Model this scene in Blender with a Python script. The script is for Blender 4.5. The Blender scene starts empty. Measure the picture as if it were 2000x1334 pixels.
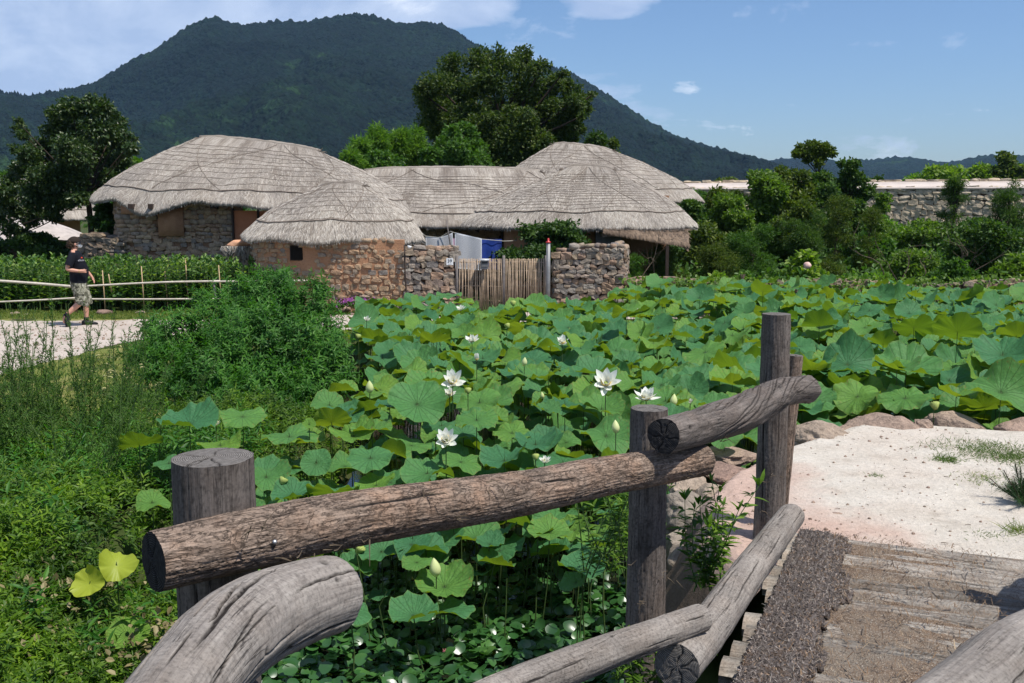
import bpy, math, random
import numpy as np
from mathutils import Vector, Matrix

random.seed(7)
rng = np.random.default_rng(7)
SC = bpy.context.scene
COL = SC.collection
R = math.radians

# ------------------------------------------------------------------ camera
CAMZ, PITCH, FPX = 2.4, R(7.82), 1944.4
cam_d = bpy.data.cameras.new('camera')
cam_d.sensor_width = 36; cam_d.lens = 35
cam_d.clip_start = 0.05; cam_d.clip_end = 9000
cam = bpy.data.objects.new('camera', cam_d); COL.objects.link(cam)
cam.location = (0, 0, CAMZ); cam.rotation_euler = (math.pi/2 - PITCH, 0, 0)
SC.camera = cam

# ------------------------------------------------------------------ light
SUN_EL, SUN_AZ = R(62), R(58)          # azimuth: from straight behind the camera towards the right
sdir = Vector((math.cos(SUN_EL)*math.sin(SUN_AZ), -math.cos(SUN_EL)*math.cos(SUN_AZ), math.sin(SUN_EL)))
sun_d = bpy.data.lights.new('sun', 'SUN'); sun_d.energy = 5.0; sun_d.angle = R(0.5)
sun_d.color = (1.0, 0.955, 0.88)
sun = bpy.data.objects.new('sun', sun_d); COL.objects.link(sun)
sun.rotation_euler = sdir.to_track_quat('Z', 'Y').to_euler(); sun.location = (0, 0, 30)

world = bpy.data.worlds.new('World'); SC.world = world; world.use_nodes = True
SC.view_settings.view_transform = 'Standard'; SC.view_settings.look = 'None'
SC.view_settings.gamma = 1.0; SC.view_settings.use_curve_mapping = False
SC.view_settings.exposure = 0.27
SC.cycles.use_denoising = True
try:
    SC.cycles.denoiser = 'OPENIMAGEDENOISE'
except Exception:
    pass
SC.cycles.max_bounces = 6; SC.cycles.diffuse_bounces = 3; SC.cycles.transmission_bounces = 4
SC.cycles.transparent_max_bounces = 8; SC.cycles.volume_bounces = 0
SC.cycles.sample_clamp_indirect = 6
HAZE = 0.000075

class NT:
    """tiny node-tree builder"""
    def __init__(s, tree):
        s.t = tree; tree.nodes.clear()
    def n(s, kind, ins=None, **props):
        nd = s.t.nodes.new(kind)
        for k, v in props.items(): setattr(nd, k, v)
        if ins:
            for k, v in ins.items():
                if isinstance(v, bpy.types.NodeSocket): s.t.links.new(v, nd.inputs[k])
                else: nd.inputs[k].default_value = v
        return nd
    def math(s, op, a, b=None, c=None, clamp=False):
        nd = s.t.nodes.new('ShaderNodeMath'); nd.operation = op; nd.use_clamp = clamp
        for i, v in enumerate((a, b, c)):
            if v is None: continue
            if isinstance(v, bpy.types.NodeSocket): s.t.links.new(v, nd.inputs[i])
            else: nd.inputs[i].default_value = v
        return nd.outputs[0]
    def vmul(s, v, k):
        nd = s.t.nodes.new('ShaderNodeVectorMath'); nd.operation = 'MULTIPLY'
        s.t.links.new(v, nd.inputs[0]); nd.inputs[1].default_value = k
        return nd.outputs[0]
    def ramp(s, fac, stops, interp='LINEAR'):
        nd = s.t.nodes.new('ShaderNodeValToRGB'); cr = nd.color_ramp; cr.interpolation = interp
        while len(cr.elements) < len(stops): cr.elements.new(0.5)
        for e, (p, c) in zip(cr.elements, stops):
            e.position = p; e.color = (c[0], c[1], c[2], 1) if not isinstance(c, (int, float)) else (c, c, c, 1)
        s.t.links.new(fac, nd.inputs[0]); return nd.outputs[0]
    def mix(s, fac, a, b, blend='MIX'):
        nd = s.t.nodes.new('ShaderNodeMix'); nd.data_type = 'RGBA'; nd.blend_type = blend
        for i, v in ((0, fac), (6, a), (7, b)):
            if isinstance(v, bpy.types.NodeSocket): s.t.links.new(v, nd.inputs[i])
            else: nd.inputs[i].default_value = v if not isinstance(v, tuple) or len(v) == 4 else (*v, 1)
        return nd.outputs[2]
    def noise(s, vec, scale, detail=4, rough=.55, dist=0):
        nd = s.n('ShaderNodeTexNoise', {'Scale': scale, 'Detail': detail, 'Roughness': rough, 'Distortion': dist})
        if vec is not None: s.t.links.new(vec, nd.inputs['Vector'])
        return nd.outputs['Fac']
    def link(s, a, b): s.t.links.new(a, b)

w = NT(world.node_tree)
sky = w.n('ShaderNodeTexSky', sky_type='NISHITA', sun_disc=False, sun_elevation=SUN_EL,
          sun_rotation=math.pi - SUN_AZ, altitude=50, air_density=1.0, dust_density=0.9, ozone_density=2.6)
geo = w.n('ShaderNodeTexCoord').outputs['Generated']
sep = w.n('ShaderNodeSeparateXYZ', {0: geo})
# clouds live on a flat layer: direction divided by its height above the horizon
zz = w.math('ADD', w.math('MAXIMUM', sep.outputs[2], 0.0), 0.16)
cv = w.n('ShaderNodeCombineXYZ', {0: w.math('DIVIDE', sep.outputs[0], zz), 1: w.math('DIVIDE', sep.outputs[1], zz), 2: 3.7})
n1 = w.noise(cv.outputs[0], 1.25, 9, .56, .25)
n2 = w.noise(cv.outputs[0], 0.42, 4, .5)
leftness = w.math('MULTIPLY', w.math('ADD', w.math('MULTIPLY', sep.outputs[0], -1.0), 0.10), 0.55)
dens = w.math('ADD', w.math('ADD', n1, w.math('MULTIPLY', w.math('SUBTRACT', n2, .5), .5)), w.math('MINIMUM', w.math('MAXIMUM', leftness, -.09), .21))
# banks of cloud: (direction x/y, z/y, widths, weight)
yy = w.math('MAXIMUM', sep.outputs[1], 0.05); du = w.math('DIVIDE', sep.outputs[0], yy); dv = w.math('DIVIDE', sep.outputs[2], yy)
for cu, cv_, ru, rv, am in ((-.50, .20, .30, .13, .16), (-.40, .13, .16, .07, .10), (-.22, .215, .12, .035, .14), (-.16, .190, .06, .026, .15), (-.06, .193, .075, .026, .15), (.095, .196, .060, .020, .16), (-.375, .168, .06, .030, .12), (-.29, .15, .07, .03, .06), (.172, .119, .026, .014, .045), (.19, .108, .055, .010, .045), (.28, .10, .03, .010, .08), (.33, .155, .06, .008, .06), (.23, .072, .09, .02, .05), (-.40, .22, .2, .06, .12)):
    q1 = w.math('DIVIDE', w.math('SUBTRACT', du, cu), ru); q2 = w.math('DIVIDE', w.math('SUBTRACT', dv, cv_), rv)
    e_ = w.math('MAXIMUM', w.math('SUBTRACT', 1.0, w.math('ADD', w.math('MULTIPLY', q1, q1), w.math('MULTIPLY', q2, q2))), 0.0)
    dens = w.math('ADD', dens, w.math('MULTIPLY', e_, am*2.3))
nf = w.n('ShaderNodeCombineXYZ', {0: du, 1: w.math('MULTIPLY', dv, 1.8), 2: 1.0})
dens = w.math('ADD', dens, w.math('MULTIPLY', w.math('SUBTRACT', w.noise(nf.outputs[0], 14, 8, .62, .5), .5), .42))
cl = w.math('MULTIPLY', w.math('SMOOTH_MIN', w.math('MAXIMUM', w.math('MULTIPLY', w.math('SUBTRACT', dens, .56), 7.5), 0.0), 1.0, .15), .9)
upz = w.math('MULTIPLY', w.math('SUBTRACT', sep.outputs[2], -0.01), 30.0, clamp=True)
cl = w.math('MULTIPLY', cl, upz, clamp=True)
n3 = w.noise(nf.outputs[0], 7, 6, .6, .3)
ccol = w.ramp(w.math('ADD', w.math('MULTIPLY', n3, .8), w.math('MULTIPLY', cl, -.12)), [(.24, (4.0, 5.1, 7.4)), (.38, (5.6, 6.6, 8.6)), (.50, (10.2, 10.6, 11.4))])
skyc = w.mix(1.0, sky.outputs[0], (0.86, 0.98, 1.17), 'MULTIPLY')
out = w.mix(cl, skyc, ccol)
bg = w.n('ShaderNodeBackground', {'Color': out, 'Strength': 0.094})
w.n('ShaderNodeOutputWorld', {'Surface': bg.outputs[0]})

# ------------------------------------------------------------------ projection helpers (used only to place things)
CP, SP = math.cos(PITCH), math.sin(PITCH)
def ray(px, py):
    u = (px - 1000)/FPX; v = (667 - py)/FPX
    return Vector((u, CP + v*SP, -SP + v*CP))
def at(px, py, D):
    d = ray(px, py); k = D/d.y
    return Vector((d.x*k, D, CAMZ + d.z*k))
def onz(px, py, z=0.0):
    d = ray(px, py); k = (z - CAMZ)/d.z
    return Vector((d.x*k, d.y*k, z))
def proj(p):
    q = Vector(p) - Vector((0, 0, CAMZ))
    Z = q.y*CP - q.z*SP; Y = q.y*SP + q.z*CP
    return 1000 + FPX*q.x/Z, 667 - FPX*Y/Z, Z

# ------------------------------------------------------------------ numpy noise
_perm = np.random.default_rng(3).permutation(256); _perm = np.concatenate([_perm, _perm])
_g = np.random.default_rng(4).normal(size=(256, 3)); _g /= np.linalg.norm(_g, axis=1)[:, None]
def pn(x, y, z=0.0):
    x, y, z = np.broadcast_arrays(np.asarray(x, float), np.asarray(y, float), np.asarray(z, float))
    xi, yi, zi = np.floor(x).astype(int), np.floor(y).astype(int), np.floor(z).astype(int)
    xf, yf, zf = x - xi, y - yi, z - zi
    u, v, w_ = (t*t*t*(t*(t*6 - 15) + 10) for t in (xf, yf, zf))
    def gr(i, j, k):
        h = _perm[_perm[_perm[(xi + i) & 255] + ((yi + j) & 255)] + ((zi + k) & 255)]
        g = _g[h]
        return g[..., 0]*(xf - i) + g[..., 1]*(yf - j) + g[..., 2]*(zf - k)
    l = lambda a, b, t: a + t*(b - a)
    return l(l(l(gr(0,0,0), gr(1,0,0), u), l(gr(0,1,0), gr(1,1,0), u), v),
             l(l(gr(0,0,1), gr(1,0,1), u), l(gr(0,1,1), gr(1,1,1), u), v), w_)*1.6
def fbm(x, y, z=0.0, o=4, g=.5):
    s = 0; a = 1; f = 1
    for i in range(o):
        s = s + a*pn(np.asarray(x)*f + i*7.3, np.asarray(y)*f + i*3.1, np.asarray(z)*f); a *= g; f *= 2.03
    return s

# ------------------------------------------------------------------ mesh helpers
def mesh_np(name, V, Fs, uv=None, smooth=True, mats=(), mi=None, attr=None):
    """V (n,3); Fs list of (m,k) int arrays"""
    me = bpy.data.meshes.new(name)
    V = np.asarray(V, np.float32)
    me.vertices.add(len(V)); me.vertices.foreach_set('co', V.ravel())
    Fs = [np.asarray(f, np.int32) for f in Fs if len(f)]
    li = np.concatenate([f.ravel() for f in Fs]); tot = np.concatenate([np.full(len(f), f.shape[1], np.int32) for f in Fs])
    st = np.concatenate([[0], np.cumsum(tot)[:-1]]).astype(np.int32)
    me.loops.add(len(li)); me.loops.foreach_set('vertex_index', li)
    me.polygons.add(len(tot)); me.polygons.foreach_set('loop_start', st)
    try: me.polygons.foreach_set('loop_total', tot)
    except Exception: pass
    me.update(calc_edges=True)
    me.polygons.foreach_set('use_smooth', np.full(len(tot), smooth))
    if mi is not None: me.polygons.foreach_set('material_index', np.asarray(mi, np.int32))
    if uv is not None:
        l = me.uv_layers.new(name='UVMap'); l.data.foreach_set('uv', np.asarray(uv, np.float32)[li].ravel())
    if attr:
        for k, a in attr.items():
            at_ = me.attributes.new(k, 'FLOAT', 'POINT'); at_.data.foreach_set('value', np.asarray(a, np.float32))
    for m in mats: me.materials.append(m)
    me.validate(); me.update()
    return me
def ob(name, me, parent=None, **p):
    o = bpy.data.objects.new(name, me); COL.objects.link(o)
    if parent: o.parent = parent
    for k, v in p.items():
        if v is not None: o[k] = v
    return o
def part(name, me, parent, label=None, kind=None):
    return ob(name, me, parent, label=label, kind=kind)
def tag(o, label, cat, group=None, kind=None):
    o['label'] = label; o['category'] = cat
    if group: o['group'] = group
    if kind: o['kind'] = kind
    return o
def thing(name, label, cat, loc=(0, 0, 0), rz=0, group=None):
    o = ob(name, None); o.location = loc; o.rotation_euler = (0, 0, rz)
    o.empty_display_size = .1
    return tag(o, label, cat, group)
def struct(name, me): return ob(name, me, kind='structure')
def copy_tree(o, parent=None):
    c = o.copy(); COL.objects.link(c); c.parent = parent
    for ch in list(o.children): copy_tree(ch, c)
    return c

class MB:
    """collects numpy pieces into one mesh"""
    def __init__(s): s.V = []; s.F = {}; s.n = 0; s.UV = []; s.M = {}
    def add(s, V, Fs, uv=None, mi=0):
        V = np.asarray(V, float)
        for f in Fs:
            f = np.asarray(f, int)
            if not len(f): continue
            s.F.setdefault(f.shape[1], []).append(f + s.n)
            s.M.setdefault(f.shape[1], []).append(np.full(len(f), mi))
        s.V.append(V); s.UV.append(np.zeros((len(V), 2)) if uv is None else np.asarray(uv, float)); s.n += len(V)
        return s
    def mesh(s, name, mats, smooth=True, mod=None):
        V = np.concatenate(s.V)
        if mod is not None: V = mod(V)
        ks = sorted(s.F)
        return mesh_np(name, V, [np.concatenate(s.F[k]) for k in ks], uv=np.concatenate(s.UV), smooth=smooth,
                       mats=mats if isinstance(mats, (list, tuple)) else [mats], mi=np.concatenate([np.concatenate(s.M[k]) for k in ks]))
    def box(s, c, size, rot=None, mi=0):
        V = np.array([[x, y, z] for x in (-.5, .5) for y in (-.5, .5) for z in (-.5, .5)])*np.array(size)
        if rot is not None: V = V @ np.array(rot).T
        return s.add(V + np.array(c), [[[0,1,3,2],[4,6,7,5],[0,4,5,1],[2,3,7,6],[0,2,6,4],[1,5,7,3]]], mi=mi)
    def tube(s, pts, rad, seg=8, caps=True, mi=0, rough=0):
        V, F, uv = tube_np(pts, rad, seg, caps, rough)
        return s.add(V, F, uv, mi)
def frames(P):
    P = np.asarray(P, float); T = np.gradient(P, axis=0); T /= np.linalg.norm(T, axis=1)[:, None] + 1e-12
    a = np.array([0, 0, 1.]) if abs(T[0][2]) < .9 else np.array([0, 1., 0])
    N = np.zeros_like(P); n = a - T[0]*np.dot(a, T[0]); N[0] = n/np.linalg.norm(n)
    for i in range(1, len(P)):
        n = N[i-1] - T[i]*np.dot(N[i-1], T[i]); N[i] = n/np.linalg.norm(n)
    return T, N, np.cross(T, N)
def tube_np(pts, rad, seg=8, caps=True, rough=0):
    P = np.array([tuple(p) for p in pts], float); n = len(P)
    rad = np.broadcast_to(np.asarray(rad, float), (n,))
    T, N, B = frames(P)
    th = np.linspace(0, 2*math.pi, seg, endpoint=False)
    rr = rad[:, None]*np.ones(seg)
    if rough: rr = rr*(1 + rough*pn(np.cos(th)[None]*1.5 + 9, np.sin(th)[None]*1.5, np.arange(n)[:, None]*.6))
    V = P[:, None] + rr[..., None]*(np.cos(th)[None, :, None]*N[:, None] + np.sin(th)[None, :, None]*B[:, None])
    V = V.reshape(-1, 3)
    i = np.arange(n-1)[:, None]*seg; j = np.arange(seg)[None]; j2 = (j + 1) % seg
    F = np.stack([i + j, i + j2, i + seg + j2, i + seg + j], -1).reshape(-1, 4)
    L = np.concatenate([[0], np.cumsum(np.linalg.norm(np.diff(P, axis=0), axis=1))])
    uv = np.stack(np.broadcast_arrays(th[None]/(2*math.pi), L[:, None]), -1).reshape(-1, 2)
    Fs = [F]
    if caps: Fs.append(np.array([np.arange(seg)[::-1], np.arange(seg) + (n-1)*seg]))
    return V, Fs, uv
def catmull(pts, n):
    P = np.array([tuple(p) for p in pts], float); P = np.vstack([2*P[0]-P[1], P, 2*P[-1]-P[-2]])
    m = len(P) - 3; t = np.linspace(0, m - 1e-9, n); i = t.astype(int); f = (t - i)[:, None]
    a, b, c, d = P[i], P[i+1], P[i+2], P[i+3]
    return .5*((2*b) + (c-a)*f + (2*a-5*b+4*c-d)*f**2 + (3*b-a-3*c+d)*f**3)
def scatter(tV, tF, P, X, Y, Z, S, uvs=None):
    """copies of template tV at P with axes X,Y,Z (n,3) scale S (n,) or (n,3)"""
    P = np.asarray(P, float); n = len(P); S = np.asarray(S, float)
    if S.ndim == 1: S = np.repeat(S[:, None], 3, 1)
    t = tV[None]*S[:, None]
    V = P[:, None] + t[..., 0:1]*X[:, None] + t[..., 1:2]*Y[:, None] + t[..., 2:3]*Z[:, None]
    k = len(tV); off = (np.arange(n)*k)
    Fs = [(np.asarray(f)[None] + off[:, None, None]).reshape(-1, np.asarray(f).shape[1]) for f in tF]
    uv = None if uvs is None else np.tile(uvs, (n, 1))
    return V.reshape(-1, 3), Fs, uv
def nrm(a): return a/(np.linalg.norm(a, axis=-1, keepdims=True) + 1e-12)
def basis(Ydir, up_hint=None, g=None):
    """leaf axes: Y along the blade, Z blade normal"""
    g = g or rng
    Y = nrm(Ydir)
    h = g.normal(size=Y.shape) if up_hint is None else up_hint
    X = nrm(np.cross(Y, h)); Z = np.cross(X, Y)
    return X, Y, Z
def rand_axes(n, g=None):
    g = g or rng
    Y = nrm(g.normal(size=(n, 3))); return basis(Y, None, g)
# ------------------------------------------------------------------ materials
def mat(name):
    m = bpy.data.materials.new(name); m.use_nodes = True; return m, NT(m.node_tree)
def finish(t, bsdf, disp=None):
    o = t.n('ShaderNodeOutputMaterial', {'Surface': bsdf})
    return o
def princ(t, col, rough=.7, spec=.4, normal=None, **k):
    ins = {'Base Color': col if isinstance(col, bpy.types.NodeSocket) else (*col, 1), 'Roughness': rough, 'Specular IOR Level': spec}
    if normal is not None: ins['Normal'] = normal
    ins.update(k)
    return t.n('ShaderNodeBsdfPrincipled', ins).outputs[0]
def bump(t, h, strength=.5, dist=.02):
    return t.n('ShaderNodeBump', {'Height': h, 'Strength': strength, 'Distance': dist}).outputs[0]
def rnd(t):
    """one random number per object or, in a joined mesh, per piece"""
    a = t.n('ShaderNodeObjectInfo').outputs['Random']; b = t.n('ShaderNodeNewGeometry').outputs['Random Per Island']
    return t.math('FRACT', t.math('ADD', a, b))
def simple(name, col, rough=.7, spec=.3, var=.25, scale=8, bmp=0, bdist=.01, metal=0):
    m, t = mat(name); co = t.n('ShaderNodeTexCoord').outputs['Object']
    n = t.noise(co, scale, 6, .6)
    c = t.mix(1.0, (*col, 1), t.ramp(n, [(.25, 1-var), (.75, 1+var)]), 'MULTIPLY')
    nm = bump(t, n, bmp, bdist) if bmp else None
    finish(t, princ(t, c, rough, spec, nm, Metallic=metal)); return m
def leafmat(name, cols, rough=.5, spec=.4, trans=.35, tcol=None, huevar=.0, scale=3.0, patch=0):
    """cols: list of (pos, colour) over the random of each leaf"""
    m, t = mat(name)
    r = rnd(t)
    co = t.n('ShaderNodeTexCoord').outputs['Object']
    n = t.noise(co, scale, 3, .5)
    c = t.ramp(t.math('ADD', t.math('MULTIPLY', r, .75), t.math('MULTIPLY', n, .25)), cols)
    if patch: c = t.mix(patch, c, t.mix(1.0, c, t.ramp(t.noise(co, 1.7, 5, .6, .5), [(.36, (.34, .42, .5)), (.5, (.95, .95, .9)), (.66, (1.5, 1.35, .9))]), 'MULTIPLY'))
    bs = princ(t, c, rough, spec)
    tc = t.mix(1.0, c, (*(tcol or (1.5, 1.7, .5)), 1), 'MULTIPLY')
    tb = t.n('ShaderNodeBsdfTranslucent', {'Color': tc})
    mx = t.n('ShaderNodeMixShader', {0: trans, 1: bs, 2: tb.outputs[0]})
    finish(t, mx.outputs[0]); return m

# foliage kinds
M_LEAF_DARK = leafmat('dark_leaf', [(0, (.018, .044, .010)), (.5, (.036, .078, .015)), (1, (.078, .13, .024))], .5, .28, .3)
M_LEAF_MID = leafmat('mid_leaf', [(0, (.028, .075, .012)), (.5, (.055, .125, .020)), (1, (.10, .18, .03))], .5, .25, .38)
M_LEAF_OLIVE = leafmat('olive_leaf', [(0, (.026, .054, .009)), (.5, (.066, .105, .015)), (1, (.15, .18, .028))], .52, .25, .34)
M_LEAF_BRIGHT = leafmat('bright_leaf', [(0, (.05, .12, .015)), (.5, (.10, .20, .028)), (1, (.20, .31, .05))], .5, .35, .45)
M_VINE = leafmat('vine_leaf', [(0, (.04, .09, .012)), (.5, (.09, .16, .02)), (1, (.17, .25, .04))], .48, .3, .4)
M_LEAF_LIME = leafmat('lime_leaf', [(0, (.07, .14, .015)), (.5, (.14, .23, .025)), (1, (.26, .34, .05))], .5, .35, .45)
M_SHRUB = leafmat('shrub_leaf', [(0, (.026, .095, .013)), (.5, (.050, .155, .020)), (1, (.105, .24, .032))], .5, .28, .38, (1.5, 1.8, .45), patch=.35)
M_CROP = leafmat('crop_leaf', [(0, (.03, .085, .025)), (.5, (.06, .13, .03)), (.8, (.19, .29, .07)), (1, (.36, .36, .12))], .5, .25, .35)
M_GRASS = leafmat('grass_blade', [(0, (.06, .11, .015)), (.5, (.12, .17, .03)), (.8, (.19, .22, .05)), (1, (.32, .28, .11))], .6, .25, .35)
M_WEED = leafmat('weed_leaf', [(0, (.030, .075, .008)), (.4, (.065, .14, .012)), (.8, (.13, .23, .02)), (1, (.20, .28, .03))], .5, .28, .4, patch=.85)
M_FEATHER = leafmat('feather_weed', [(0, (.04, .10, .02)), (.5, (.075, .16, .03)), (1, (.14, .23, .045))], .6, .2, .38, patch=.5)
M_DRY = leafmat('dry_leaf', [(0, (.10, .09, .035)), (.5, (.22, .18, .08)), (1, (.36, .31, .17))], .6, .3, .2, (1, 1, .8))
M_YELLOW = leafmat('yellow_leaf', [(0, (.28, .34, .03)), (.5, (.36, .42, .04)), (1, (.42, .46, .07))], .5, .35, .35, (1.1, 1.1, .5))
M_FLOAT = leafmat('floating_leaf', [(0, (.018, .065, .018)), (.5, (.032, .105, .026)), (.9, (.06, .15, .035)), (1, (.12, .19, .04))], .33, .6, .2, patch=.4)
M_PINE = leafmat('pine_needle', [(0, (.015, .045, .015)), (.5, (.03, .08, .022)), (1, (.06, .12, .035))], .45, .4, .15)
M_PURPLE = leafmat('purple_petal', [(0, (.40, .08, .42)), (1, (.62, .22, .62))], .6, .2, .3, (1, .8, 1))
M_STALK = simple('green_stalk', (.07, .12, .03), .6, .3, .3, 30)
M_BARK = simple('tree_bark', (.055, .042, .032), .9, .1, .4, 14, .8, .02)
M_TWIG = simple('twig', (.11, .085, .06), .9, .1, .3, 20)
M_WHITE_PAINT = simple('white_sheet', (.78, .78, .78), .5, .3, .03, 5)

def woodmat(name, light, dark, tint, crackc=(.018, .015, .013), su=9, sv=3.2, bstr=.7, bd=.006, barky=0.0, tintamt=.5):
    """weathered wood: uv.x runs round the log in metres, uv.y along it in metres; 'crack' attribute = depth of splits"""
    m, t = mat(name)
    uv = t.n('ShaderNodeUVMap').outputs[0]
    ob_ = t.n('ShaderNodeTexCoord').outputs['Object']
    gr = t.noise(t.vmul(uv, (su*14, sv*1.6, 1)), 1.0, 7, .62, .5)         # fine grain
    mid = t.noise(t.vmul(uv, (su*3, sv*.8, 1)), 1.0, 5, .6, 1.0)
    big = t.noise(ob_, 7.0, 4, .6)
    c = t.ramp(t.math('ADD', t.math('MULTIPLY', gr, .62), t.math('MULTIPLY', mid, .42)), [(.30, dark), (.50, tuple(a*.6+b*.4 for a, b in zip(light, dark))), (.66, light)])
    c = t.mix(t.math('MULTIPLY', t.ramp(big, [(.45, 0.0), (.66, 1.0)]), tintamt), c, (*tint, 1))
    c = t.mix(1.0, c, t.ramp(t.noise(ob_, 2.3, 4, .6), [(.3, .72), (.7, 1.18)]), 'MULTIPLY')
    cr = t.n('ShaderNodeAttribute', attribute_name='crack').outputs['Fac']
    ln_ = t.noise(t.vmul(uv, (su*4.2, sv*.42, 1)), 1.0, 4, .55, 1.2); ms_ = t.ramp(t.noise(t.vmul(uv, (su*1.2, sv*.8, 1)), 1.0, 3, .6), [(.44, 0.0), (.56, 1.0)])
    fine = t.math('MULTIPLY', t.ramp(t.math('ABSOLUTE', t.math('SUBTRACT', ln_, .5)), [(.004, 1.0), (.010, 0.0)]), ms_)
    ln2 = t.noise(t.vmul(uv, (su*9, sv*1.1, 1)), 1.0, 4, .6, 1.5)
    fine = t.math('MAXIMUM', fine, t.math('MULTIPLY', t.ramp(t.math('ABSOLUTE', t.math('SUBTRACT', ln2, .47)), [(.003, 1.0), (.009, 0.0)]), t.math('MULTIPLY', ms_, .5)))
    c = t.mix(t.math('MULTIPLY', fine, .85), c, (*[x*.28 for x in dark], 1))
    blot = t.ramp(t.noise(t.vmul(uv, (su*1.6, sv*1.4, 1)), 1.0, 6, .7, .6), [(.50, 0.0), (.66, 1.0)])
    c = t.mix(t.math('MULTIPLY', blot, .32), c, (*dark, 1))
    spk_ = t.noise(ob_, 85, 5, .7); c = t.mix(1.0, c, t.ramp(spk_, [(.34, .62), (.5, 1.0), (.68, 1.16)]), 'MULTIPLY')
    dirt = t.ramp(t.noise(ob_, 13, 6, .7, .6), [(.56, 0.0), (.68, .55)]); c = t.mix(dirt, c, (*[x*.6 for x in dark], 1))
    c = t.mix(cr, c, (*crackc, 1))
    h = t.math('ADD', t.math('MULTIPLY', gr, .6), t.math('MULTIPLY', mid, .8))
    h = t.math('SUBTRACT', h, t.math('MULTIPLY', fine, .9))
    if barky:
        vb = t.noise(t.vmul(uv, (su*3.6, sv*2.0, 1)), 1.0, 6, .62, 1.6)
        e = t.ramp(t.math('ABSOLUTE', t.math('SUBTRACT', vb, .5)), [(.002, 0.0), (.022, 1.0)])
        h = t.math('ADD', h, t.math('MULTIPLY', e, barky))
        c = t.mix(t.math('MULTIPLY', t.math('SUBTRACT', 1.0, e), .45), c, (*[x*.45 for x in dark], 1))
    ro = t.n('ShaderNodeObjectInfo').outputs['Random']; c = t.mix(1.0, c, t.ramp(ro, [(0, .70), (.5, 1.0), (1, 1.22)]), 'MULTIPLY') if name == 'weathered_plank' else c
    finish(t, princ(t, c, .86, .18, bump(t, h, bstr, bd))); return m
M_LOG_BARK = woodmat('peeling_bark_log', (.33, .25, .195), (.11, .078, .058), (.31, .18, .11), su=8, sv=4.2, bstr=.9, bd=.008, barky=.5, tintamt=.45)
M_LOG_GREY = woodmat('silver_weathered_log', (.30, .27, .24), (.15, .128, .113), (.21, .165, .13), su=7, sv=2.4, bstr=.45, bd=.004, tintamt=.28)
M_LOG_DARK = woodmat('dark_weathered_log', (.20, .17, .15), (.045, .036, .031), (.15, .105, .08), su=8, sv=2.6, bstr=.8, bd=.006, tintamt=.3)
M_PLANK = woodmat('weathered_plank', (.36, .33, .29), (.12, .10, .085), (.27, .19, .13), su=7, sv=2.2, bstr=.8, bd=.005, tintamt=.4)
def capmat(name, light, dark):
    m, t = mat(name)
    uv = t.n('ShaderNodeUVMap').outputs[0]
    ln = t.n('ShaderNodeVectorMath', {0: t.vmul(uv, (1, 1, 0))}, operation='LENGTH').outputs['Value']
    nz = t.noise(uv, 22, 5, .6)
    rg = t.math('SINE', t.math('ADD', t.math('MULTIPLY', ln, 1150.0), t.math('MULTIPLY', nz, 7.0)))
    c = t.mix(t.math('MULTIPLY', t.math('ADD', rg, 1.0), .5), (*dark, 1), (*light, 1))
    c = t.mix(1.0, c, t.ramp(t.noise(uv, 60, 6, .7), [(.3, .55), (.7, 1.3)]), 'MULTIPLY')
    cr = t.n('ShaderNodeAttribute', attribute_name='crack').outputs['Fac']
    c = t.mix(cr, c, (.01, .009, .008, 1))
    finish(t, princ(t, c, .9, .15, bump(t, t.math('ADD', rg, nz), .5, .002))); return m
M_CAP = capmat('sawn_log_end', (.20, .185, .17), (.085, .075, .068))
M_CAP_DARK = capmat('shaded_log_end', (.045, .043, .043), (.016, .015, .015))  # near-black copy of the sawn end, shade put into its colour

def stonemat(name, stops, rough=.85, bstr=.6, sc=9):
    m, t = mat(name); r = rnd(t)
    co = t.n('ShaderNodeTexCoord').outputs['Object']
    geo_ = t.n('ShaderNodeNewGeometry').outputs['Position']
    n = t.noise(geo_, sc, 7, .65); n2 = t.noise(geo_, sc*4, 4, .7)
    c = t.ramp(r, stops, 'LINEAR')
    c = t.mix(1.0, c, t.ramp(t.math('ADD', t.math('MULTIPLY', n, .6), t.math('MULTIPLY', n2, .4)), [(.28, .5), (.5, .95), (.72, 1.4)]), 'MULTIPLY')
    finish(t, princ(t, c, rough, .25, bump(t, t.math('ADD', n, n2), bstr, .03))); return m
M_STONE = stonemat('dry_wall_stone', [(0, (.30, .23, .16)), (.18, (.20, .18, .16)), (.35, (.38, .28, .19)), (.5, (.24, .16, .11)), (.65, (.30, .27, .23)), (.82, (.34, .22, .15)), (1, (.17, .155, .145))])
M_STONE_WARM = stonemat('clay_wall_stone', [(0, (.40, .26, .16)), (.2, (.33, .21, .13)), (.4, (.42, .30, .19)), (.6, (.28, .22, .17)), (.8, (.37, .25, .15)), (1, (.22, .19, .165))])
M_STONE_DARK = stonemat('dark_wall_stone', [(0, (.28, .20, .13)), (.3, (.17, .13, .095)), (.6, (.31, .23, .15)), (.8, (.16, .14, .12)), (1, (.25, .17, .11))])  # browner, slightly darker stone palette
M_STONE_FORT = stonemat('fortress_stone', [(0, (.48, .38, .26)), (.3, (.38, .31, .22)), (.55, (.52, .41, .28)), (.8, (.40, .33, .24)), (1, (.33, .28, .21))], sc=3)
M_BOULDER = stonemat('granite_boulder', [(0, (.30, .21, .16)), (.35, (.36, .28, .21)), (.7, (.28, .185, .145)), (1, (.36, .29, .22))], sc=7, bstr=.9)
M_BOULDER_GREY = stonemat('grey_mottled_boulder', [(0, (.20, .18, .15)), (.5, (.25, .21, .17)), (1, (.20, .16, .12))], sc=7)
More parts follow.
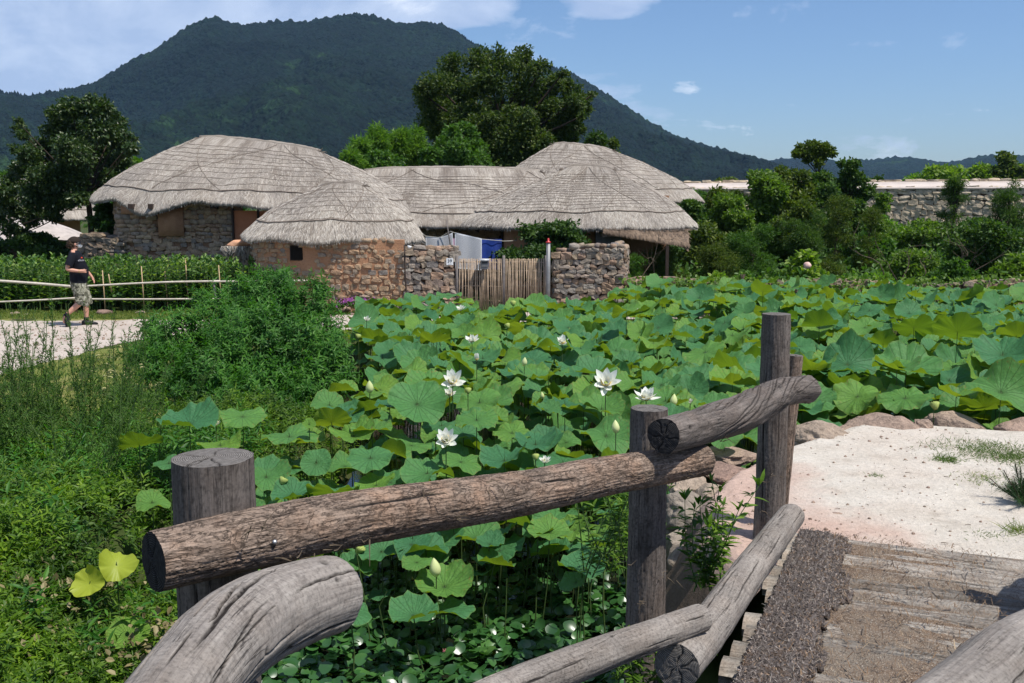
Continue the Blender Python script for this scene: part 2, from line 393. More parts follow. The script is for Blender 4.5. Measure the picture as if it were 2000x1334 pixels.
def claymat(name, a, b, sc=5):
    m, t = mat(name); p = t.n('ShaderNodeNewGeometry').outputs['Position']
    n = t.noise(p, sc, 8, .65); n2 = t.noise(p, sc*6, 5, .7)
    c = t.ramp(t.math('ADD', t.math('MULTIPLY', n, .6), t.math('MULTIPLY', n2, .4)), [(.3, a), (.7, b)])
    finish(t, princ(t, c, .95, .1, bump(t, t.math('ADD', n, n2), .7, .03))); return m
M_CLAY = claymat('orange_clay', (.30, .15, .085), (.46, .26, .15))
M_CLAY_DARK = claymat('dark_mortar', (.045, .032, .024), (.11, .07, .05))
M_CLAY_SMOOTH = claymat('smooth_clay_panel', (.40, .155, .075), (.50, .21, .11), 1.5)
M_CLAY_PALE = claymat('pale_clay_panel', (.52, .27, .16), (.60, .33, .20), 1.5)

def thatchmat(nm='grey_rice_straw_thatch', k=(1, 1, 1)):
    m, t = mat(nm)
    uv = t.n('ShaderNodeUVMap').outputs[0]; p = t.n('ShaderNodeNewGeometry').outputs['Position']
    f1 = t.noise(t.vmul(uv, (60, 2.2, 1)), 1.0, 6, .7, .2)
    f2 = t.noise(t.vmul(uv, (14, 1.3, 1)), 1.0, 5, .6, .3)
    big = t.noise(p, .9, 5, .65)
    c = t.ramp(t.math('ADD', t.math('MULTIPLY', f1, .6), t.math('MULTIPLY', f2, .4)), [(.30, (.15, .13, .113)), (.47, (.31, .28, .25)), (.66, (.50, .465, .42))])
    st2 = t.noise(t.vmul(uv, (1.6, .55, 1)), 1.0, 5, .65); c = t.mix(1.0, c, t.ramp(st2, [(.38, (.66, .62, .58)), (.56, (1.06, 1.05, 1.03))]), 'MULTIPLY')
    c = t.mix(1.0, c, t.ramp(big, [(.3, (.74, .72, .71)), (.7, (1.12, 1.1, 1.06))]), 'MULTIPLY')
    c = t.mix(1.0, c, (*k, 1), 'MULTIPLY')
    finish(t, princ(t, c, .85, .2, bump(t, t.math('ADD', f1, f2), .9, .035))); return m
M_THATCH = thatchmat(); M_THATCH_BROWN = thatchmat('brown_straw', (.72, .60, .50))
def strandmat(name, stops):
    m, t = mat(name); r = rnd(t)
    c = t.ramp(r, stops)
    big = t.noise(t.n('ShaderNodeNewGeometry').outputs['Position'], .9, 5, .65)
    c = t.mix(1.0, c, t.ramp(big, [(.3, (.74, .72, .71)), (.7, (1.12, 1.1, 1.06))]), 'MULTIPLY')
    finish(t, princ(t, c, .75, .3)); return m
M_STRAW = strandmat('loose_straw', [(0, (.15, .13, .11)), (.4, (.32, .285, .245)), (.8, (.48, .445, .40)), (1, (.60, .56, .50))])
M_ROPE = simple('straw_rope', (.20, .165, .135), .9, .1, .35, 25, .6, .01)
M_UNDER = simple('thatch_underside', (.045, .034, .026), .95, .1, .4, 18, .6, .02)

def groundmat(name, stops, sc=2.5, grit=120, gv=.25, bstr=.4, bd=.02):
    m, t = mat(name); p = t.n('ShaderNodeNewGeometry').outputs['Position']
    n = t.noise(p, sc, 8, .62); g = t.noise(p, grit, 3, .7); g2 = t.noise(p, grit*.18, 4, .6)
    c = t.ramp(n, stops)
    c = t.mix(1.0, c, t.ramp(t.math('ADD', t.math('MULTIPLY', g, .6), t.math('MULTIPLY', g2, .4)), [(.3, 1-gv), (.7, 1+gv)]), 'MULTIPLY')
    finish(t, princ(t, c, .95, .1, bump(t, t.math('ADD', t.math('MULTIPLY', g, .3), n), bstr, bd))); return m
M_PATH = groundmat('gravel_path', [(.3, (.33, .275, .235)), (.5, (.40, .345, .295)), (.7, (.45, .39, .34))], 1.2, 60)
M_SOIL = groundmat('garden_soil', [(.3, (.03, .05, .012)), (.5, (.045, .06, .018)), (.7, (.07, .065, .03))], 1.5, 40)
M_MUD = groundmat('pond_mud', [(.3, (.02, .018, .010)), (.7, (.045, .04, .022))], 3, 50)
M_TURF = groundmat('mown_turf', [(.3, (.085, .115, .025)), (.5, (.14, .155, .04)), (.7, (.25, .20, .09))], 2.2, 90, .4)
# ------------------------------------------------------------------ terrain
POND = np.array([(-2.6, -3), (-2.4, 3.0), (-2.35, 5.0), (-2.5, 6.4), (-2.5, 7.6), (-2.0, 9.0), (-1.75, 10.6), (-1.9, 12.2), (-2.3, 14), (-2.9, 16.0), (-3.0, 17.0), (-2.2, 17.7),
                 (0, 18.0), (1.1, 18.2), (2.3, 20.0), (4, 20.4), (10, 20.6), (16, 20.4), (22, 19), (24, 12), (16, 9.6), (9, 9.3), (6.4, 9.2), (5.3, 9.0), (4.6, 9.15), (3.9, 9.45), (3.3, 9.5), (2.6, 8.9), (2.05, 8.35),
                 (1.5, 7.6), (1.15, 6.9), (0.95, 6.0), (1.1, 5.2), (2.0, 4.2), (3.0, 3.2), (3.2, 1.0), (3.2, -3)])
def sdist(poly, x, y):
    x = np.asarray(x, float); y = np.asarray(y, float)
    d = np.full(x.shape, 1e9); ins = np.zeros(x.shape, bool); n = len(poly)
    for i in range(n):
        ax, ay = poly[i]; bx, by = poly[(i+1) % n]
        ex, ey = bx-ax, by-ay; t = np.clip(((x-ax)*ex + (y-ay)*ey)/(ex*ex+ey*ey), 0, 1)
        d = np.minimum(d, np.hypot(x-ax-t*ex, y-ay-t*ey))
        c = ((ay > y) != (by > y))
        with np.errstate(divide='ignore', invalid='ignore'):
            xi = (bx-ax)*(y-ay)/(by-ay) + ax
        ins ^= c & (x < xi)
    return np.where(ins, -d, d)
WATER_Z = -.55
def sstep(a, b, t): t = np.clip((t-a)/(b-a), 0, 1); return t*t*(3-2*t)
def gz(x, y):
    """height of the ground"""
    x = np.asarray(x, float); y = np.asarray(y, float)
    d = sdist(POND, x, y)
    land = .30*sstep(0.2, 1.4, x)*sstep(11.5, 9.6, y)            # the landing and the shore on the right
    z = land + .03*fbm(x*.5, y*.5, 0, 3)*sstep(1, 6, d)
    z = z - (.95+land)*sstep(.45, -.35, d)
    return z
ax_ = lambda lo, hi, s, far, k: np.concatenate([-(lambda g: g)(np.geomspace(-lo, far, k))[::-1][:-1], np.arange(lo, hi, s), np.geomspace(hi, far, k)])
gx = ax_(-12, 16, .16, 2700, 34)
gy = np.concatenate([-np.geomspace(3, 2700, 20)[::-1][:-1], np.arange(-3, 27, .16), np.geomspace(27, 2700, 40)])
GX, GY = np.meshgrid(gx, gy)
V = np.stack([GX, GY, gz(GX, GY)], -1).reshape(-1, 3)
def grid_faces(ny, nx):
    i = np.arange(ny-1)[:, None]*nx; j = np.arange(nx-1)[None]
    return np.stack([i+j, i+j+1, i+nx+j+1, i+nx+j], -1).reshape(-1, 4)
struct('ground', mesh_np('ground', V, [grid_faces(len(gy), len(gx))], mats=[M_SOIL]))

def strip(name, A, B, m, dz=.004, na=160, nb=14, lump=0.0, wob=0.06, kind=True, zf=None):
    """a sheet between two shore curves, draped on the ground"""
    a = catmull([(p[0], p[1], 0) for p in A], na); b = catmull([(p[0], p[1], 0) for p in B], na)
    t = np.linspace(0, 1, nb)[:, None, None]
    P = a[None]*(1-t) + b[None]*t
    x, y = P[..., 0], P[..., 1]
    e = (np.abs(t[..., 0]*2-1)**6)
    x = x + wob*e*fbm(x*3, y*3, 5, 4); y = y + wob*e*fbm(x*3, y*3, 9, 4)
    z = (gz(x, y) if zf is None else zf(x, y)) + dz + lump*fbm(x*2.2, y*2.2, 1, 4)*(1-e)
    V = np.stack([x, y, z], -1).reshape(-1, 3)
    return struct(name, mesh_np(name, V, [grid_faces(nb, na)], mats=[m]))
g0 = lambda px, py: tuple(onz(px, py, 0))[:2]
near_edge = [g0(-500, 800), g0(-120, 752), g0(40, 722), g0(150, 694), g0(215, 678), g0(290, 661), g0(420, 650), g0(560, 646), g0(700, 645), (-1.6, 19.7), (0, 20.3), (3, 21.0), (7, 21.2)]
far_edge = [(-19, 20.6), g0(-200, 629), g0(0, 628), g0(120, 628), g0(250, 626), g0(400, 624), g0(520, 621), g0(640, 616), g0(760, 614), (-1.2, 22.05), (0, 22.2), (3, 22.0), (7, 21.9)]
strip('path', near_edge, far_edge, M_PATH, .006, 220, 20, .006, .10)
verge_far = [(-19, 22.2), g0(-200, 611), g0(0, 611), g0(120, 611), g0(250, 611), g0(400, 610), g0(520, 608), g0(640, 606), g0(760, 604)]
strip('grass_verge', [(p[0], p[1]-.12) for p in far_edge[:9]], verge_far, M_TURF, .003, 160, 8, .01, .05)
strip('grass_bank', [(-9.5, 9.2), (-6.5, 9.8), (-4.6, 10.5), (-3.6, 12.0), (-3.2, 14.5), (-3.3, 17.5), (-2.4, 19.0), (0, 19.8)],
      [(-12, 13.5), (-8.6, 14.8), (-7.3, 15.9), (-6.4, 16.9), (-5.6, 18.0), (-4.2, 19.1), (-1.9, 19.8), (0, 20.2)], M_TURF, .003, 120, 14, .02, .1)

# sandy landing at the end of the bridge
def sandmat():
    m, t = mat('pale_decomposed_granite'); p = t.n('ShaderNodeNewGeometry').outputs['Position']
    n = t.noise(p, .9, 7, .6); g = t.noise(p, 110, 3, .75); g2 = t.noise(p, 24, 5, .65); n2 = t.noise(p, 3.5, 5, .6)
    c = t.ramp(n2, [(.3, (.47, .42, .355)), (.7, (.55, .505, .44))])
    pink = t.math('MULTIPLY', t.ramp(n, [(.50, 0.0), (.62, 1.0)]), .55)
    sx = t.n('ShaderNodeSeparateXYZ', {0: p})
    edge = t.ramp(t.math('ADD', t.math('MULTIPLY', t.math('SUBTRACT', 2.55, sx.outputs[0]), .9), t.math('MULTIPLY', t.math('SUBTRACT', n, .5), 1.6)), [(.15, 0.0), (.55, 1.0)])
    c = t.mix(t.math('MULTIPLY', edge, .8), c, (.45, .30, .24, 1))
    c = t.mix(t.math('MULTIPLY', pink, .25), c, (.46, .33, .26, 1))
    low = t.ramp(t.math('ADD', sx.outputs[2], t.math('MULTIPLY', t.math('SUBTRACT', n2, .5), .25)), [(.19, 1.0), (.35, 0.0)])
    c = t.mix(low, c, (.13, .095, .07, 1))
    spk = t.ramp(g, [(.30, .55), (.42, 1.0), (.62, 1.0), (.74, 1.22)])
    c = t.mix(1.0, c, spk, 'MULTIPLY'); c = t.mix(1.0, c, t.ramp(g2, [(.3, .86), (.7, 1.08)]), 'MULTIPLY')
    finish(t, princ(t, c, .95, .1, bump(t, t.math('ADD', t.math('MULTIPLY', g, .3), g2), .9, .022))); return m
M_SAND = sandmat()
AXD = Vector((math.sin(R(22)), math.cos(R(22)), 0)); PXD = Vector((math.cos(R(22)), -math.sin(R(22)), 0))
DECK0 = Vector((1.70, 5.80, 0))                              # far left corner of the deck
def landz(x, y):
    d = sdist(POND, x, y)
    return .365 - .55*sstep(.32, -.12, d) + .012*fbm(x*1.4, y*1.4, 2, 4) - .016*np.clip(np.abs(pn(x*3.1, y*3.1, 6))-.35, 0, 1) + .006*pn(x*7, y*7, 3) + .02*sstep(2.5, 1.2, x)*fbm(x*5, y*5, 3, 3)
shore = [(.95, 5.2), (.86, 6.0), (1.05, 6.95), (1.4, 7.7), (1.95, 8.45), (2.5, 9.0), (3.2, 9.62), (3.95, 9.58), (4.6, 9.28), (5.3, 9.12), (6.4, 9.3), (9, 9.4), (13, 9.5)]
inner = [(1.5, 5.25), (1.72, 5.55), (2.1, 5.5), (2.5, 5.38), (2.9, 5.25), (3.3, 5.1), (3.8, 4.9), (4.4, 4.6), (5.0, 4.4), (5.8, 4.3), (7, 4.2), (9, 4), (13, 4)]
strip('sandy_landing', shore, inner, M_SAND, .004, 260, 90, 0, .03, zf=landz)

# water
m, t = mat('pond_water'); p = t.n('ShaderNodeNewGeometry').outputs['Position']
finish(t, princ(t, (.012, .014, .008), .06, .5, bump(t, t.noise(p, 14, 4, .6), .12, .01)))
wv = [(-3.6, -3), (-3.3, 5), (-2.9, 9), (-2.6, 12), (-3.6, 16), (-3.7, 19.5), (4, 21), (16, 21.2), (25, 19.5), (25, 11), (16, 9), (4, 8.9), (2.6, 8.0), (1.6, 6), (3.6, 3), (3.6, -3)]
struct('pond_water', mesh_np('pond_water', [(x, y, WATER_Z) for x, y in wv], [np.array([range(len(wv)-1, -1, -1)])], mats=[m], smooth=False))

# ------------------------------------------------------------------ mountain and far hills
def mountmat():
    m, t = mat('forested_mountain'); p = t.n('ShaderNodeNewGeometry').outputs['Position']
    vo = t.n('ShaderNodeTexVoronoi', {'Vector': p, 'Scale': .13, 'Randomness': 1.0})
    vo2 = t.n('ShaderNodeTexVoronoi', {'Vector': p, 'Scale': .30, 'Randomness': 1.0})
    n = t.noise(p, .0035, 6, .6); n2 = t.noise(p, .03, 6, .7)
    c = t.ramp(t.math('ADD', t.math('MULTIPLY', n, .55), t.math('MULTIPLY', n2, .45)), [(.30, (.0012, .004, .0035)), (.48, (.0026, .008, .006)), (.57, (.005, .014, .007)), (.65, (.022, .050, .014))])  # cloud shade and sunlit patches are put into the forest colour
    rr = t.n('ShaderNodeSeparateColor', {0: vo.outputs['Color']}).outputs[0]
    c = t.mix(1.0, c, t.ramp(rr, [(0, .55), (1, 1.45)]), 'MULTIPLY')
    h = t.math('SUBTRACT', t.math('MULTIPLY', vo2.outputs['Distance'], -.5), vo.outputs['Distance'])
    finish(t, princ(t, c, .9, .1, bump(t, h, .85, 7.0))); return m
M_MOUNT = mountmat()
def hill(name, prof, r0, r1, pxs, nr, ridge=.10, tree=4.0, seed=0, m=None, base_py=430):
    px = np.linspace(pxs[0], pxs[1], pxs[2]); prof = np.array(prof, float)
    py = np.interp(px, prof[:, 0], prof[:, 1])
    k = 9; py = np.convolve(np.pad(py, k, 'edge'), np.hanning(2*k+1)/np.hanning(2*k+1).sum(), 'valid')
    az = np.array([math.atan2(ray(a, 400).x, ray(a, 400).y) for a in px])
    slope = np.array([ray(a, b).z/math.hypot(ray(a, b).x, ray(a, b).y) for a, b in zip(px, py)])
    t = np.concatenate([np.linspace(0, 1, nr), np.linspace(1.04, 1.5, 12)])
    A, T = np.meshgrid(az, t); rr = r0 + (r1-r0)*T
    rr = rr*(1 + .05*fbm(A*6, seed, T, 3))
    H = CAMZ + slope[None]*(r0 + (r1-r0))                    # crest height
    s = np.minimum(T, 1)
    X, Y = rr*np.sin(A), rr*np.cos(A)
    wx = X + 160*fbm(X*.0022, Y*.0022, 3+seed, 3); wy = Y + 160*fbm(X*.0022, Y*.0022, 9+seed, 3)
    gul = 1.1-np.abs(fbm(wx*.0030, wy*.0016, seed, 5, .55))*1.7       # spurs and gullies
    env = s*(1-s)*4
    Z = H*(s**1.12*(1.0) ) + env*H.mean()*ridge*(gul-.6)*1.7
    Z = np.where(T > 1, H*(1 - (T-1)*1.2), Z)
    Z = np.maximum(Z, -2) + tree*(np.abs(pn(X*.09, Y*.09, seed))*1.2 + .8*np.abs(pn(X*.2, Y*.2, 3+seed)))
    # keep every row under the crest line as seen from the village
    lim = CAMZ + slope[None]*rr + tree*.9*np.abs(pn(X*.12, Y*.12, 8))
    Z = np.where(T > .985, np.minimum(Z, lim + 99), np.minimum(Z, lim*.995))
    Z[0] = -1.5
    crest = np.argmin(np.abs(t-1)); f = (CAMZ + slope*rr[crest])/H[0]
    V = np.stack([X, Y, Z], -1).reshape(-1, 3)
    return struct(name, mesh_np(name, V, [grid_faces(len(t), len(px))], mats=[m or M_MOUNT]))
prof = [(-900, 260), (-500, 215), (-200, 190), (-60, 182), (0, 182), (60, 190), (100, 184), (150, 176), (200, 163), (235, 140), (260, 122), (330, 90), (375, 62), (405, 50), (430, 44), (452, 48), (470, 54), (490, 52), (512, 42), (560, 37),
        (600, 41), (640, 38), (680, 37), (740, 43), (775, 49), (800, 51), (830, 44), (860, 46), (885, 54), (920, 84), (960, 100), (1000, 112), (1060, 126), (1110, 141), (1150, 168), (1200, 202), (1260, 237),
        (1320, 270), (1380, 290), (1440, 302), (1500, 318), (1570, 345), (1650, 372), (1760, 400), (2000, 420), (2400, 430)]
hill('mountain', prof, 620, 1500, (-900, 2400, 1500), 230, .20, 5.5, 2)
prof2 = [(900, 330), (1200, 330), (1400, 322), (1500, 314), (1560, 308), (1600, 312), (1650, 318), (1700, 313), (1740, 311), (1770, 308), (1800, 314), (1830, 322), (1870, 318), (1900, 310), (1940, 305), (2000, 309), (2200, 300), (2600, 280), (3200, 300)]
hill('far_hills', prof2, 1500, 2300, (900, 3200, 500), 60, .10, 6, 11)

# single trees that break the crest line on the left shoulder and down the right slope
def crest_trees():
    V0 = np.array([[0,0,0],[.5,0,.25],[0,.5,.3],[-.5,0,.2],[0,-.5,.3],[.3,.3,.6],[-.3,.25,.62],[.02,-.35,.66],[0,0,1.05]])
    F0 = [np.array([[0,2,1],[0,3,2],[0,4,3],[0,1,4],[1,2,5],[2,3,6],[3,4,7],[4,1,7],[1,5,7],[2,6,5],[3,7,6],[5,6,8],[6,7,8],[7,5,8]])]
    g = np.random.default_rng(5); pr = np.array(prof)
    xs = np.concatenate([g.uniform(-100, 420, 300), g.uniform(900, 1500, 170)])
    P = []; S = []
    for x in xs:
        y = np.interp(x, pr[:, 0], pr[:, 1]); d = ray(x, y + g.uniform(-1, 5)); q = d*(1480/math.hypot(d.x, d.y))
        h = g.uniform(5, 11)*(1.2 if x < 300 else .8)
        P.append((q.x, q.y, q.z + CAMZ - h*.55)); S.append((h*g.uniform(.4, .7), h*g.uniform(.4, .7), h))
    n = len(P); a = g.uniform(0, 6.28, n); X = np.stack([np.cos(a), np.sin(a), 0*a], 1); Z = np.tile([0, 0, 1.], (n, 1)); Y = np.cross(Z, X)
    V, F, _ = scatter(V0, F0, P, X, Y, Z, np.array(S))
    o = ob('crest_trees', mesh_np('crest_trees', V, F, mats=[M_MOUNT], smooth=False)); o['kind'] = 'stuff'
    o['label'] = 'dark small trees standing along the crest line of the mountain'
crest_trees()

# ------------------------------------------------------------------ haze: one box of even air
mb = MB().box((0, 0, 0), (1, 1, 1)); hz = ob('haze', mb.mesh('haze', [], smooth=False))
HZ0, HZ1 = -5.0, 420.0
hz.location = (0, 0, (HZ0+HZ1)/2); hz.scale = (5800, 5800, HZ1-HZ0)
m = bpy.data.materials.new('thin_blue_air'); m.use_nodes = True; t = NT(m.node_tree)
pv = t.n('ShaderNodeVolumePrincipled', {'Color': (.38, .66, 1.0, 1), 'Density': HAZE, 'Anisotropy': 0.0})
t.n('ShaderNodeOutputMaterial', {'Volume': pv.outputs[0]})
hz.data.materials.append(m); hz['kind'] = 'stuff'; hz.visible_shadow = True
# ------------------------------------------------------------------ logs
def log_mesh(name, ctrl, n, seg, seed, mats, cracks=10, crack_depth=.010, crack_w=.004, knots=6, bark=.0, lump=.03, twist=.15, caps=(0, 0), len_crack=(.25, .8), round_end=0.0, longscar=0):
    """ctrl: (px,py,D,r_px) or world (x,y,z,r). Log with splits, knots, flaking bark; ends get ringed caps."""
    g = np.random.default_rng(seed)
    P = []; Rr = []
    for c in ctrl:
        if c[0] > 50 or len(c) == 5:
            p = at(c[0], c[1], c[2]); P.append(tuple(p)); Rr.append(c[3]*proj(p)[2]/FPX)
        else: P.append(c[:3]); Rr.append(c[3])
    C = catmull(P, n); rad = np.maximum(catmull([(r, 0, 0) for r in Rr], n)[:, 0], .004)
    T, N, B = frames(C)
    L = np.concatenate([[0], np.cumsum(np.linalg.norm(np.diff(C, axis=0), axis=1))]); LL = L[-1]
    th = np.linspace(0, 2*math.pi, seg, endpoint=False)
    TH, LV = np.meshgrid(th, L); c, s = np.cos(TH), np.sin(TH)
    r = rad[:, None]*(1 + lump*fbm(c*.9 + seed, s*.9, LV*2.2, 3) + .012*fbm(c*3+seed, s*3, LV*3, 2))
    # fine ribs along the grain
    tw = TH + twist*LV
    ct, stt = np.cos(tw), np.sin(tw)
    rib = pn(ct*11, stt*11, LV*1.1 + seed) + .6*pn(ct*24, stt*24, LV*1.8 + seed)
    r = r + rib*.0011
    crack = np.zeros_like(r)
    r0 = rad.mean()
    for k in range(cracks):
        t0 = g.uniform(0, 6.28); ln = g.uniform(*len_crack)*min(LL, 2.2); v0 = g.uniform(0, max(LL-ln*.6, .01)); w = crack_w*g.uniform(.5, 1.3); dp = crack_depth*g.uniform(.4, 1.1)
        u = (LV - v0)/ln
        tc = t0 + .16*pn(LV*2.5, k*3.3, seed) + .03*pn(LV*16, k*1.3, seed)
        d = (tw - tc + math.pi) % (2*math.pi) - math.pi; d = np.abs(d)*r0
        a = np.clip(u*(1-u)*4, 0, 1)**.6*((u > 0) & (u < 1))
        e = np.exp(-(d/(w*(.35+.65*a) + 1e-6))**2)*a
        r -= dp*e; crack = np.maximum(crack, np.clip(e*2.2-.25, 0, 1))
    for k in range(knots):
        t0 = g.uniform(0, 6.28); v0 = g.uniform(.05, LL-.05); kr = g.uniform(.008, .02)*(r0/.07)
        d = np.hypot(((TH - t0 + math.pi) % (2*math.pi) - math.pi)*r0, (LV - v0)*.7)/kr
        r += kr*.22*np.exp(-(d/1.3)**2) - kr*.42*np.exp(-(d/.5)**2); crack = np.maximum(crack, .85*np.exp(-(d/.45)**2))
    if bark:
        q = fbm(ct*6 + seed, stt*6, LV*5, 4, .6); q2 = fbm(ct*15 + seed, stt*15, LV*9, 3, .6)
        st_ = np.tanh((q % .33 - .05)*28)*.5
        r += bark*(st_*.55 + .8*q2*.6 + .25*q)
        crack = np.maximum(crack, np.clip((.035 - np.abs(q % .33))*22, 0, .6)*(q2 > -.25))
    if round_end:
        for e0, sgn in ((n-1, -1),):
            dd = np.abs(L - L[e0]); f = np.clip(dd/round_end, 0, 1); r = r*np.sqrt(1 - (1-f)**3*.75)[:, None]
    V = C[:, None] + r[..., None]*(c[..., None]*N[:, None] + s[..., None]*B[:, None])
    V = V.reshape(-1, 3); cr = crack.reshape(-1)
    uv = np.stack([TH*r0, LV], -1).reshape(-1, 2)
    i = np.arange(n-1)[:, None]*seg; j = np.arange(seg)[None]; j2 = (j+1) % seg
    F = np.stack([i+j, i+j2, i+seg+j2, i+seg+j], -1).reshape(-1, 4); mi = [np.zeros(len(F))]
    # texture seam: duplicate not needed, the seam lies wherever theta wraps (kept underneath)
    Vs = [V]; UV = [uv]; CR = [cr]; Fq = [F]; Ft = []; mt = []; off = len(V)
    for e0, sg, ci in ((0, -1, caps[0]), (n-1, 1, caps[1])):
        ring = V[e0*seg:(e0+1)*seg]; cen = ring.mean(0); nr_ = 12
        fr = np.linspace(1, 0.02, nr_)[:, None, None]
        cv_ = cen + (ring[None]-cen)*fr
        phi = th[None]; dep = np.zeros((nr_, seg)); ck = np.zeros((nr_, seg))
        for k in range(5):
            a0 = g.uniform(0, 6.28); rr_ = fr[..., 0]
            dd = np.abs((phi - a0 - .15*np.sin(rr_*6+k) + math.pi) % (2*math.pi) - math.pi)*r0*rr_
            e = np.exp(-(dd/.0028)**2)*(rr_ > .12)*np.clip(g.uniform(.6, 1.2), 0, 1); dep += e*.004; ck = np.maximum(ck, e)
        cv_ = cv_ + sg*T[e0]*(.002*pn(fr[..., 0]*9, phi*2, seed)[..., None] - dep[..., None]*1.0 + (1-fr**3)*.003*1.0)
        loc = cv_ - cen; uvc = np.stack([loc @ N[e0], loc @ B[e0]], -1)
        Vs.append(cv_.reshape(-1, 3)); UV.append(uvc.reshape(-1, 2)); CR.append(ck.reshape(-1))
        a = np.arange(nr_-1)[:, None]*seg + off; q = np.stack([a+j, a+seg+j, a+seg+j2, a+j2], -1).reshape(-1, 4)
        if sg > 0: q = q[:, ::-1]
        Fq.append(q); mi.append(np.full(len(q), 1 + ci))
        off += nr_*seg
    return mesh_np(name, np.concatenate(Vs), [np.concatenate(Fq)], uv=np.concatenate(UV), mats=mats, mi=np.concatenate(mi), attr={'crack': np.concatenate(CR)})
MB_ = [M_LOG_BARK, M_CAP, M_CAP_DARK]; MG_ = [M_LOG_GREY, M_CAP, M_CAP_DARK]; MD_ = [M_LOG_DARK, M_CAP, M_CAP_DARK]

rail = thing('log_railing', 'rough log railing with stout posts along the left side of the footbridge', 'railing', at(1268, 1000, 4.2)*1.0)
rail.location.z = 0
def rp(name, me, label=None):
    o = part(name, me, rail, label); o.matrix_parent_inverse = Matrix.Translation(-rail.location); return o
def post_ctrl(px, py, D, rpx, pxb=None, zb=-.75, k=1.06, lean=(0, 0)):
    p = at(px, py, D); r = rpx*proj(p)[2]/FPX
    q = Vector((p.x + lean[0], p.y + lean[1], zb))
    return [(*p, r), (*(p*.66 + q*.34), r*(1+(k-1)*.5)), (*(p*.33+q*.67), r*k), (*q, r*k*1.03)]
rp('rail', log_mesh('bark_rail', [(300, 1097, 2.30, 59), (480, 1056, 2.46, 58), (700, 1012, 2.76, 53), (1000, 966, 3.34, 43), (1200, 927, 3.82, 37), (1372, 899, 4.16, 31)], 640, 170, 11, MB_, cracks=14, crack_depth=.012, crack_w=.0035, knots=9, bark=.0042, lump=.04, caps=(1, 0), len_crack=(.1, .3)), 'long reddish bark-covered rail with a sawn end coloured as in shade')
rp('rail', log_mesh('curved_rail', [(215, 1560, 1.36, 112), (290, 1440, 1.52, 103), (366, 1334, 1.72, 96), (436, 1256, 1.94, 96), (512, 1206, 2.16, 89), (598, 1174, 2.34, 80), (658, 1158, 2.46, 75)], 420, 230, 5, MG_, cracks=46, crack_depth=.013, crack_w=.0030, knots=9, lump=.035, twist=.5, len_crack=(.08, .55), round_end=.05), 'bent silver-grey log rising from the bottom left corner')
rp('rail', log_mesh('upper_dark_rail', [(1296, 852, 3.86, 34), (1350, 838, 4.1, 36), (1400, 823, 4.35, 37), (1450, 806, 4.6, 37), (1500, 780, 5.0, 33), (1535, 764, 5.3, 27), (1578, 760, 5.62, 27)], 300, 140, 8, [M_LOG_DARK, M_CAP, M_CAP_DARK], cracks=50, crack_depth=.012, crack_w=.0026, knots=12, lump=.10, twist=2.6, caps=(1, 0), len_crack=(.2, .5), round_end=.03), 'crooked dark grey top rail with an end coloured black as in shade')
rp('rail', log_mesh('kerb_rail', [(1322, 1302, 3.42, 45), (1400, 1205, 3.95, 38), (1470, 1105, 4.6, 31), (1546, 1008, 5.5, 25)], 300, 120, 21, MG_, cracks=26, crack_depth=.008, crack_w=.0028, knots=5, lump=.04, len_crack=(.1, .35), bark=.0012), 'straight weathered kerb log beside the deck')
rp('rail', log_mesh('short_kerb_rail', [(900, 1392, 2.5, 42), (1040, 1330, 2.82, 38), (1200, 1268, 3.2, 33), (1366, 1208, 3.62, 28)], 300, 120, 33, MG_, cracks=26, crack_depth=.008, crack_w=.0026, knots=4, lump=.04, len_crack=(.1, .4), bark=.0012), 'low grey log lapped over the kerb log')
rp('post', log_mesh('stump_post', post_ctrl(415, 893, 2.60, 77, zb=-.8, k=1.03), 240, 190, 3, MD_, cracks=34, crack_depth=.014, crack_w=.0026, knots=4, lump=.03, twist=.02, len_crack=(.4, .9), bark=.0010), 'thick stump-like post with growth rings on top')
rp('post', log_mesh('middle_post', post_ctrl(1268, 797, 4.24, 35.5, zb=-.8, k=1.14), 330, 120, 14, [M_LOG_DARK, M_CAP, M_CAP_DARK], cracks=14, crack_depth=.012, crack_w=.0035, knots=5, lump=.05, bark=.0036, len_crack=(.2, .5)), 'middle post with flaking bark')
rp('post', log_mesh('tall_post', post_ctrl(1517, 613, 5.92, 26.5, zb=-.6, k=1.15), 330, 120, 17, [M_LOG_DARK, M_CAP, M_CAP_DARK], cracks=14, crack_depth=.012, crack_w=.0035, knots=6, lump=.05, bark=.003, len_crack=(.2, .5)), 'tallest post at the end of the bridge')
rp('post', log_mesh('thin_post', post_ctrl(1553, 694, 6.14, 15, zb=-.1, k=1.1, lean=(-.10, 0)), 160, 60, 19, [M_LOG_BARK, M_CAP, M_CAP_DARK], cracks=5, knots=3, lump=.05, bark=.002), 'thin short post leaning behind the tall one')
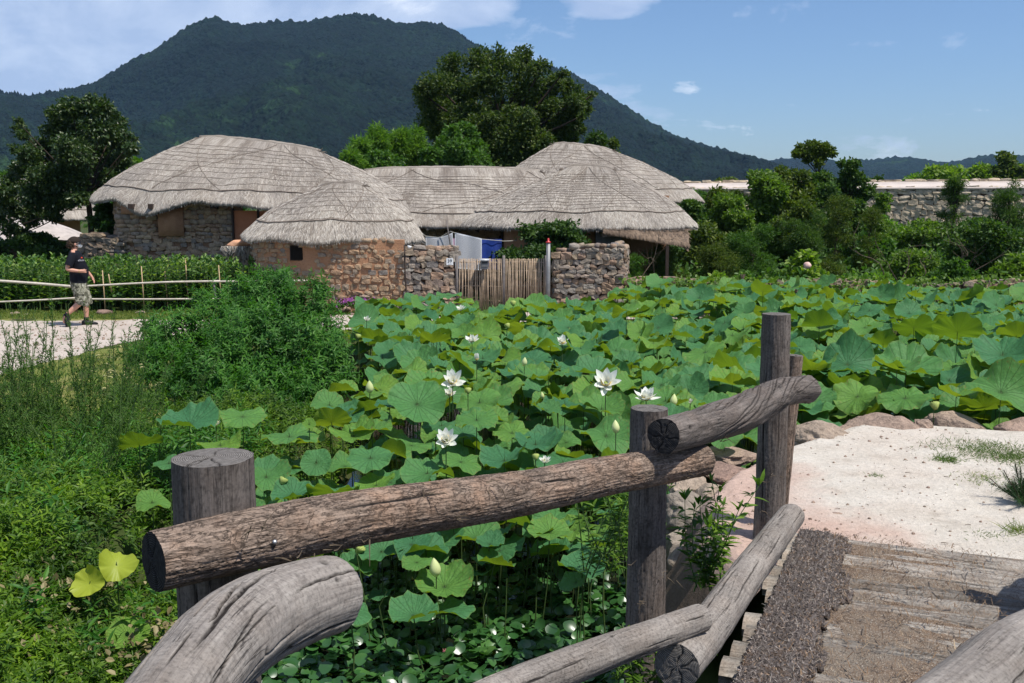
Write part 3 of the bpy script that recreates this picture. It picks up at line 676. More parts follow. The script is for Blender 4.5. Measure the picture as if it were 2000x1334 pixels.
# nails, screws and torn bark strips on the logs
def on_log(px, py, D, dz=0): return np.array(at(px, py, D)) + np.array([0, 0, dz])
M_STEEL = simple('steel_bolt', (.45, .45, .46), .4, .5, .15, 60, metal=.8)
def bolt(px, py, D, r=.006):
    V, F, uv = tube_np([(0, 0, 0), (0, -.010, .002)], [r, r*.85], 8)
    o = rp('bolt', mesh_np('bolt', V, F, mats=[M_STEEL])); o.location = Vector(at(px, py, D)) ; return o
for a in ((538, 1058, 2.395), (845, 1175-10, 2.3) , ): pass
for px, py, D, r in ((537, 1058, 2.435, .0065), (640, 1168, 2.365, .005), (621, 1186, 2.34, .005), (1355, 852, 4.10, .006), (1372, 848, 4.17, .005)): bolt(px, py, D, r)
def shreds():
    g = np.random.default_rng(8); mb = MB()
    spots = [(640, 1072, 2.62), (700, 1048, 2.74), (560, 1092, 2.5), (880, 1015, 3.05), (960, 930+20, 3.2), (1100, 975, 3.5), (1240, 935, 3.86), (1340, 925, 4.05), (500, 1030, 2.40), (840, 960, 2.95), (1210, 1100, 4.14), (1290, 1130, 4.14), (1240, 1180, 4.1), (1500, 930, 5.83), (1470, 1000, 5.83), (1310, 930, 4.1), (1410, 860, 4.3)]
    for px, py, D in spots:
        for k in range(5):
            p = np.array(at(px+g.normal()*14, py + g.normal()*4, D-.055)); d = nrm(np.array([.6, .6, 0]) + g.normal(size=3)*.55); ln = g.uniform(.02, .07)
            pts = [p, p + d*ln*.4 + np.array([0, -.005, .002]), p + d*ln + np.array([0, -.012, g.normal()*.012])]
            mb.tube(pts, [.0022, .0018, .0005], 4, mi=0)
    o = rp('bark_shreds', mb.mesh('bark_shreds', [M_TWIG], smooth=False)); o['kind'] = 'stuff'
shreds()

# right hand railing, only its near log and one post reach the picture
rrail = thing('log_railing', 'thick grey log railing cutting across the bottom right corner of the deck', 'railing', (2.6, 4.0, .4))
def rq(name, me, label=None):
    o = part(name, me, rrail, label); o.matrix_parent_inverse = Matrix.Translation(-rrail.location); return o
rq('rail', log_mesh('near_right_rail', [(1790, 1440, 2.05, 80), (1905, 1352, 2.25, 77), (2020, 1268, 2.5, 72), (2300, 1150, 3.1, 58)], 260, 200, 44, MG_, cracks=26, crack_depth=.009, crack_w=.0025, knots=4, lump=.04, twist=.3, len_crack=(.15, .5)))
rq('post', log_mesh('right_post', [(2.70, 4.44, 1.38, .085), (2.70, 4.44, .9, .09), (2.70, 4.44, -.3, .095)], 80, 50, 45, MD_, cracks=4))
rq('rail', log_mesh('far_right_rail', [(2.55, 3.3, 1.15, .08), (2.85, 4.5, 1.22, .085), (4.4, 5.5, 1.2, .08)], 80, 50, 46, MG_, cracks=4))

# ------------------------------------------------------------------ deck
def deckz(s): return .45 - .058*s if s <= 0 else .45               # s: along the axis, 0 at the far end, negative towards the camera
def D3(s, c, z=0.0): return DECK0 + AXD*s + PXD*c + Vector((0, 0, deckz(s) + z))
bridge = thing('footbridge', 'low timber footbridge whose worn crosswise planks lead to the sandy landing', 'footbridge', (DECK0.x, DECK0.y, .4))
def plank_mesh(seed, L=3.6, W=.142, Hh=.07):
    g = np.random.default_rng(seed); nx, ny = 90, 14
    x = np.linspace(0, L, nx); a = np.linspace(0, 1, ny)
    X, A = np.meshgrid(x, a)
    wv_ = W/2*(1 + .10*pn(X*1.6, seed, 0)); Y = (A*2-1)*wv_ + .012*pn(X*1.2, seed+5, 0)
    prof_ = np.clip(1-np.abs(A*2-1)**3, 0, 1)
    Z = -Hh*.55*(1-prof_) + .010*pn(X*1.5, A*2, seed) + .006*fbm(X*2, A*9, seed+2, 3)
    ck = np.zeros_like(Z)
    for k in range(6):
        x0 = g.uniform(0, L); ln = g.uniform(.3, 1.6); a0 = g.uniform(.15, .85); u = (X-x0)/ln
        e = np.exp(-((A-a0-.03*pn(X*2.2, k, 0))/.035)**2)*np.clip(u*(1-u)*4, 0, 1)**.5*((u > 0) & (u < 1)); Z -= e*.010; ck = np.maximum(ck, e)
    V = np.stack([X, Y, Z], -1).reshape(-1, 3); top = grid_faces(ny, nx)
    Vb = np.stack([X[[0, -1]], Y[[0, -1]], np.full((2, nx), -Hh)], -1).reshape(-1, 3); o_ = len(V)
    i = np.arange(nx-1)
    F = [top, np.stack([o_+i+1, o_+i, i, i+1][::-1], -1)[:, ::-1], np.stack([o_+nx+i, o_+nx+i+1, (ny-1)*nx+i+1, (ny-1)*nx+i], -1)]
    e0 = [np.array([[*(np.arange(ny)*nx)[::-1], o_, o_+nx]])]
    uv = np.concatenate([np.stack([A*W + seed*.37, X], -1).reshape(-1, 2), Vb[:, [1, 0]]])
    return mesh_np('plank', np.concatenate([V, Vb]), F + e0, uv=uv, mats=[M_PLANK], attr={'crack': np.concatenate([ck.reshape(-1), np.zeros(len(Vb))])})
pl = [plank_mesh(s) for s in range(6)]
s = -.06; k = 0; g = np.random.default_rng(2)
while s > -5.2:
    o = part('plank', pl[k % 6], bridge); o.matrix_parent_inverse = Matrix.Translation(-bridge.location)
    c0 = g.uniform(-.06, .06)
    p = D3(s, c0, g.uniform(-.012, .008)); o.location = p
    o.rotation_euler = (g.uniform(-.02, .02), g.uniform(-.004, .004), -R(22) + g.uniform(-.008, .008))
    s -= .184 + g.uniform(-.012, .022); k += 1
for c in (.25, 1.6, 3.0):
    V, F, uv = tube_np([D3(.1, c, -.17), D3(-2.5, c, -.17), D3(-5.3, c, -.17)], .09, 14)
    o = part('beam', mesh_np('beam', V, F, uv=uv, mats=[M_LOG_DARK]), bridge); o.matrix_parent_inverse = Matrix.Translation(-bridge.location)

# trodden soil and litter lying over the planks
def littermat():
    m, t = mat('coir_and_grit_litter'); p = t.n('ShaderNodeNewGeometry').outputs['Position']
    n = t.noise(p, 3.2, 6, .65); f = t.noise(p, 75, 6, .75, 1.5); sp = t.noise(p, 190, 2, .6)
    c = t.ramp(f, [(.32, (.08, .05, .033)), (.5, (.21, .145, .10)), (.68, (.38, .29, .21))])
    c = t.mix(t.ramp(n, [(.42, 0.0), (.62, 1.0)]), c, (.26, .215, .17, 1))
    c = t.mix(t.ramp(sp, [(.60, 0.0), (.66, 1.0)]), c, (.60, .54, .47, 1))
    finish(t, princ(t, c, .95, .1, bump(t, t.math('ADD', f, sp), 1.0, .012))); return m
M_LITTER = littermat()
def litter():
    ns, nc = 330, 200
    S_, C_ = np.meshgrid(np.linspace(-.02, -4.6, ns), np.linspace(.10, 3.3, nc))
    cover = fbm(S_*3.4, C_*.9, 4, 4)*1.1 + .40*np.exp(-((C_-.6)/.4)**2) - .36 + .36*sstep(1.5, .5, C_)
    edge = .06*sstep(0, -.12, S_)
    z = -.052 + .050*np.clip(cover + .42 - .25*sstep(.7, 2.0, C_), 0, 1) + .006*fbm(S_*14, C_*14, 2, 3) + edge*0 + .0035*pn(S_*60, C_*60, 2)
    P = np.array(DECK0)[None, None] + S_[..., None]*np.array(AXD) + C_[..., None]*np.array(PXD)
    Z = .45 - .058*S_ + z
    V = np.stack([P[..., 0], P[..., 1], Z], -1).reshape(-1, 3)
    o = ob('deck_litter', mesh_np('deck_litter', V, [grid_faces(nc, ns)], mats=[M_LITTER]))
    tag(o, 'brown grit and plant litter trodden over the bridge planks', 'litter', kind='stuff')
    # fibres, twigs and chips
    g = np.random.default_rng(12); n = 12000
    s_ = g.uniform(-4.4, -.02, n); c_ = np.abs(g.normal(.5, .45, n)) + .12; c_ = np.where(g.random(n) < .3, g.uniform(.2, 3.2, n), c_)
    ln = g.uniform(.012, .055, n); a = g.uniform(0, 6.28, n)
    k = g.random(n) < .06; ln[k] *= 1.7
    base = np.array(DECK0) + s_[:, None]*np.array(AXD) + c_[:, None]*np.array(PXD); base[:, 2] = .45 - .058*s_ + .012 + g.uniform(0, .012, n)
    Y = np.stack([np.cos(a), np.sin(a), g.normal(0, .12, n)], 1); X, Y, Z = basis(Y, np.tile([0, 0, 1.], (n, 1)))
    tV = np.array([[-.5, 0, 0], [.5, 0, 0], [.35, .5, .25], [-.35, .5, .25], [.2, 1, 0], [-.2, 1, 0]]); tF = [np.array([[0, 1, 2, 3], [3, 2, 4, 5]])]
    V, F, _ = scatter(tV, tF, base, X, Y, Z, np.stack([np.where(k, .006, .0023), ln, ln], 1))
    o = ob('litter_fibres', mesh_np('litter_fibres', V, F, mats=[strandmat('brown_fibre', [(0, (.05, .034, .024)), (.5, (.14, .088, .052)), (.9, (.22, .15, .09)), (1, (.34, .27, .19))])], smooth=False))
    tag(o, 'loose coir fibres, bark chips and twigs strewn on the deck', 'litter', kind='stuff')
litter()
# thick coir mat along the left edge: rows of knotted lumps on a felted base
def coir_mat():
    g = np.random.default_rng(6)
    m, t = mat('grey_rotting_coir'); p = t.n('ShaderNodeNewGeometry').outputs['Position']
    f = t.noise(p, 120, 5, .75, 2.0); r = rnd(t)
    c = t.ramp(f, [(.33, (.05, .041, .037)), (.5, (.13, .11, .10)), (.68, (.27, .23, .215))])
    c = t.mix(1.0, c, t.ramp(r, [(0, .7), (1, 1.35)]), 'MULTIPLY')
    c = t.mix(t.ramp(t.noise(p, 9, 4, .6), [(.56, 0.0), (.68, .6)]), c, (.20, .115, .06, 1))
    finish(t, princ(t, c, .95, .1, bump(t, f, 1.0, .012)))
    tV = []; 
    bpy_me = None
    import bmesh
    bm = bmesh.new(); bmesh.ops.create_icosphere(bm, subdivisions=2, radius=1); bm.verts.ensure_lookup_table()
    tV = np.array([v.co[:] for v in bm.verts]); tF = [np.array([[v.index for v in f_.verts] for f_ in bm.faces])]; bm.free()
    tV = tV*(1 + .28*fbm(tV[:, 0]*2.6, tV[:, 1]*2.6, tV[:, 2]*2.6, 2))[:, None]
    P = []; mbr = MB(); row = 0; c_ = .055
    while c_ < .50:
        n = 640; sv = np.linspace(.03, 4.7, n); wd = .24 + .04*sv + .05*np.sin(sv*2.1) + .03*np.sin(sv*7) + .02*pn(sv*9, row*2.0, 0)
        keep = c_ < wd + .04*pn(sv*3, row*5.1, 1) + .03
        cc = c_ + .006*np.sin(sv*2*math.pi/.036 + row*math.pi) + .004*pn(sv*5, row, 3)
        rr_ = .0085 + .0070*np.sin(math.pi*(sv/.036 + row*.5))**2 + .0022*pn(sv*60, row, 7)
        Q = np.array(DECK0) - sv[:, None]*np.array(AXD) + cc[:, None]*np.array(PXD); Q[:, 2] = .45 + .058*sv + .016 + .004*pn(sv*14, row*3, 2) - .012*np.clip((c_-wd+.06)/.06, 0, 1)
        i = 0
        while i < n:
            if not keep[i]: i += 1; continue
            j = i
            while j < n and keep[j]: j += 1
            if j - i > 6:
                mbr.tube(Q[i:j], rr_[i:j], 7, True)
                for q in range(i, j, 3): P.append(tuple(Q[q] + [0, 0, rr_[q]*.6]))
            i = j
        c_ += .0275; row += 1
    mat_t = thing('coir_mat', 'dark grey woven coir mat running along the left edge of the bridge deck', 'mat', D3(-1, .3, .02))
    o = part('knotted_cords', mbr.mesh('knotted_cords', [m]), mat_t); o.matrix_parent_inverse = Matrix.Translation(-mat_t.location)
    ns, nc = 300, 24
    S_, C_ = np.meshgrid(np.linspace(0, -4.8, ns), np.linspace(0, 1, nc))
    Cc = .05 + C_*(.20 - .04*S_ + .05*np.sin(-S_*2.1))
    Q = np.array(DECK0) + S_[..., None]*np.array(AXD) + Cc[..., None]*np.array(PXD)
    Zz = .45 - .058*S_ + .010 + .005*pn(S_*30, C_*12, 1) - .03*(np.abs(C_*2-1)**10)
    o = part('felt_base', mesh_np('felt_base', np.stack([Q[..., 0], Q[..., 1], Zz], -1).reshape(-1, 3), [grid_faces(nc, ns)], mats=[m]), mat_t); o.matrix_parent_inverse = Matrix.Translation(-mat_t.location)
    # bristles radiating from every knot, and frayed hairs
    PB = np.array(P); nb_ = 11; hV = np.array([[-.5, 0, 0], [.5, 0, 0], [.35, .6, .0], [-.35, .6, .0], [0, 1, 0]]); hF = [np.array([[0, 1, 2, 3]]), np.array([[3, 2, 4]])]
    B_ = np.repeat(PB, nb_, 0); n = len(B_); d = nrm(g.normal(size=(n, 3))*[1, 1, .5] + [0, 0, .35]); X, Y, Z = basis(d)
    V, F, _ = scatter(hV, hF, B_ + d*.004, X, Y, Z, np.stack([g.uniform(.0026, .0042, n), g.uniform(.012, .021, n), np.ones(n)], 1))
    o = part('bristles', mesh_np('bristles', V, F, mats=[strandmat('coir_bristle', [(0, (.09, .076, .07)), (.5, (.23, .20, .185)), (.82, (.36, .32, .30)), (1, (.36, .23, .13))])], smooth=False), mat_t, kind='stuff'); o.matrix_parent_inverse = Matrix.Translation(-mat_t.location)
    n = 1600; k = g.integers(0, len(P), n); B_ = PB[k] + g.normal(size=(n, 3))*[.014, .014, .004] + [0, 0, .01]
    X, Y, Z = basis(nrm(g.normal(size=(n, 3)) + [0, 0, .3]))
    V, F, _ = scatter(hV, hF, B_, X, Y, Z, np.stack([np.full(n, .0018), g.uniform(.015, .035, n), np.ones(n)], 1))
    o = part('frayed_hairs', mesh_np('frayed_hairs', V, F, mats=[M_STRAW], smooth=False), mat_t, kind='stuff'); o.matrix_parent_inverse = Matrix.Translation(-mat_t.location)
coir_mat()

# ------------------------------------------------------------------ boulders
import bmesh
def rock_template(sub, seed, amp=.30, flat=.75):
    bm = bmesh.new(); bmesh.ops.create_icosphere(bm, subdivisions=sub, radius=1)
    V = np.array([v.co[:] for v in bm.verts]); F = np.array([[v.index for v in f.verts] for f in bm.faces]); bm.free()
    d = 1 + amp*fbm(V[:, 0]*1.1 + seed, V[:, 1]*1.1, V[:, 2]*1.1 + seed*2, 3) + .06*fbm(V[:, 0]*4, V[:, 1]*4, V[:, 2]*4 + seed, 5, .6) - .05*np.abs(pn(V[:, 0]*3+seed, V[:, 1]*3, V[:, 2]*3))
    V = V*d[:, None]; V = np.sign(V)*np.abs(V)**.9
    for k in range(7):                                              # knock off a few flats
        g = np.random.default_rng(seed*31 + k); nn = nrm(g.normal(size=3)); h = V @ nn; lim = g.uniform(.62, .85)
        V = V - np.where(h > lim, h-lim, 0)[:, None]*nn*.85
    V[:, 2] *= flat
    return V, F
def boulder(loc, size, rz, seed, label, m=M_BOULDER, group=None, sub=5):
    V, F = rock_template(sub, seed)
    V = V*np.array(size)
    o = ob('boulder', mesh_np('boulder', V, [F], mats=[m])); o.location = loc; o.rotation_euler = (0, 0, rz)
    return tag(o, label, 'boulder', group)
bl = [
  (1338, 1060, -.02, 50, .9, 'rough brown boulder just right of the middle post', M_BOULDER_GREY), (1345, 950, .20, 56, .55, 'broad flat buff boulder at the left tip of the landing', M_BOULDER), (1420, 1010, .14, 52, .6, 'pinkish boulder at the broken landing edge behind the sprig', M_BOULDER), (1400, 1135, -.18, 64, .8, 'grey boulder low behind the sprig at the foot of the landing', M_BOULDER_GREY), (1500, 1110, .02, 48, .7, 'brown boulder at the foot of the tall post beneath the deck', M_BOULDER_GREY),
  (1375, 1020, .10, 40, .8, 'mottled brown boulder stacked left of the leafy sprig top', M_BOULDER_GREY), (1395, 965, .22, 46, .5, 'flat pinkish stone at the broken edge of the landing', M_BOULDER),
  (1405, 1060, .0, 55, .8, 'grey-brown boulder behind the leafy sprig stems', M_BOULDER_GREY), (1370, 1180, -.30, 60, .8, 'dark boulder below the leafy sprig at the water', M_BOULDER_GREY), (1480, 1170, -.2, 60, .8, 'boulder wedged under the far end of the kerb log', M_BOULDER_GREY), (1455, 1060, .10, 50, .6, 'brown stone just left of the foot of the tall post', M_BOULDER),  # px, py, z, width px, height factor, label
    (1345, 1000, .16, 62, .85, 'grey mottled boulder at the corner of the landing between the middle and tall posts', M_BOULDER_GREY),
    (1355, 1105, -.08, 62, 1.0, 'large pale grey boulder behind the leafy sprig by the middle post', M_BOULDER_GREY),
    (1440, 1120, .0, 75, .7, 'brown boulder under the kerb log behind the leafy sprig', M_BOULDER_GREY),
    (1320, 1190, -.35, 70, .9, 'lowest dark boulder at the foot of the middle post', M_BOULDER_GREY),
    (1318, 912, .33, 26, .6, 'small white stone beside the middle post on the landing edge', M_BOULDER),
    (1425, 925, .26, 62, .30, 'flat buff kerb stone of the landing left of the tall post', M_BOULDER),
    (1420, 890, .24, 60, .42, 'buff shore stone just behind the flat kerb stone', M_BOULDER),
    (1600, 862, .27, 62, .52, 'reddish rounded boulder on the shore right of the tall post', M_BOULDER),
    (1665, 850, .25, 44, .35, 'low buff stone between two reddish shore boulders', M_BOULDER),
    (1730, 842, .30, 66, .35, 'long pink shore boulder behind the middle of the landing', M_BOULDER),
    (1800, 836, .34, 20, .55, 'small yellowish rounded stone on the shore crest', M_BOULDER),
    (1865, 838, .27, 52, .45, 'reddish flat-topped shore boulder right of the small yellowish stone', M_BOULDER),
    (1985, 850, .27, 46, .6, 'rough brown boulder on the shore at the right edge of the photo', M_BOULDER)]
for i, (px, py, z, wpx, hf, lab, mm) in enumerate(bl):
    p = onz(px, py, z); r = wpx*proj(p)[2]/FPX
    k_ = 1.22 if px > 1580 else 1.0
    boulder((p.x, p.y, z - r*hf*.15*k_ + (.03 if px > 1580 else 0)), (r*k_, r*.8*k_, r*hf*1.3*k_), i*1.7, i+1, lab, mm)
# ------------------------------------------------------------------ lotus
def lotusmat():
    m, t = mat('lotus_leaf'); uv = t.n('ShaderNodeUVMap').outputs[0]
    s = t.n('ShaderNodeSeparateXYZ', {0: uv})
    ang = t.math('ARCTAN2', s.outputs[1], s.outputs[0]); ln = t.n('ShaderNodeVectorMath', {0: uv}, operation='LENGTH').outputs['Value']
    fr = t.math('ABSOLUTE', t.math('SUBTRACT', t.math('FRACT', t.math('MULTIPLY', ang, 21/6.2832)), .5))
    wv_ = t.math('MULTIPLY', t.math('SUBTRACT', .5, fr), ln)                  # distance to the nearest vein
    vein = t.ramp(wv_, [(0.0, 1.0), (.028, 0.0)])
    nz = t.noise(uv, 3.2, 5, .6); nz2 = t.noise(uv, 11, 4, .6)
    r = rnd(t)
    bf = t.n('ShaderNodeNewGeometry').outputs['Backfacing']
    top = t.ramp(t.math('ADD', t.math('MULTIPLY', r, .8), t.math('MULTIPLY', nz, .2)), [(0, (.052, .185, .082)), (.35, (.075, .225, .080)), (.65, (.105, .265, .062)), (.88, (.155, .31, .045)), (1, (.19, .28, .035))])
    top = t.mix(1.0, top, t.ramp(nz2, [(.3, .76), (.7, 1.2)]), 'MULTIPLY')
    top = t.mix(t.math('MULTIPLY', vein, .6), top, (.19, .33, .13, 1))
    hub = t.ramp(ln, [(0.0, 1.0), (.07, 0.0)]); top = t.mix(t.math('MULTIPLY', hub, .6), top, (.22, .32, .12, 1))
    rim = t.ramp(ln, [(.95, 0.0), (1.0, 1.0)]); top = t.mix(t.math('MULTIPLY', rim, .45), top, (.20, .27, .05, 1))
    age = t.math('MULTIPLY', t.ramp(t.math('ADD', nz2, t.math('MULTIPLY', ln, .12)), [(.70, 0.0), (.76, 1.0)]), t.math('GREATER_THAN', r, .55))
    top = t.mix(age, top, (.22, .17, .05, 1))
    und = t.ramp(r, [(0, (.085, .185, .028)), (.5, (.11, .215, .028)), (1, (.16, .24, .03))])
    und = t.mix(t.math('MULTIPLY', vein, .5), und, (.045, .085, .012, 1))
    c = t.mix(bf, top, und)
    h = t.math('ADD', t.math('MULTIPLY', vein, -.35), t.math('MULTIPLY', nz, .8))
    bs = princ(t, c, .58, .27, bump(t, h, .8, .035))
    tr = t.n('ShaderNodeBsdfTranslucent', {'Color': t.mix(t.math('MULTIPLY', vein, .5), t.ramp(r, [(0, (.13, .24, .012, 1)[:3]), (1, (.24, .33, .015))]), (.06, .12, .01, 1))})
    mx = t.n('ShaderNodeMixShader', {0: .42, 1: bs, 2: tr.outputs[0]}); finish(t, mx.outputs[0]); return m
M_LOTUS = lotusmat()
M_LSTEM = simple('lotus_stem', (.05, .085, .022), .6, .3, .35, 40)
M_PETAL = leafmat('white_petal', [(0, (.76, .77, .70)), (1, (.84, .84, .78))], .5, .3, .35, (1, 1, .9))
M_BUD = leafmat('lotus_bud', [(0, (.55, .62, .26)), (1, (.68, .72, .38))], .5, .3, .25, (1, 1, .6))
M_POD = simple('seed_pod', (.30, .36, .10), .7, .2, .25, 60, .4, .002)
M_STAMEN = simple('stamen', (.75, .55, .12), .7, .2, .2, 80)
LEAFT = 12
def lotus_template(k, nr, ns):
    g = np.random.default_rng(100+k)
    r = np.linspace(0, 1, nr+1)[1:]**.9; th = np.linspace(0, 2*math.pi, ns, endpoint=False)
    Rr, T = np.meshgrid(r, th, indexing='ij')
    kf = [5, 6, 7, 8][k % 4]; ph = g.uniform(0, 6.28, 5)
    rim = 1 + .05*np.sin(2*T+ph[0]) + .035*np.sin(3*T+ph[1]) + .018*np.sin(kf*T+ph[2]) + .012*np.sin(13*T+ph[3])
    kind = k % 6
    bowl = [.24, .40, .14, .28, .18, .46][kind]; sad = [.10, .20, .10, .42, .30, .14][kind]
    z = bowl*Rr**1.6*.8 + sad*Rr**2*np.cos(2*(T)) - (.10 if kind == 2 else 0)*Rr**3
    z += Rr**3*(.085*np.sin(kf*T+ph[2]) + .045*np.sin((kf*2+1)*T+ph[3]) + .07*np.sin(3*T+ph[4]))
    z += .02*Rr*np.abs(np.sin(T*10.5))
    if kind == 4: z += -.35*np.maximum(Rr*np.cos(T-1)-.45, 0)
    x = Rr*rim*np.cos(T); y = Rr*rim*np.sin(T)
    V = np.concatenate([[[0, 0, -.02]], np.stack([x, y, z], -1).reshape(-1, 3)])
    uv = np.concatenate([[[0, 0]], np.stack([Rr*np.cos(T), Rr*np.sin(T)], -1).reshape(-1, 2)])
    j = np.arange(ns); j2 = (j+1) % ns
    F3 = np.stack([np.zeros(ns, int), 1+j, 1+j2], 1)
    F4 = np.concatenate([np.stack([1+i*ns+j, 1+(i+1)*ns+j, 1+(i+1)*ns+j2, 1+i*ns+j2], 1) for i in range(nr-1)])
    return V, F3, F4, uv
hi_t = [lotus_template(k, 9, 60) for k in range(LEAFT)]; lo_t = [lotus_template(k, 4, 34) for k in range(LEAFT)]
def lm(t): return mesh_np('lotus_leaf', t[0], [t[1], t[2]], uv=t[3], mats=[M_LOTUS])
hi_m = [lm(t) for t in hi_t]; mid_m = [lm(lotus_template(k, 5, 36)) for k in range(LEAFT)]
V_, F_, uv_ = tube_np([(0, 0, 0), (.02, .01, .33), (-.01, .015, .66), (0, 0, 1)], [1, .95, .85, .7], 7, False)
stem_m = mesh_np('stem', V_, F_, uv=uv_, mats=[M_LSTEM])

HERO = [(815,790,120,84,.72,0),(1955,766,122,86,.62,3),(1958,693,108,62,.78,1),(1655,712,112,74,.62,3),(1770,722,128,52,.66,1),(1675,775,88,66,.5,4),(1588,780,88,66,.46,0),(1768,778,104,48,.48,2),
 (1870,648,92,-52,.95,0),(1785,640,78,-44,.82,2),(1725,672,62,-34,.8,1),(370,828,112,46,.66,1),(272,868,88,-32,.55,0),(474,814,98,36,.66,2),(565,853,112,28,.5,2),(648,824,76,-44,.6,0),(604,829,28,20,.62,0),
 (520,932,88,50,.42,3),(572,968,84,40,.36,1),(618,905,62,56,.42,0),(724,895,96,46,.5,2),(690,852,92,40,.52,1),(735,948,80,32,.34,0),(650,960,100,-30,.40,2),(835,925,100,40,.4,4),(760,690,64,42,.62,1),(806,702,78,50,.62,5),
 (1040,706,88,46,.62,2),(962,788,88,36,.58,1),(930,822,76,42,.55,2),(905,850,70,36,.5,4),(1046,868,88,34,.45,1),(1000,846,80,36,.5,2),(1140,800,96,44,.56,3),(1184,852,104,60,.5,4),(1100,905,120,44,.36,2),(985,900,100,34,.4,1),
 (1292,752,74,44,.62,3),(1362,746,92,46,.62,0),(1410,752,84,44,.58,2),(1225,712,66,32,.64,1),(1265,880,60,40,.4,0),(975,1076,108,42,.02,2),(1082,1016,94,54,.12,4),(746,1078,94,58,.04,1),(832,1072,92,38,.06,3),(868,1146,112,72,-.10,5),
 (860,1194,126,32,-.20,2),(250,1240,78,66,-.16,0),(298,982,62,42,.28,4),(1150,1088,66,-34,-.12,0),(744,1160,52,18,-.26,2),(1600,636,70,-30,.78,1),(1545,590,54,24,.75,2),(1290,556,56,22,.92,1),(1490,570,54,-24,.95,1),(760,612,44,-20,.72,0),(712,614,40,-18,.7,2),(820,640,60,26,.62,1),
 (1330,610,56,22,.68,0),(1430,655,62,28,.66,3),(1180,660,60,26,.66,0),(1250,650,56,40,.72,1),(1200,620,54,26,.7,2),(945,655,68,36,.72,3),(1020,640,60,-26,.8,2),(1110,640,58,26,.7,0),(880,650,56,30,.66,1),(1060,770,80,34,.55,1),(1225,790,70,36,.56,2),(1450,800,76,40,.5,1),(1415,855,70,40,.42,2),(1860,720,80,34,.6,2),(1690,640,66,30,.7,0),(1640,610,60,-24,.8,3),(1930,625,64,28,.7,2),(1985,655,70,-30,.75,1),(585,1000,70,30,.25,2),(690,1110,80,44,-.05,4),(1225,1000,60,30,.2,1),(330,905,60,24,.45,2),(430,870,90,34,.5,4),(880,700,60,30,.6,2),(1890,800,110,40,.35,1),(1600,838,80,36,.28,2)]
leaves = []
def add_leaf(pos, r, X, Y, Z, k, hero=False): leaves.append((pos, r, X, Y, Z, k, hero))
g = np.random.default_rng(21)
def orient(tiltvec, spin):
    Z = nrm(np.array([tiltvec[0], tiltvec[1], 1.0])); X = nrm(np.cross([0, 1, 0], Z)); Y = np.cross(Z, X)
    return X*math.cos(spin)+Y*math.sin(spin), -X*math.sin(spin)+Y*math.cos(spin), Z
occ = []
for px, py, w_, h_, z, k in HERO:
    p = onz(px, py, z); dep = math.atan2(CAMZ-z, math.hypot(p.x, p.y)); r = w_/2*proj(p)[2]/FPX
    tilt = math.asin(min(.97, abs(h_)/w_))*(1 if h_ > 0 else -1) - dep
    tilt = max(-.95, min(1.15, tilt*.9)); d = np.array([-p.x, -p.y])/math.hypot(p.x, p.y)
    side = g.normal()*.12
    tv = d*math.tan(tilt) + np.array([-d[1], d[0]])*side
    add_leaf(np.array(p), r, *orient(tv, g.uniform(0, 6.28)), k + 6*int(g.integers(0, 2)), True); occ.append((p.x, p.y, r))
occ = np.array(occ)
cell = .305
for yy in np.arange(5.9, 20.6, cell):
    for xx in np.arange(-4, 15, cell):
        x, y = xx + g.uniform(-.15, .15), yy + g.uniform(-.15, .15)
        if abs(x) > .56*y + 1.0: continue
        d = float(sdist(POND, x, y))
        if d > -.30 + .12*(y > 15): continue
        if y < 6.8 and g.random() < .22: continue
        if y < 6.5 and x < .4 and g.random() < .6: continue
        ramp_ = min(1, max(0, (y-6.2)/2.6)); z = .02 + .52*ramp_ + g.normal()*.10 - .06*(g.random() < .3) + (.16 if g.random() < .10 else 0)
        if y > 16 and x > 2: z += .06
        if x > 2.5 and y < 13: z -= .06
        near = np.hypot(occ[:, 0]-x, occ[:, 1]-y)
        if (near < occ[:, 2]*.75).any() and z > -.1: z = min(z, .15 + g.uniform(0, .25)*ramp_)
        r = (.145 + .075*min(1, max(0, (y-7)/4)))*g.uniform(.68, 1.22) + (.035 if x > 1.5 and y < 12 else 0)
        a = g.uniform(0, 6.28); tl = abs(g.normal())*.42
        tv = np.array([math.cos(a), math.sin(a)])*tl + np.array([-x, -y])/math.hypot(x, y)*.10
        add_leaf(np.array([x, y, z]), r, *orient(tv, g.uniform(0, 6.28)), int(g.integers(0, LEAFT)))
for yy in np.arange(6.6, 15.5, .36):                       # lower storey in the gaps
    for xx in np.arange(-2.8, 8, .36):
        x, y = xx + g.uniform(-.18, .18), yy + g.uniform(-.18, .18)
        if abs(x) > .54*y + .4 or float(sdist(POND, x, y)) > -.3: continue
        a = g.uniform(0, 6.28); tl = abs(g.normal())*.3
        add_leaf(np.array([x, y, g.uniform(-.12, .22) + .1*min(1, (y-6.6)/4)]), g.uniform(.13, .23), *orient(np.array([math.cos(a), math.sin(a)])*tl + np.array([-x, -y])/math.hypot(x, y)*.12, g.uniform(0, 6.28)), int(g.integers(0, LEAFT)))
info = []
for i, L_ in enumerate(leaves):
    px, py, Z = proj(L_[0]); wpx = 2*L_[1]*FPX/Z
    vis = -20 < px < 2020 and py < 1340
    sc_ = (wpx*(.55 + L_[0][2]) if vis else -1) + (1000 if L_[6] and vis else 0)
    info.append((sc_, i, px, py, wpx))
info.sort(reverse=True)
single = info[:285]
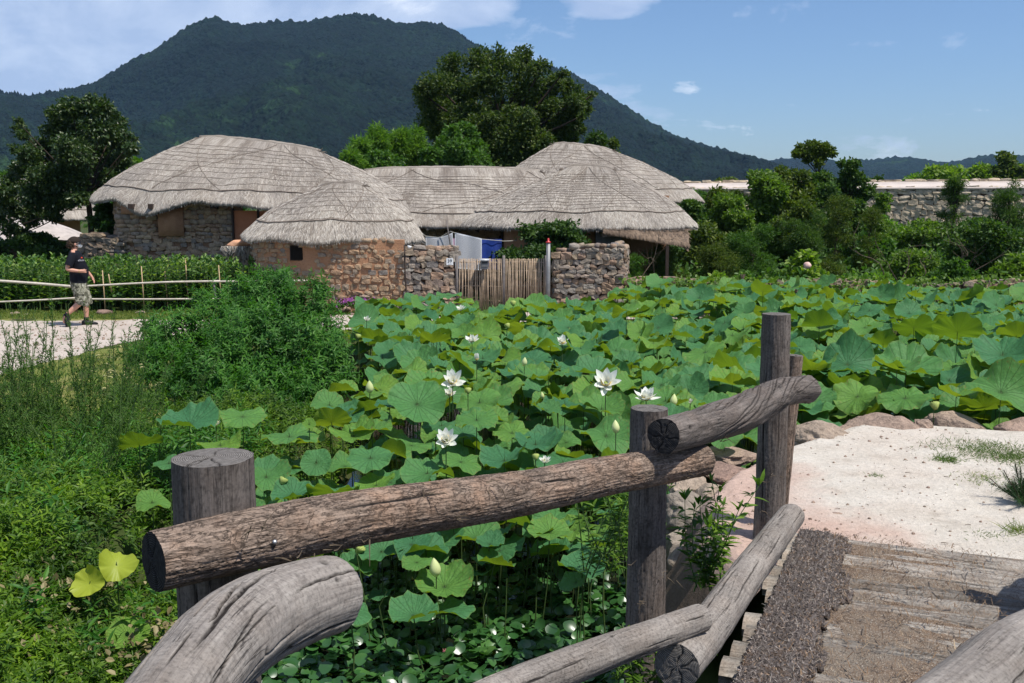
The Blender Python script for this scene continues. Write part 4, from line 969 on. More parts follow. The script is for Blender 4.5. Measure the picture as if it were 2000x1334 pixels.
def auto_labels(items):
    """items: list of (key, phrase, place, px); returns a label for each, ranked left to right where phrases agree"""
    from collections import defaultdict
    by = defaultdict(list)
    for it in items: by[(it[1], it[2])].append(it)
    out = {}
    words_ = ['leftmost', 'second from left', 'third from left', 'fourth from left', 'fifth from left', 'sixth from left', 'seventh from left', 'eighth from left', 'ninth from left', 'tenth from left']
    for (ph, pl_), L in by.items():
        L.sort(key=lambda a: a[3])
        for n_, it in enumerate(L):
            if len(L) == 1: out[it[0]] = f'{ph} {pl_}'
            elif n_ == len(L)-1 and n_ > 1: out[it[0]] = f'rightmost {ph} {pl_}'
            else: out[it[0]] = f'{words_[min(n_, 9)]} {ph} {pl_}'
    return out
def lotus_place(px, py):
    if py > 985 and px < 740: return 'below bark rail by curved log'
    if py > 960 and px < 1000: return 'below left bark rail'
    if py > 930 and px < 1300: return 'below bark rail by middle post'
    col = 'left of stump post' if px < 335 else 'behind stump post' if px < 500 else 'right of stump post' if px < 640 else 'beside big shrub' if px < 780 else \
        'left of pond middle' if px < 940 else 'in pond middle' if px < 1080 else 'left of middle post' if px < 1215 else 'behind middle post' if px < 1330 else \
        'between two posts' if px < 1470 else 'behind tall post' if px < 1600 else 'right of tall post' if px < 1740 else 'behind landing' if px < 1880 else 'by right edge'
    row = 'farthest' if py < 605 else 'far' if py < 640 else 'midway' if py < 690 else 'nearer' if py < 760 else 'near' if py < 830 else 'nearest'
    return row + ' ' + col
items = []
for sc_, i, px, py, wpx in single:
    pos, r, X, Y, Z, k, hero = leaves[i]
    vd = nrm(pos - np.array([0, 0, CAMZ])); face = -float(vd @ Z); 
    size = 'broad' if r > .25 else 'small' if r < .17 else 'middling'
    shape = ['shallow', 'cupped', 'flat', 'folded', 'drooping', 'deeply cupped'][k % 6]
    tone = 'yellow-green underside-up' if face < 0 else 'blue-green'
    if face < 0: shape = 'upturned'; tone = 'yellow-green'
    items.append((i, f'{size} {shape} {tone} leaf', lotus_place(px, py), px))
labs = auto_labels(items)
sing = set()
for sc_, i, px, py, wpx in single:
    pos, r, X, Y, Z, k, hero = leaves[i]; sing.add(i)
    gz_ = max(WATER_Z - .05, float(gz(pos[0], pos[1])))
    tr = thing('lotus_plant', labs[i], 'lotus leaf', (pos[0], pos[1], gz_), 0, 'lotus leaves standing in the pond')
    o = part('leaf', hi_m[k % LEAFT] if wpx > 70 else mid_m[k % LEAFT], tr)
    M3 = Matrix((X, Y, Z)).transposed().to_4x4(); o.matrix_local = Matrix.Translation((0, 0, pos[2]-gz_)) @ M3 @ Matrix.Diagonal((r, r, r, 1))
    st = part('stem', stem_m, tr); h = pos[2]-gz_; st.scale = (.0045 + .0012*(r > .22), .0045, h - .02*r); st.scale = (.0050, .0050, h)
    st.rotation_euler = (0, 0, i*1.3)
rest = [L for i, L in enumerate(leaves) if i not in sing]
Vs = []; F3s = []; F4s = []; UVs = []; off = 0
for k in range(LEAFT):
    Lk = [L for L in rest if L[5] % LEAFT == k]
    if not Lk: continue
    tV, f3, f4, uv = lo_t[k]
    V, F, U = scatter(tV, [f3, f4], [L[0] for L in Lk], np.array([L[2] for L in Lk]), np.array([L[3] for L in Lk]), np.array([L[4] for L in Lk]), np.array([L[1] for L in Lk]), uv)
    Vs.append(V); F3s.append(F[0]+off); F4s.append(F[1]+off); UVs.append(U); off += len(V)
o = ob('lotus_leaves', mesh_np('lotus_leaves', np.concatenate(Vs), [np.concatenate(F3s), np.concatenate(F4s)], uv=np.concatenate(UVs), mats=[M_LOTUS]))
tag(o, 'mass of smaller and farther lotus leaves filling the rest of the pond', 'lotus leaves', kind='stuff')
mb = MB()
for L in rest:
    p = L[0]; b = np.array([p[0] + g.normal()*.05, p[1] + g.normal()*.05, WATER_Z-.03])
    mb.tube([b, (b+p)/2 + [g.normal()*.02, 0, 0], p], [.005, .0045, .004], 4, False)
nx_ = 80                                    # bare stalks among them
for _ in range(nx_):
    y = g.uniform(6, 12); x = g.uniform(-2.4, 3)
    if float(sdist(POND, x, y)) > -.2: continue
    mb.tube([(x, y, WATER_Z-.03), (x+g.normal()*.04, y, -.15), (x+g.normal()*.08, y, g.uniform(-.2, .3))], [.0045, .004, .003], 4, False)
o = ob('lotus_stalks', mb.mesh('lotus_stalks', [M_LSTEM])); tag(o, 'thin green stalks crowded under the lotus leaves', 'stalks', kind='stuff')

# flowers
def petal_mesh(w, cup):
    nu, nv = 7, 9; u, v = np.meshgrid(np.linspace(-1, 1, nu), np.linspace(0, 1, nv))
    wd = w*(np.sin(np.pi*np.clip(v, 0, 1)**.85)**.75*.95 + .06*(1-v)); x = u*wd; y = v; z = cup*v*v + .32*(x**2)/w
    return mesh_np('petal', np.stack([x, y, z], -1).reshape(-1, 3), [grid_faces(nv, nu)], mats=[M_PETAL])
pet = [petal_mesh(.27, .25), petal_mesh(.22, .12), petal_mesh(.25, .42)]
def pod_mesh(R_, H_):
    mb = MB(); mb.tube([(0, 0, -H_), (0, 0, -H_*.5), (0, 0, 0), (0, 0, .002)], [R_*.35, R_*.75, R_, R_*.9], 20)
    for a_, rr in [(0, 0)] + [(k*1.047, .5) for k in range(6)] + [(k*.6+.2, .8) for k in range(10)]:
        mb.tube([(math.cos(a_)*rr*R_, math.sin(a_)*rr*R_, .001), (math.cos(a_)*rr*R_, math.sin(a_)*rr*R_, .006)], [R_*.09, R_*.06], 6)
    return mb.mesh('seed_pod', [M_POD])
pod_m = pod_mesh(.012, .018); pod_big = pod_mesh(.030, .040)
mb = MB(); gg = np.random.default_rng(3)
for k in range(70):
    a = gg.uniform(0, 6.28); mb.tube([(math.cos(a)*.010, math.sin(a)*.010, -.012), (math.cos(a)*.022, math.sin(a)*.022, .006), (math.cos(a)*.026, math.sin(a)*.026, .016)], [.0011, .0011, .0016], 3)
stam_m = mb.mesh('stamens', [M_STAMEN])
def stemto(root, h, r=.0055):
    st = part('stem', stem_m, root); st.scale = (r, r, h)
def flower(px, py, z, wpx, openn, lab, tilt=.35, seed=0):
    """openn 0 closed goblet .. 1 wide open"""
    p = onz(px, py, z); D = proj(p)[2]; r = wpx/2*D/FPX; base = WATER_Z-.02
    t_ = thing('lotus_flower', lab, 'lotus flower', (p.x, p.y, base), 0, 'white lotus flowers over the pond')
    g = np.random.default_rng(seed + 50); h = z - base
    aim = nrm(np.array([-p.x/p.y*.6, -1, 0])*math.sin(tilt) + [0, 0, math.cos(tilt)])
    Zq = Vector(aim).to_track_quat('Z', 'Y').to_matrix().to_4x4()
    n1_, n2_ = (9, 6)
    for ring, (cnt, el, ln) in enumerate(((n1_, 1.35-1.1*openn, 1.0), (n2_, 1.45-.75*openn, .86))):
        for k in range(cnt):
            a = k*2*math.pi/cnt + ring*.4 + g.normal()*.12
            e = el + g.normal()*.16
            o = part('petal', pet[(k+ring) % 3], t_)
            Rm = Matrix.Rotation(a, 4, 'Z') @ Matrix.Rotation(e, 4, 'X')
            sc = r*ln*g.uniform(.9, 1.08)*(1.0 if openn > .4 else 1.15)
            o.matrix_local = Matrix.Translation((0, 0, h)) @ Zq @ Rm @ Matrix.Diagonal((sc, sc, sc, 1))
    o = part('seed_pod', pod_m, t_); o.matrix_local = Matrix.Translation((0, 0, h)) @ Zq @ Matrix.Translation((0, 0, .022)) @ Matrix.Diagonal((r/.10,)*3 + (1,))
    o = part('stamens', stam_m, t_); o.matrix_local = Matrix.Translation((0, 0, h)) @ Zq @ Matrix.Translation((0, 0, .018)) @ Matrix.Diagonal((r/.085,)*3 + (1,))
    stemto(t_, h)
FL = [(884, 748, .82, 56, .85, 'open white lotus flower between the big round leaf and a seed pod', .75), (878, 772, .68, 34, .7, 'drooping white lotus half hidden below the open flower by the seed pod', .6),
      (1183, 750, .86, 64, .9, 'largest open white lotus flower, left above the middle post', .8), (871, 862, .62, 56, .85, 'open white lotus flower nearest the bark rail', .85),
      (931, 706, .82, 28, .12, 'goblet-shaped half-closed white lotus above the two open ones', .1), (922, 668, .85, 36, .8, 'ragged white lotus flower leaning among the far left leaves', .5),
      (1098, 672, .82, 36, .75, 'pale white lotus flower shaded by leaves in the far middle', .4), (1262, 782, .74, 60, .95, 'white lotus flower spreading just behind the middle post top', .2),
      (422, 832, .62, 32, .6, 'white lotus flower peeping between two leaves behind the stump post', .2), (1064, 905, .52, 34, .7, 'white lotus petals showing just above the bark rail', .2),
      (716, 627, .74, 22, .7, 'small far white lotus at the left end of the pond by the path', .3), (900, 607, .86, 26, .7, 'small far white lotus below the brushwood gate', .3),
      (1250, 612, .80, 18, .4, 'tiny far white lotus beyond the middle post', .3), (1348, 788, .62, 18, .4, 'tiny white bloom low between the middle and tall posts', .2)]
for i, (px, py, z, wv_, op, lab, tl) in enumerate(FL): flower(px, py, z, wv_, op, lab, tl, i)
nu, nv = 14, 12; u, v = np.meshgrid(np.linspace(0, 2*math.pi, nu, endpoint=False), np.linspace(0, 1, nv), indexing='xy')
rb = np.sin(np.pi*np.clip(v, .02, .995)**.72)**.8*.30*(1 + .07*np.abs(np.sin(u*2.5)))
Vb = np.stack([rb*np.cos(u), rb*np.sin(u), v], -1).reshape(-1, 3); i_ = np.arange(nv-1)[:, None]*nu; j_ = np.arange(nu)[None]; j2_ = (j_+1) % nu
bud_m = mesh_np('bud', Vb, [np.stack([i_+j_, i_+j2_, i_+nu+j2_, i_+nu+j_], -1).reshape(-1, 4)], mats=[M_BUD])
BU = [(852, 1108, .05, 38, 'pale pointed lotus bud standing over the lone leaf below the bark rail'), (1203, 833, .66, 26, 'cream lotus bud left of the middle post'), (722, 755, .76, 26, 'tall green-white lotus bud at the pond left edge by the shrub'),
      (1315, 781, .78, 24, 'yellow-green lotus bud right of the middle post top'), (1024, 706, .84, 18, 'green lotus bud standing over a leaf in the middle of the pond'), (1060, 772, .66, 14, 'round whitish lotus bud among leaves left of the largest flower'),
      (785, 880, .42, 22, 'green lotus bud in the shade of the big round leaf'), (1090, 798, .6, 14, 'slim green lotus bud below the round whitish bud'), (1176, 786, .6, 12, 'small bud just under the largest lotus flower')]
for px, py, z, hpx, lab in BU:
    p = onz(px, py, z); hh = hpx*proj(p)[2]/FPX
    t_ = thing('lotus_bud', lab, 'lotus bud', (p.x, p.y, WATER_Z), 0, 'lotus buds over the pond'); stemto(t_, z-WATER_Z-hh*.5)
    o = part('bud', bud_m, t_); o.location = (0, 0, z-WATER_Z-hh*.5); o.scale = (hh*.95, hh*.95, hh); o.rotation_euler = (.12, .08, px)
PO = [(914, 760, .78, 14, 'round seed pod beside the open flower near the big leaf'), (990, 634, .86, 12, 'seed pod on a tall stalk in the far middle of the pond'), (1046, 889, .5, 15, 'pale seed pod just above the middle of the bark rail'), (1825, 788, .52, 19, 'green seed pod nodding behind the landing boulders'), (555, 935, .46, 18, 'yellow seed pod right of the stump post'), (705, 1068, .1, 22, 'brown-yellow seed pod just under the bark rail by the curved log'), (1002, 590, .9, 12, 'round seed pod in front of the brushwood gate'), (700, 655, .74, 12, 'seed pod at the far left pond corner')]
for px, py, z, wv_, lab in PO:
    p = onz(px, py, z); s_ = wv_*proj(p)[2]/FPX/.06
    t_ = thing('lotus_seed_pod', lab, 'seed pod', (p.x, p.y, WATER_Z), 0, 'lotus seed pods over the pond'); stemto(t_, z-WATER_Z)
    o = part('seed_pod', pod_big, t_); o.location = (0, 0, z-WATER_Z); o.scale = (s_,)*3; o.rotation_euler = (.6, .2, px)
# pink snail eggs on a stalk
M_EGG = simple('pink_eggs', (.62, .16, .22), .6, .3, .2, 200)
p = onz(868, 1278, -.45); mb = MB(); gg = np.random.default_rng(9)
for k in range(60):
    a = gg.uniform(0, 6.28); q = np.array([math.cos(a)*.008, math.sin(a)*.008, gg.uniform(-.035, .035)]); mb.tube([q-[0, 0, .003], q, q+[0, 0, .003]], [.001, .0035, .001], 5)
o = ob('snail_eggs', mb.mesh('snail_eggs', [M_EGG])); o.location = p; tag(o, 'pink cluster of snail eggs on a lotus stalk below the lone leaf', 'snail eggs')

# glossy floating plants below the bridge rail
def float_cover():
    g = np.random.default_rng(31); n = 10500
    y = g.uniform(4.6, 8.6, n); x = g.uniform(-2.9, 1.6, n)
    k = (sdist(POND, x, y) < .02) & (x > -.52*y-.2) & ((y < 7.2) | (g.random(n) < .35)); x, y = x[k], y[k]; n = len(x)
    rosx = np.round(x/.11)*.11 + .03*pn(x*9, y*9, 3); rosy = np.round(y/.11)*.11
    z = WATER_Z + .03 + np.abs(g.normal(size=n))*.035 + .05*(fbm(x*2.2, y*2.2, 7, 3) + .4).clip(0)
    out = nrm(np.stack([x-rosx, y-rosy, np.zeros(n)], 1) + g.normal(size=(n, 3))*[.02, .02, 0])
    Y = nrm(out + np.stack([0*x, 0*x, g.uniform(-.1, .7, n)], 1)); up = np.tile([0, 0, 1.], (n, 1)) + g.normal(size=(n, 3))*.28
    X = nrm(np.cross(Y, up)); Zx = np.cross(X, Y)
    nu, nv = 5, 6; u, v = np.meshgrid(np.linspace(-1, 1, nu), np.linspace(0, 1, nv)); wd = .52*np.sin(np.pi*np.clip(v*.9+.08, 0, 1)**.8)**.6
    tV = np.stack([u*wd, v, .16*u*u*wd + .08*np.sin(v*2.6)], -1).reshape(-1, 3)
    V, F, _ = scatter(tV, [grid_faces(nv, nu)], np.stack([x, y, z], 1), X, Y, Zx, g.uniform(.048, .090, n))
    o = ob('floating_plants', mesh_np('floating_plants', V, F, mats=[M_FLOAT])); tag(o, 'dark glossy floating water plants carpeting the pond below the rails', 'water plants', kind='stuff')
float_cover()
# ------------------------------------------------------------------ stones
def small_rock(seed, k=2, pw=.62):
    """rounded block of 48 triangles"""
    g = np.random.default_rng(seed); n = k+1
    pts = {}; V = []; F = []
    def vid(p):
        key = tuple(np.round(p, 4))
        if key not in pts: pts[key] = len(V); V.append(p)
        return pts[key]
    ls = np.linspace(-1, 1, n)
    for ax in range(3):
        for sg in (-1, 1):
            for i in range(k):
                for j in range(k):
                    q = []
                    for a, b in ((i, j), (i+1, j), (i+1, j+1), (i, j+1)):
                        p = np.zeros(3); p[ax] = sg; p[(ax+1) % 3] = ls[a]; p[(ax+2) % 3] = ls[b]; q.append(vid(p))
                    F.append(q if sg > 0 else q[::-1])
    V = np.array(V); L = np.linalg.norm(V, axis=1)
    V = V/L[:, None]**(pw*.62)
    V = V*(1 + g.normal(size=(len(V), 3))*.13)
    return V, np.array(F)
ROCKS = [small_rock(s, 2, g_) for s, g_ in zip(range(12), [.62, .5, .7, .8, .55, .66, .74, .6, .85, .5, .68, .58])]
def rock_meshes(m): return [mesh_np('stone', V*.5, [F], mats=[m], smooth=False) for V, F in ROCKS]
RM = {m.name: rock_meshes(m) for m in (M_STONE, M_STONE_WARM, M_STONE_DARK, M_STONE_FORT)}
def path_at(P, s):
    P = np.array(P, float); d = np.linalg.norm(np.diff(P, axis=0), axis=1); L = np.concatenate([[0], np.cumsum(d)])
    s = np.clip(s, 0, L[-1]-1e-6); i = np.searchsorted(L, s, 'right')-1; i = np.clip(i, 0, len(d)-1)
    f = (s-L[i])/d[i]; p = P[i] + (P[i+1]-P[i])*f; t = (P[i+1]-P[i])/d[i]
    return p, t, L[-1]
def stone_wall(root, P, z0, ztop, ch, cw, m, seed, back=None, backrec=.05, thick=.34, cover=1.0, limit=300, depth=.16, prio=None, jit=.5, skip=None, topcap=True, sz=1.10):
    """courses of separate stones along path P (xy, left to right seen from the camera); returns how many"""
    g = np.random.default_rng(seed); _, _, L = path_at(P, 0)
    zt = ztop if callable(ztop) else (lambda s: ztop)
    st = []; z = z0; row = 0
    zmax = max(zt(s) for s in np.linspace(0, L, 30))
    while z < zmax:
        h = ch*g.uniform(.72, 1.35); s = g.uniform(-.5, 0)*cw
        while s < L:
            w_ = cw*g.uniform(.55, 1.5); sc = s + w_/2
            zc = z + h/2 + g.normal()*h*.10
            if zc < zt(min(max(sc, 0), L)) + .01 and -.02 < sc < L+.02 and g.random() < cover:
                p, t, _ = path_at(P, sc)
                if not (skip and skip(sc, zc)): st.append((p, t, zc, w_*1.03, h*g.uniform(.86, 1.16), g.normal()*.16*jit*2, g.integers(0, 12), sc))
            s += w_
        z += h*.93; row += 1
    if topcap:
        s = 0
        while s < L:
            w_ = cw*g.uniform(.8, 1.6); p, t, _ = path_at(P, s+w_/2)
            q = p + np.array([t[1], -t[0]])*(-.15); st.append((q, t, zt(min(s+w_/2, L))+.02, w_, ch*g.uniform(.6, 1.1), g.normal()*.1, g.integers(0, 12), s)); s += w_*.9
    if prio: st.sort(key=lambda a: -prio(a))
    inv = Matrix.Translation(-root.location)
    acc = [[] for _ in range(12)]
    for i, (p, t, zc, w_, h, tl, k, sc) in enumerate(st):
        n_ = np.array([t[1], -t[0]])                                   # towards the camera
        loc = Vector((p[0] - n_[0]*(depth*.5-.02) + n_[0]*g.normal()*.012, p[1] - n_[1]*(depth*.5-.02) + n_[1]*g.normal()*.012, zc))
        M = Matrix.Translation(loc) @ Matrix.Rotation(math.atan2(t[1], t[0]) + g.normal()*.09, 4, 'Z') @ Matrix.Rotation(tl, 4, 'Y') @ Matrix.Diagonal((w_*sz, depth*g.uniform(.85, 1.2), h*sz, 1))
        if i < limit:
            o = part('stone', RM[m.name][k], root); o.matrix_parent_inverse = inv; o.matrix_basis = M
        else: acc[k].append(np.array(M))
    if any(acc):
        Vs = []; Fs = []; off = 0
        for k in range(12):
            if not acc[k]: continue
            V0, F0 = ROCKS[k]; A = np.array(acc[k]); V = np.einsum('nij,vj->nvi', A[:, :3, :3], V0*.5) + A[:, None, :3, 3]
            Fs.append((F0[None] + off + (np.arange(len(A))*len(V0))[:, None, None]).reshape(-1, 4)); Vs.append(V.reshape(-1, 3)); off += len(A)*len(V0)
        if off:
            o = part('small_stones', mesh_np('small_stones', np.concatenate(Vs), [np.concatenate(Fs)], mats=[m]), root, kind='stuff'); o.matrix_parent_inverse = inv
    # core of the wall
    ns = 60; nz = 14; V = []
    for s in np.linspace(0, L, ns):
        p, t, _ = path_at(P, s); n_ = np.array([t[1], -t[0]]); a = p - n_*backrec; b = p - n_*(backrec+thick); h = zt(s)
        col = [(a[0], a[1], z) for z in np.linspace(z0-.3, h-.02, nz)] + [(b[0], b[1], h-.02), (b[0], b[1], z0-.3)]
        V += col
    V = np.array(V); V[:, :2] += (.007*pn(V[:, 0]*4, V[:, 1]*4, V[:, 2]*4))[:, None]; k = nz+2
    i = np.arange(ns-1)[:, None]*k; j = np.arange(k-1)[None]
    F = np.stack([i+j, i+k+j, i+k+j+1, i+j+1], -1).reshape(-1, 4)
    ends = np.array([[*range(k)][::-1], [*range((ns-1)*k, ns*k)]])
    o = part('wall_core', mesh_np('wall_core', V, [F, ends], mats=[back or M_CLAY_DARK], smooth=False), root); o.matrix_parent_inverse = inv
    return len(st)
def xy(px, D, py=500): p = at(px, py, D); return (p.x, p.y)
def add(root, name, me, label=None, kind=None):
    o = part(name, me, root, label, kind); o.matrix_parent_inverse = Matrix.Translation(-root.location); return o

# ------------------------------------------------------------------ thatched roofs
def roof(root, C, ax, a, b, ra, zr, ze, ridge_off=(0, 0), zr2=None, sup=2.5, seed=0, ropes=10, diag=6, lump=.05, drop=None, nstr=9000, nfr=5000, t_start=.0, front=(math.pi, 2*math.pi), prof=1.12, eavebar=.88, ridgerope=True, zfun=None):
    """hipped straw roof. C centre xy, ax axis angle, a/b half length/depth, ra ridge half length, zr/zr2 ridge heights (left/right), ze eave height"""
    zr2 = zr if zr2 is None else zr2
    u = np.array([math.cos(ax), math.sin(ax)]); v = np.array([-u[1], u[0]]); C = np.array(C, float)
    Cr = C + np.array(ridge_off)
    dropf = drop or (lambda th: 0*th)
    def S(th, t, lift=0.0):
        th = np.asarray(th, float); t = np.asarray(t, float)
        c, s = np.cos(th), np.sin(th); p_ = 2/sup
        ex = np.sign(c)*np.abs(c)**p_*a; ey = np.sign(s)*np.abs(s)**p_*b
        k = np.clip(ex/a*1.35, -1, 1); rx = k*ra; ry = .10*s
        E = C[None] + ex.reshape(-1, 1)*u + ey.reshape(-1, 1)*v; Q = Cr[None] + rx.reshape(-1, 1)*u + ry.reshape(-1, 1)*v
        tt = t.reshape(-1, 1); P = Q + (E-Q)*tt
        kk = (k+1)/2; zr_ = zr + (zr2-zr)*kk
        ze_ = (zfun(th) if zfun else ze) - dropf(th)*np.clip((t-.75)/.25, 0, 1)**2
        pr = .80*t**prof + .20*t**5
        z = zr_ + (ze_-zr_)*pr
        # rounded brow at the rim, thick cap along the ridge
        z = z + .05*np.exp(-(t/.12)**2)
        z = z - .07*np.abs(k)**4*np.clip(1-t/.55, 0, 1)**2
        z = z + lump*fbm(P[:, 0]*.9 + seed, P[:, 1]*.9, z*.5, 3)*np.clip(t*4, 0, 1) + .018*pn(P[:, 0]*4, P[:, 1]*4, z*3 + seed)
        return np.stack([P[:, 0], P[:, 1], z + lift], 1)
    nth, nt = 220, 46
    th = np.linspace(0, 2*math.pi, nth, endpoint=False) ; ts = np.linspace(t_start, 1, nt)
    TH, TT = np.meshgrid(th, ts); P = S(TH.ravel(), TT.ravel()).reshape(nt, nth, 3)
    rim = P[-1].copy(); dirout = nrm(np.concatenate([rim[:, :2]-C, np.zeros((nth, 1))], 1))
    fr = rim + dirout*.03; fr[:, 2] -= .10 + .03*pn(th*9, seed, 0)
    un = rim - dirout*.42; un[:, 2] -= .04
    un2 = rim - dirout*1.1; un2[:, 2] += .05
    dist = np.concatenate([[np.zeros(nth)], np.cumsum(np.linalg.norm(np.diff(P, axis=0), axis=2), 0)])
    per = np.concatenate([[0], np.cumsum(np.linalg.norm(np.diff(rim, axis=0), axis=1))])
    V = np.concatenate([P.reshape(-1, 3), fr, un, un2])
    UV = np.concatenate([np.stack([np.tile(per, (nt, 1)), dist], -1).reshape(-1, 2)] + [np.stack([per, dist[-1]+k], 1) for k in (.2, .6, 1.2)])
    nr_ = nt+3; i = np.arange(nr_-1)[:, None]*nth; j = np.arange(nth)[None]; j2 = (j+1) % nth
    F = np.stack([i+j, i+nth+j, i+nth+j2, i+j2], -1)
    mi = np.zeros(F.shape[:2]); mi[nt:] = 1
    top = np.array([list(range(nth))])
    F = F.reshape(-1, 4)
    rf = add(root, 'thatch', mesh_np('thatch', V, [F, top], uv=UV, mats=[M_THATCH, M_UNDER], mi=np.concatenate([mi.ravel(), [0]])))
    g = np.random.default_rng(seed+70)
    tV = np.array([[-.5, 0, 0], [.5, 0, 0], [.5, .6, .05], [-.5, .6, .05], [0, 1, 0]]); tF = [np.array([[0, 1, 2, 3]]), np.array([[3, 2, 4]])]
    def strands(n, tlo, thi, ln, wd, down, lift, nm):
        thr = g.uniform(front[0]-.25, front[1]+.25, n); tr = np.sqrt(g.uniform(tlo**2, thi**2, n))
        A = S(thr, tr, lift); B = S(thr + g.normal(size=n)*.02, np.minimum(tr+.04, 1.02), lift)
        d = nrm(B-A) + np.array([0, 0, -down]) + g.normal(size=(n, 3))*.04
        X, Y, Z = basis(d, np.tile([0, 0, 1.], (n, 1)) + np.array([0, -.6, 0]))
        VV, FF, _ = scatter(tV, tF, A, X, Y, Z, np.stack([g.uniform(.6, 1.3, n)*wd, g.uniform(.6, 1.4, n)*ln, g.uniform(.6, 1.4, n)*ln], 1))
        o = part(nm, mesh_np(nm, VV, FF, mats=[M_STRAW], smooth=False), rf, kind='stuff'); o.matrix_parent_inverse = Matrix.Translation(-root.location) if False else Matrix.Identity(4)
    strands(nstr, .03, .97, .17, .008, .0, .001, 'surface_straw')
    strands(nfr, .94, .995, .12, .010, .40, .002, 'eave_fringe')
    strands(nfr//2, .985, 1.0, .10, .010, 1.8, -.04, 'eave_fringe')
    # straw ropes
    def rope(thv, tv, r=.017, nm='rope', lift=.02):
        pts = S(thv, tv, lift); mb = MB(); mb.tube(pts, r, 4, False); o = part(nm, mb.mesh('rope', [M_ROPE]), rf)
    tl = np.linspace(.16, .80, ropes)
    for q, t0 in enumerate(tl):
        tv_ = t0 + .022*pn(th*1.3, q*1.7, seed) + .012*np.sin(th*2+q)
        ii = np.linspace(front[0]-.5, front[1]+.5, 150); rope(ii, t0 + .008*pn(ii*1.1, q*.9, seed) + .003*pn(ii*9, q, seed), .0080, 'rope', .007)
    ii = np.linspace(front[0]-.6, front[1]+.6, 160)
    rope(ii, eavebar + .008*pn(ii*3, 1, seed), .020, 'eave_bar', .02)
    for q in range(diag):
        t0, t1 = .03, .86; th0 = front[0] + (front[1]-front[0])*(q+.5)/diag; sw = .62*(-1 if q % 2 else 1)
        k_ = np.linspace(0, 1, 50); rope(th0 + sw*(k_-.3), t0 + (t1-t0)*k_, .009, 'rope', .012)
    if ridgerope:
        k_ = np.linspace(0, 1, 40); Q = np.stack([Cr[0] + u[0]*(k_*2-1)*ra*1.02, Cr[1] + u[1]*(k_*2-1)*ra*1.02, zr + (zr2-zr)*k_ + .12 + .02*pn(k_*7, seed, 0)], 1)
        mb = MB(); Q[:, 2] -= .095 + .10*np.abs(k_*2-1)**4*.9; mb.tube(Q, .09, 10, True, 0, .2); part('ridge_roll', mb.mesh('ridge_roll', [M_THATCH]), rf)
        for e_ in (0, -1):
            mb = MB()
            for q in range(16):
                dd = nrm(g.normal(size=3)*[.5, .5, .5] + [(-1 if e_ == 0 else 1)*u[0]*.7, -.5, -.1]); mb.tube([Q[e_], Q[e_]+dd*.12, Q[e_]+dd*.2-[0, 0, .05]], [.012, .009, .004], 4, False)
            part('ridge_knot', mb.mesh('ridge_knot', [M_ROPE]), rf, kind='stuff')
    for o in rf.children: o.matrix_parent_inverse = Matrix.Identity(4)
    return S

# main farmhouse on the left
p0 = at(507, 400, 28.6)
HA = thing('thatched_house', 'biggest thatched farmhouse on the left, its roof sagging over a dark stone wall', 'house', (p0.x, p0.y, 0))
roof(HA, (p0.x, p0.y), R(-6), 4.60, 3.0, 1.72, 4.34, 2.40, ridge_off=(.02, .2), zr2=3.92, sup=2.35, seed=1, ropes=9, diag=7, lump=.045, nstr=16000, nfr=9000,
     zfun=lambda th: 2.40 + .26*np.clip(-np.cos(th), 0, 1)**2 - .22*np.clip(np.cos(th), 0, 1)**2,
     drop=lambda th: .22*np.exp(-((th-4.28)/.13)**2) - .08*np.exp(-((th-4.05)/.12)**2) + .05*np.sin(th*9) - .10*np.exp(-((th-4.62)/.12)**2), prof=1.05)
wp = [xy(228, 27.2), xy(236, 26.55), xy(300, 26.35), xy(455, 26.15), xy(470, 26.15)]
stone_wall(HA, wp, .05, 2.60, .115, .19, M_STONE_WARM, 5, claymat('brown_clay_mortar', (.15, .085, .05), (.28, .16, .095)), .04, cover=.95, depth=.13, limit=300, skip=lambda s, z: (1.75 < s < 2.45 and z > 1.65) , topcap=False)
mb = MB()
a0 = at(334, 440, 26.22); mb.box((a0.x, a0.y+.02, 1.98), (.66, .08, .78)); add(HA, 'clay_patch', mb.mesh('clay_patch', [M_CLAY]))
mb = MB(); a0 = at(262, 405, 26.40); mb.box((a0.x+.1, a0.y+.03, 2.28), (.9, .08, .25)); add(HA, 'clay_patch', mb.mesh('clay_patch', [M_CLAY]))
def slab(root, nm, px0, px1, D, z0, z1, m, th=.06, label=None, D1=None):
    A = xy(px0, D); B = xy(px1, D1 or D); L = math.hypot(B[0]-A[0], B[1]-A[1]); an = math.atan2(B[1]-A[1], B[0]-A[0]); mb = MB(); mb.box((0, 0, 0), (L, th, z1-z0))
    o = add(root, nm, mb.mesh(nm, [m], smooth=False), label); o.location = ((A[0]+B[0])/2, (A[1]+B[1])/2, (z0+z1)/2); o.rotation_euler = (0, 0, an); return o
slab(HA, 'clay_panel', 459, 506, 26.1, .9, 2.25, M_CLAY_SMOOTH); slab(HA, 'clay_panel', 508.5, 600, 26.1, .9, 2.25, M_CLAY_SMOOTH)
M_DARKWOOD = simple('dark_timber', (.05, .035, .028), .85, .2, .3, 20)
slab(HA, 'door_post', 505.5, 509, 26.05, .9, 2.3, M_DARKWOOD, .1); slab(HA, 'door_post', 456, 459.5, 26.05, .9, 2.3, M_DARKWOOD, .1)
for pp in ((262, 26.4), (300, 26.3), (420, 26.2)): slab(HA, 'rafter_end', pp[0], pp[0]+9, pp[1]-.1, 2.30, 2.42, M_DARKWOOD, .5)
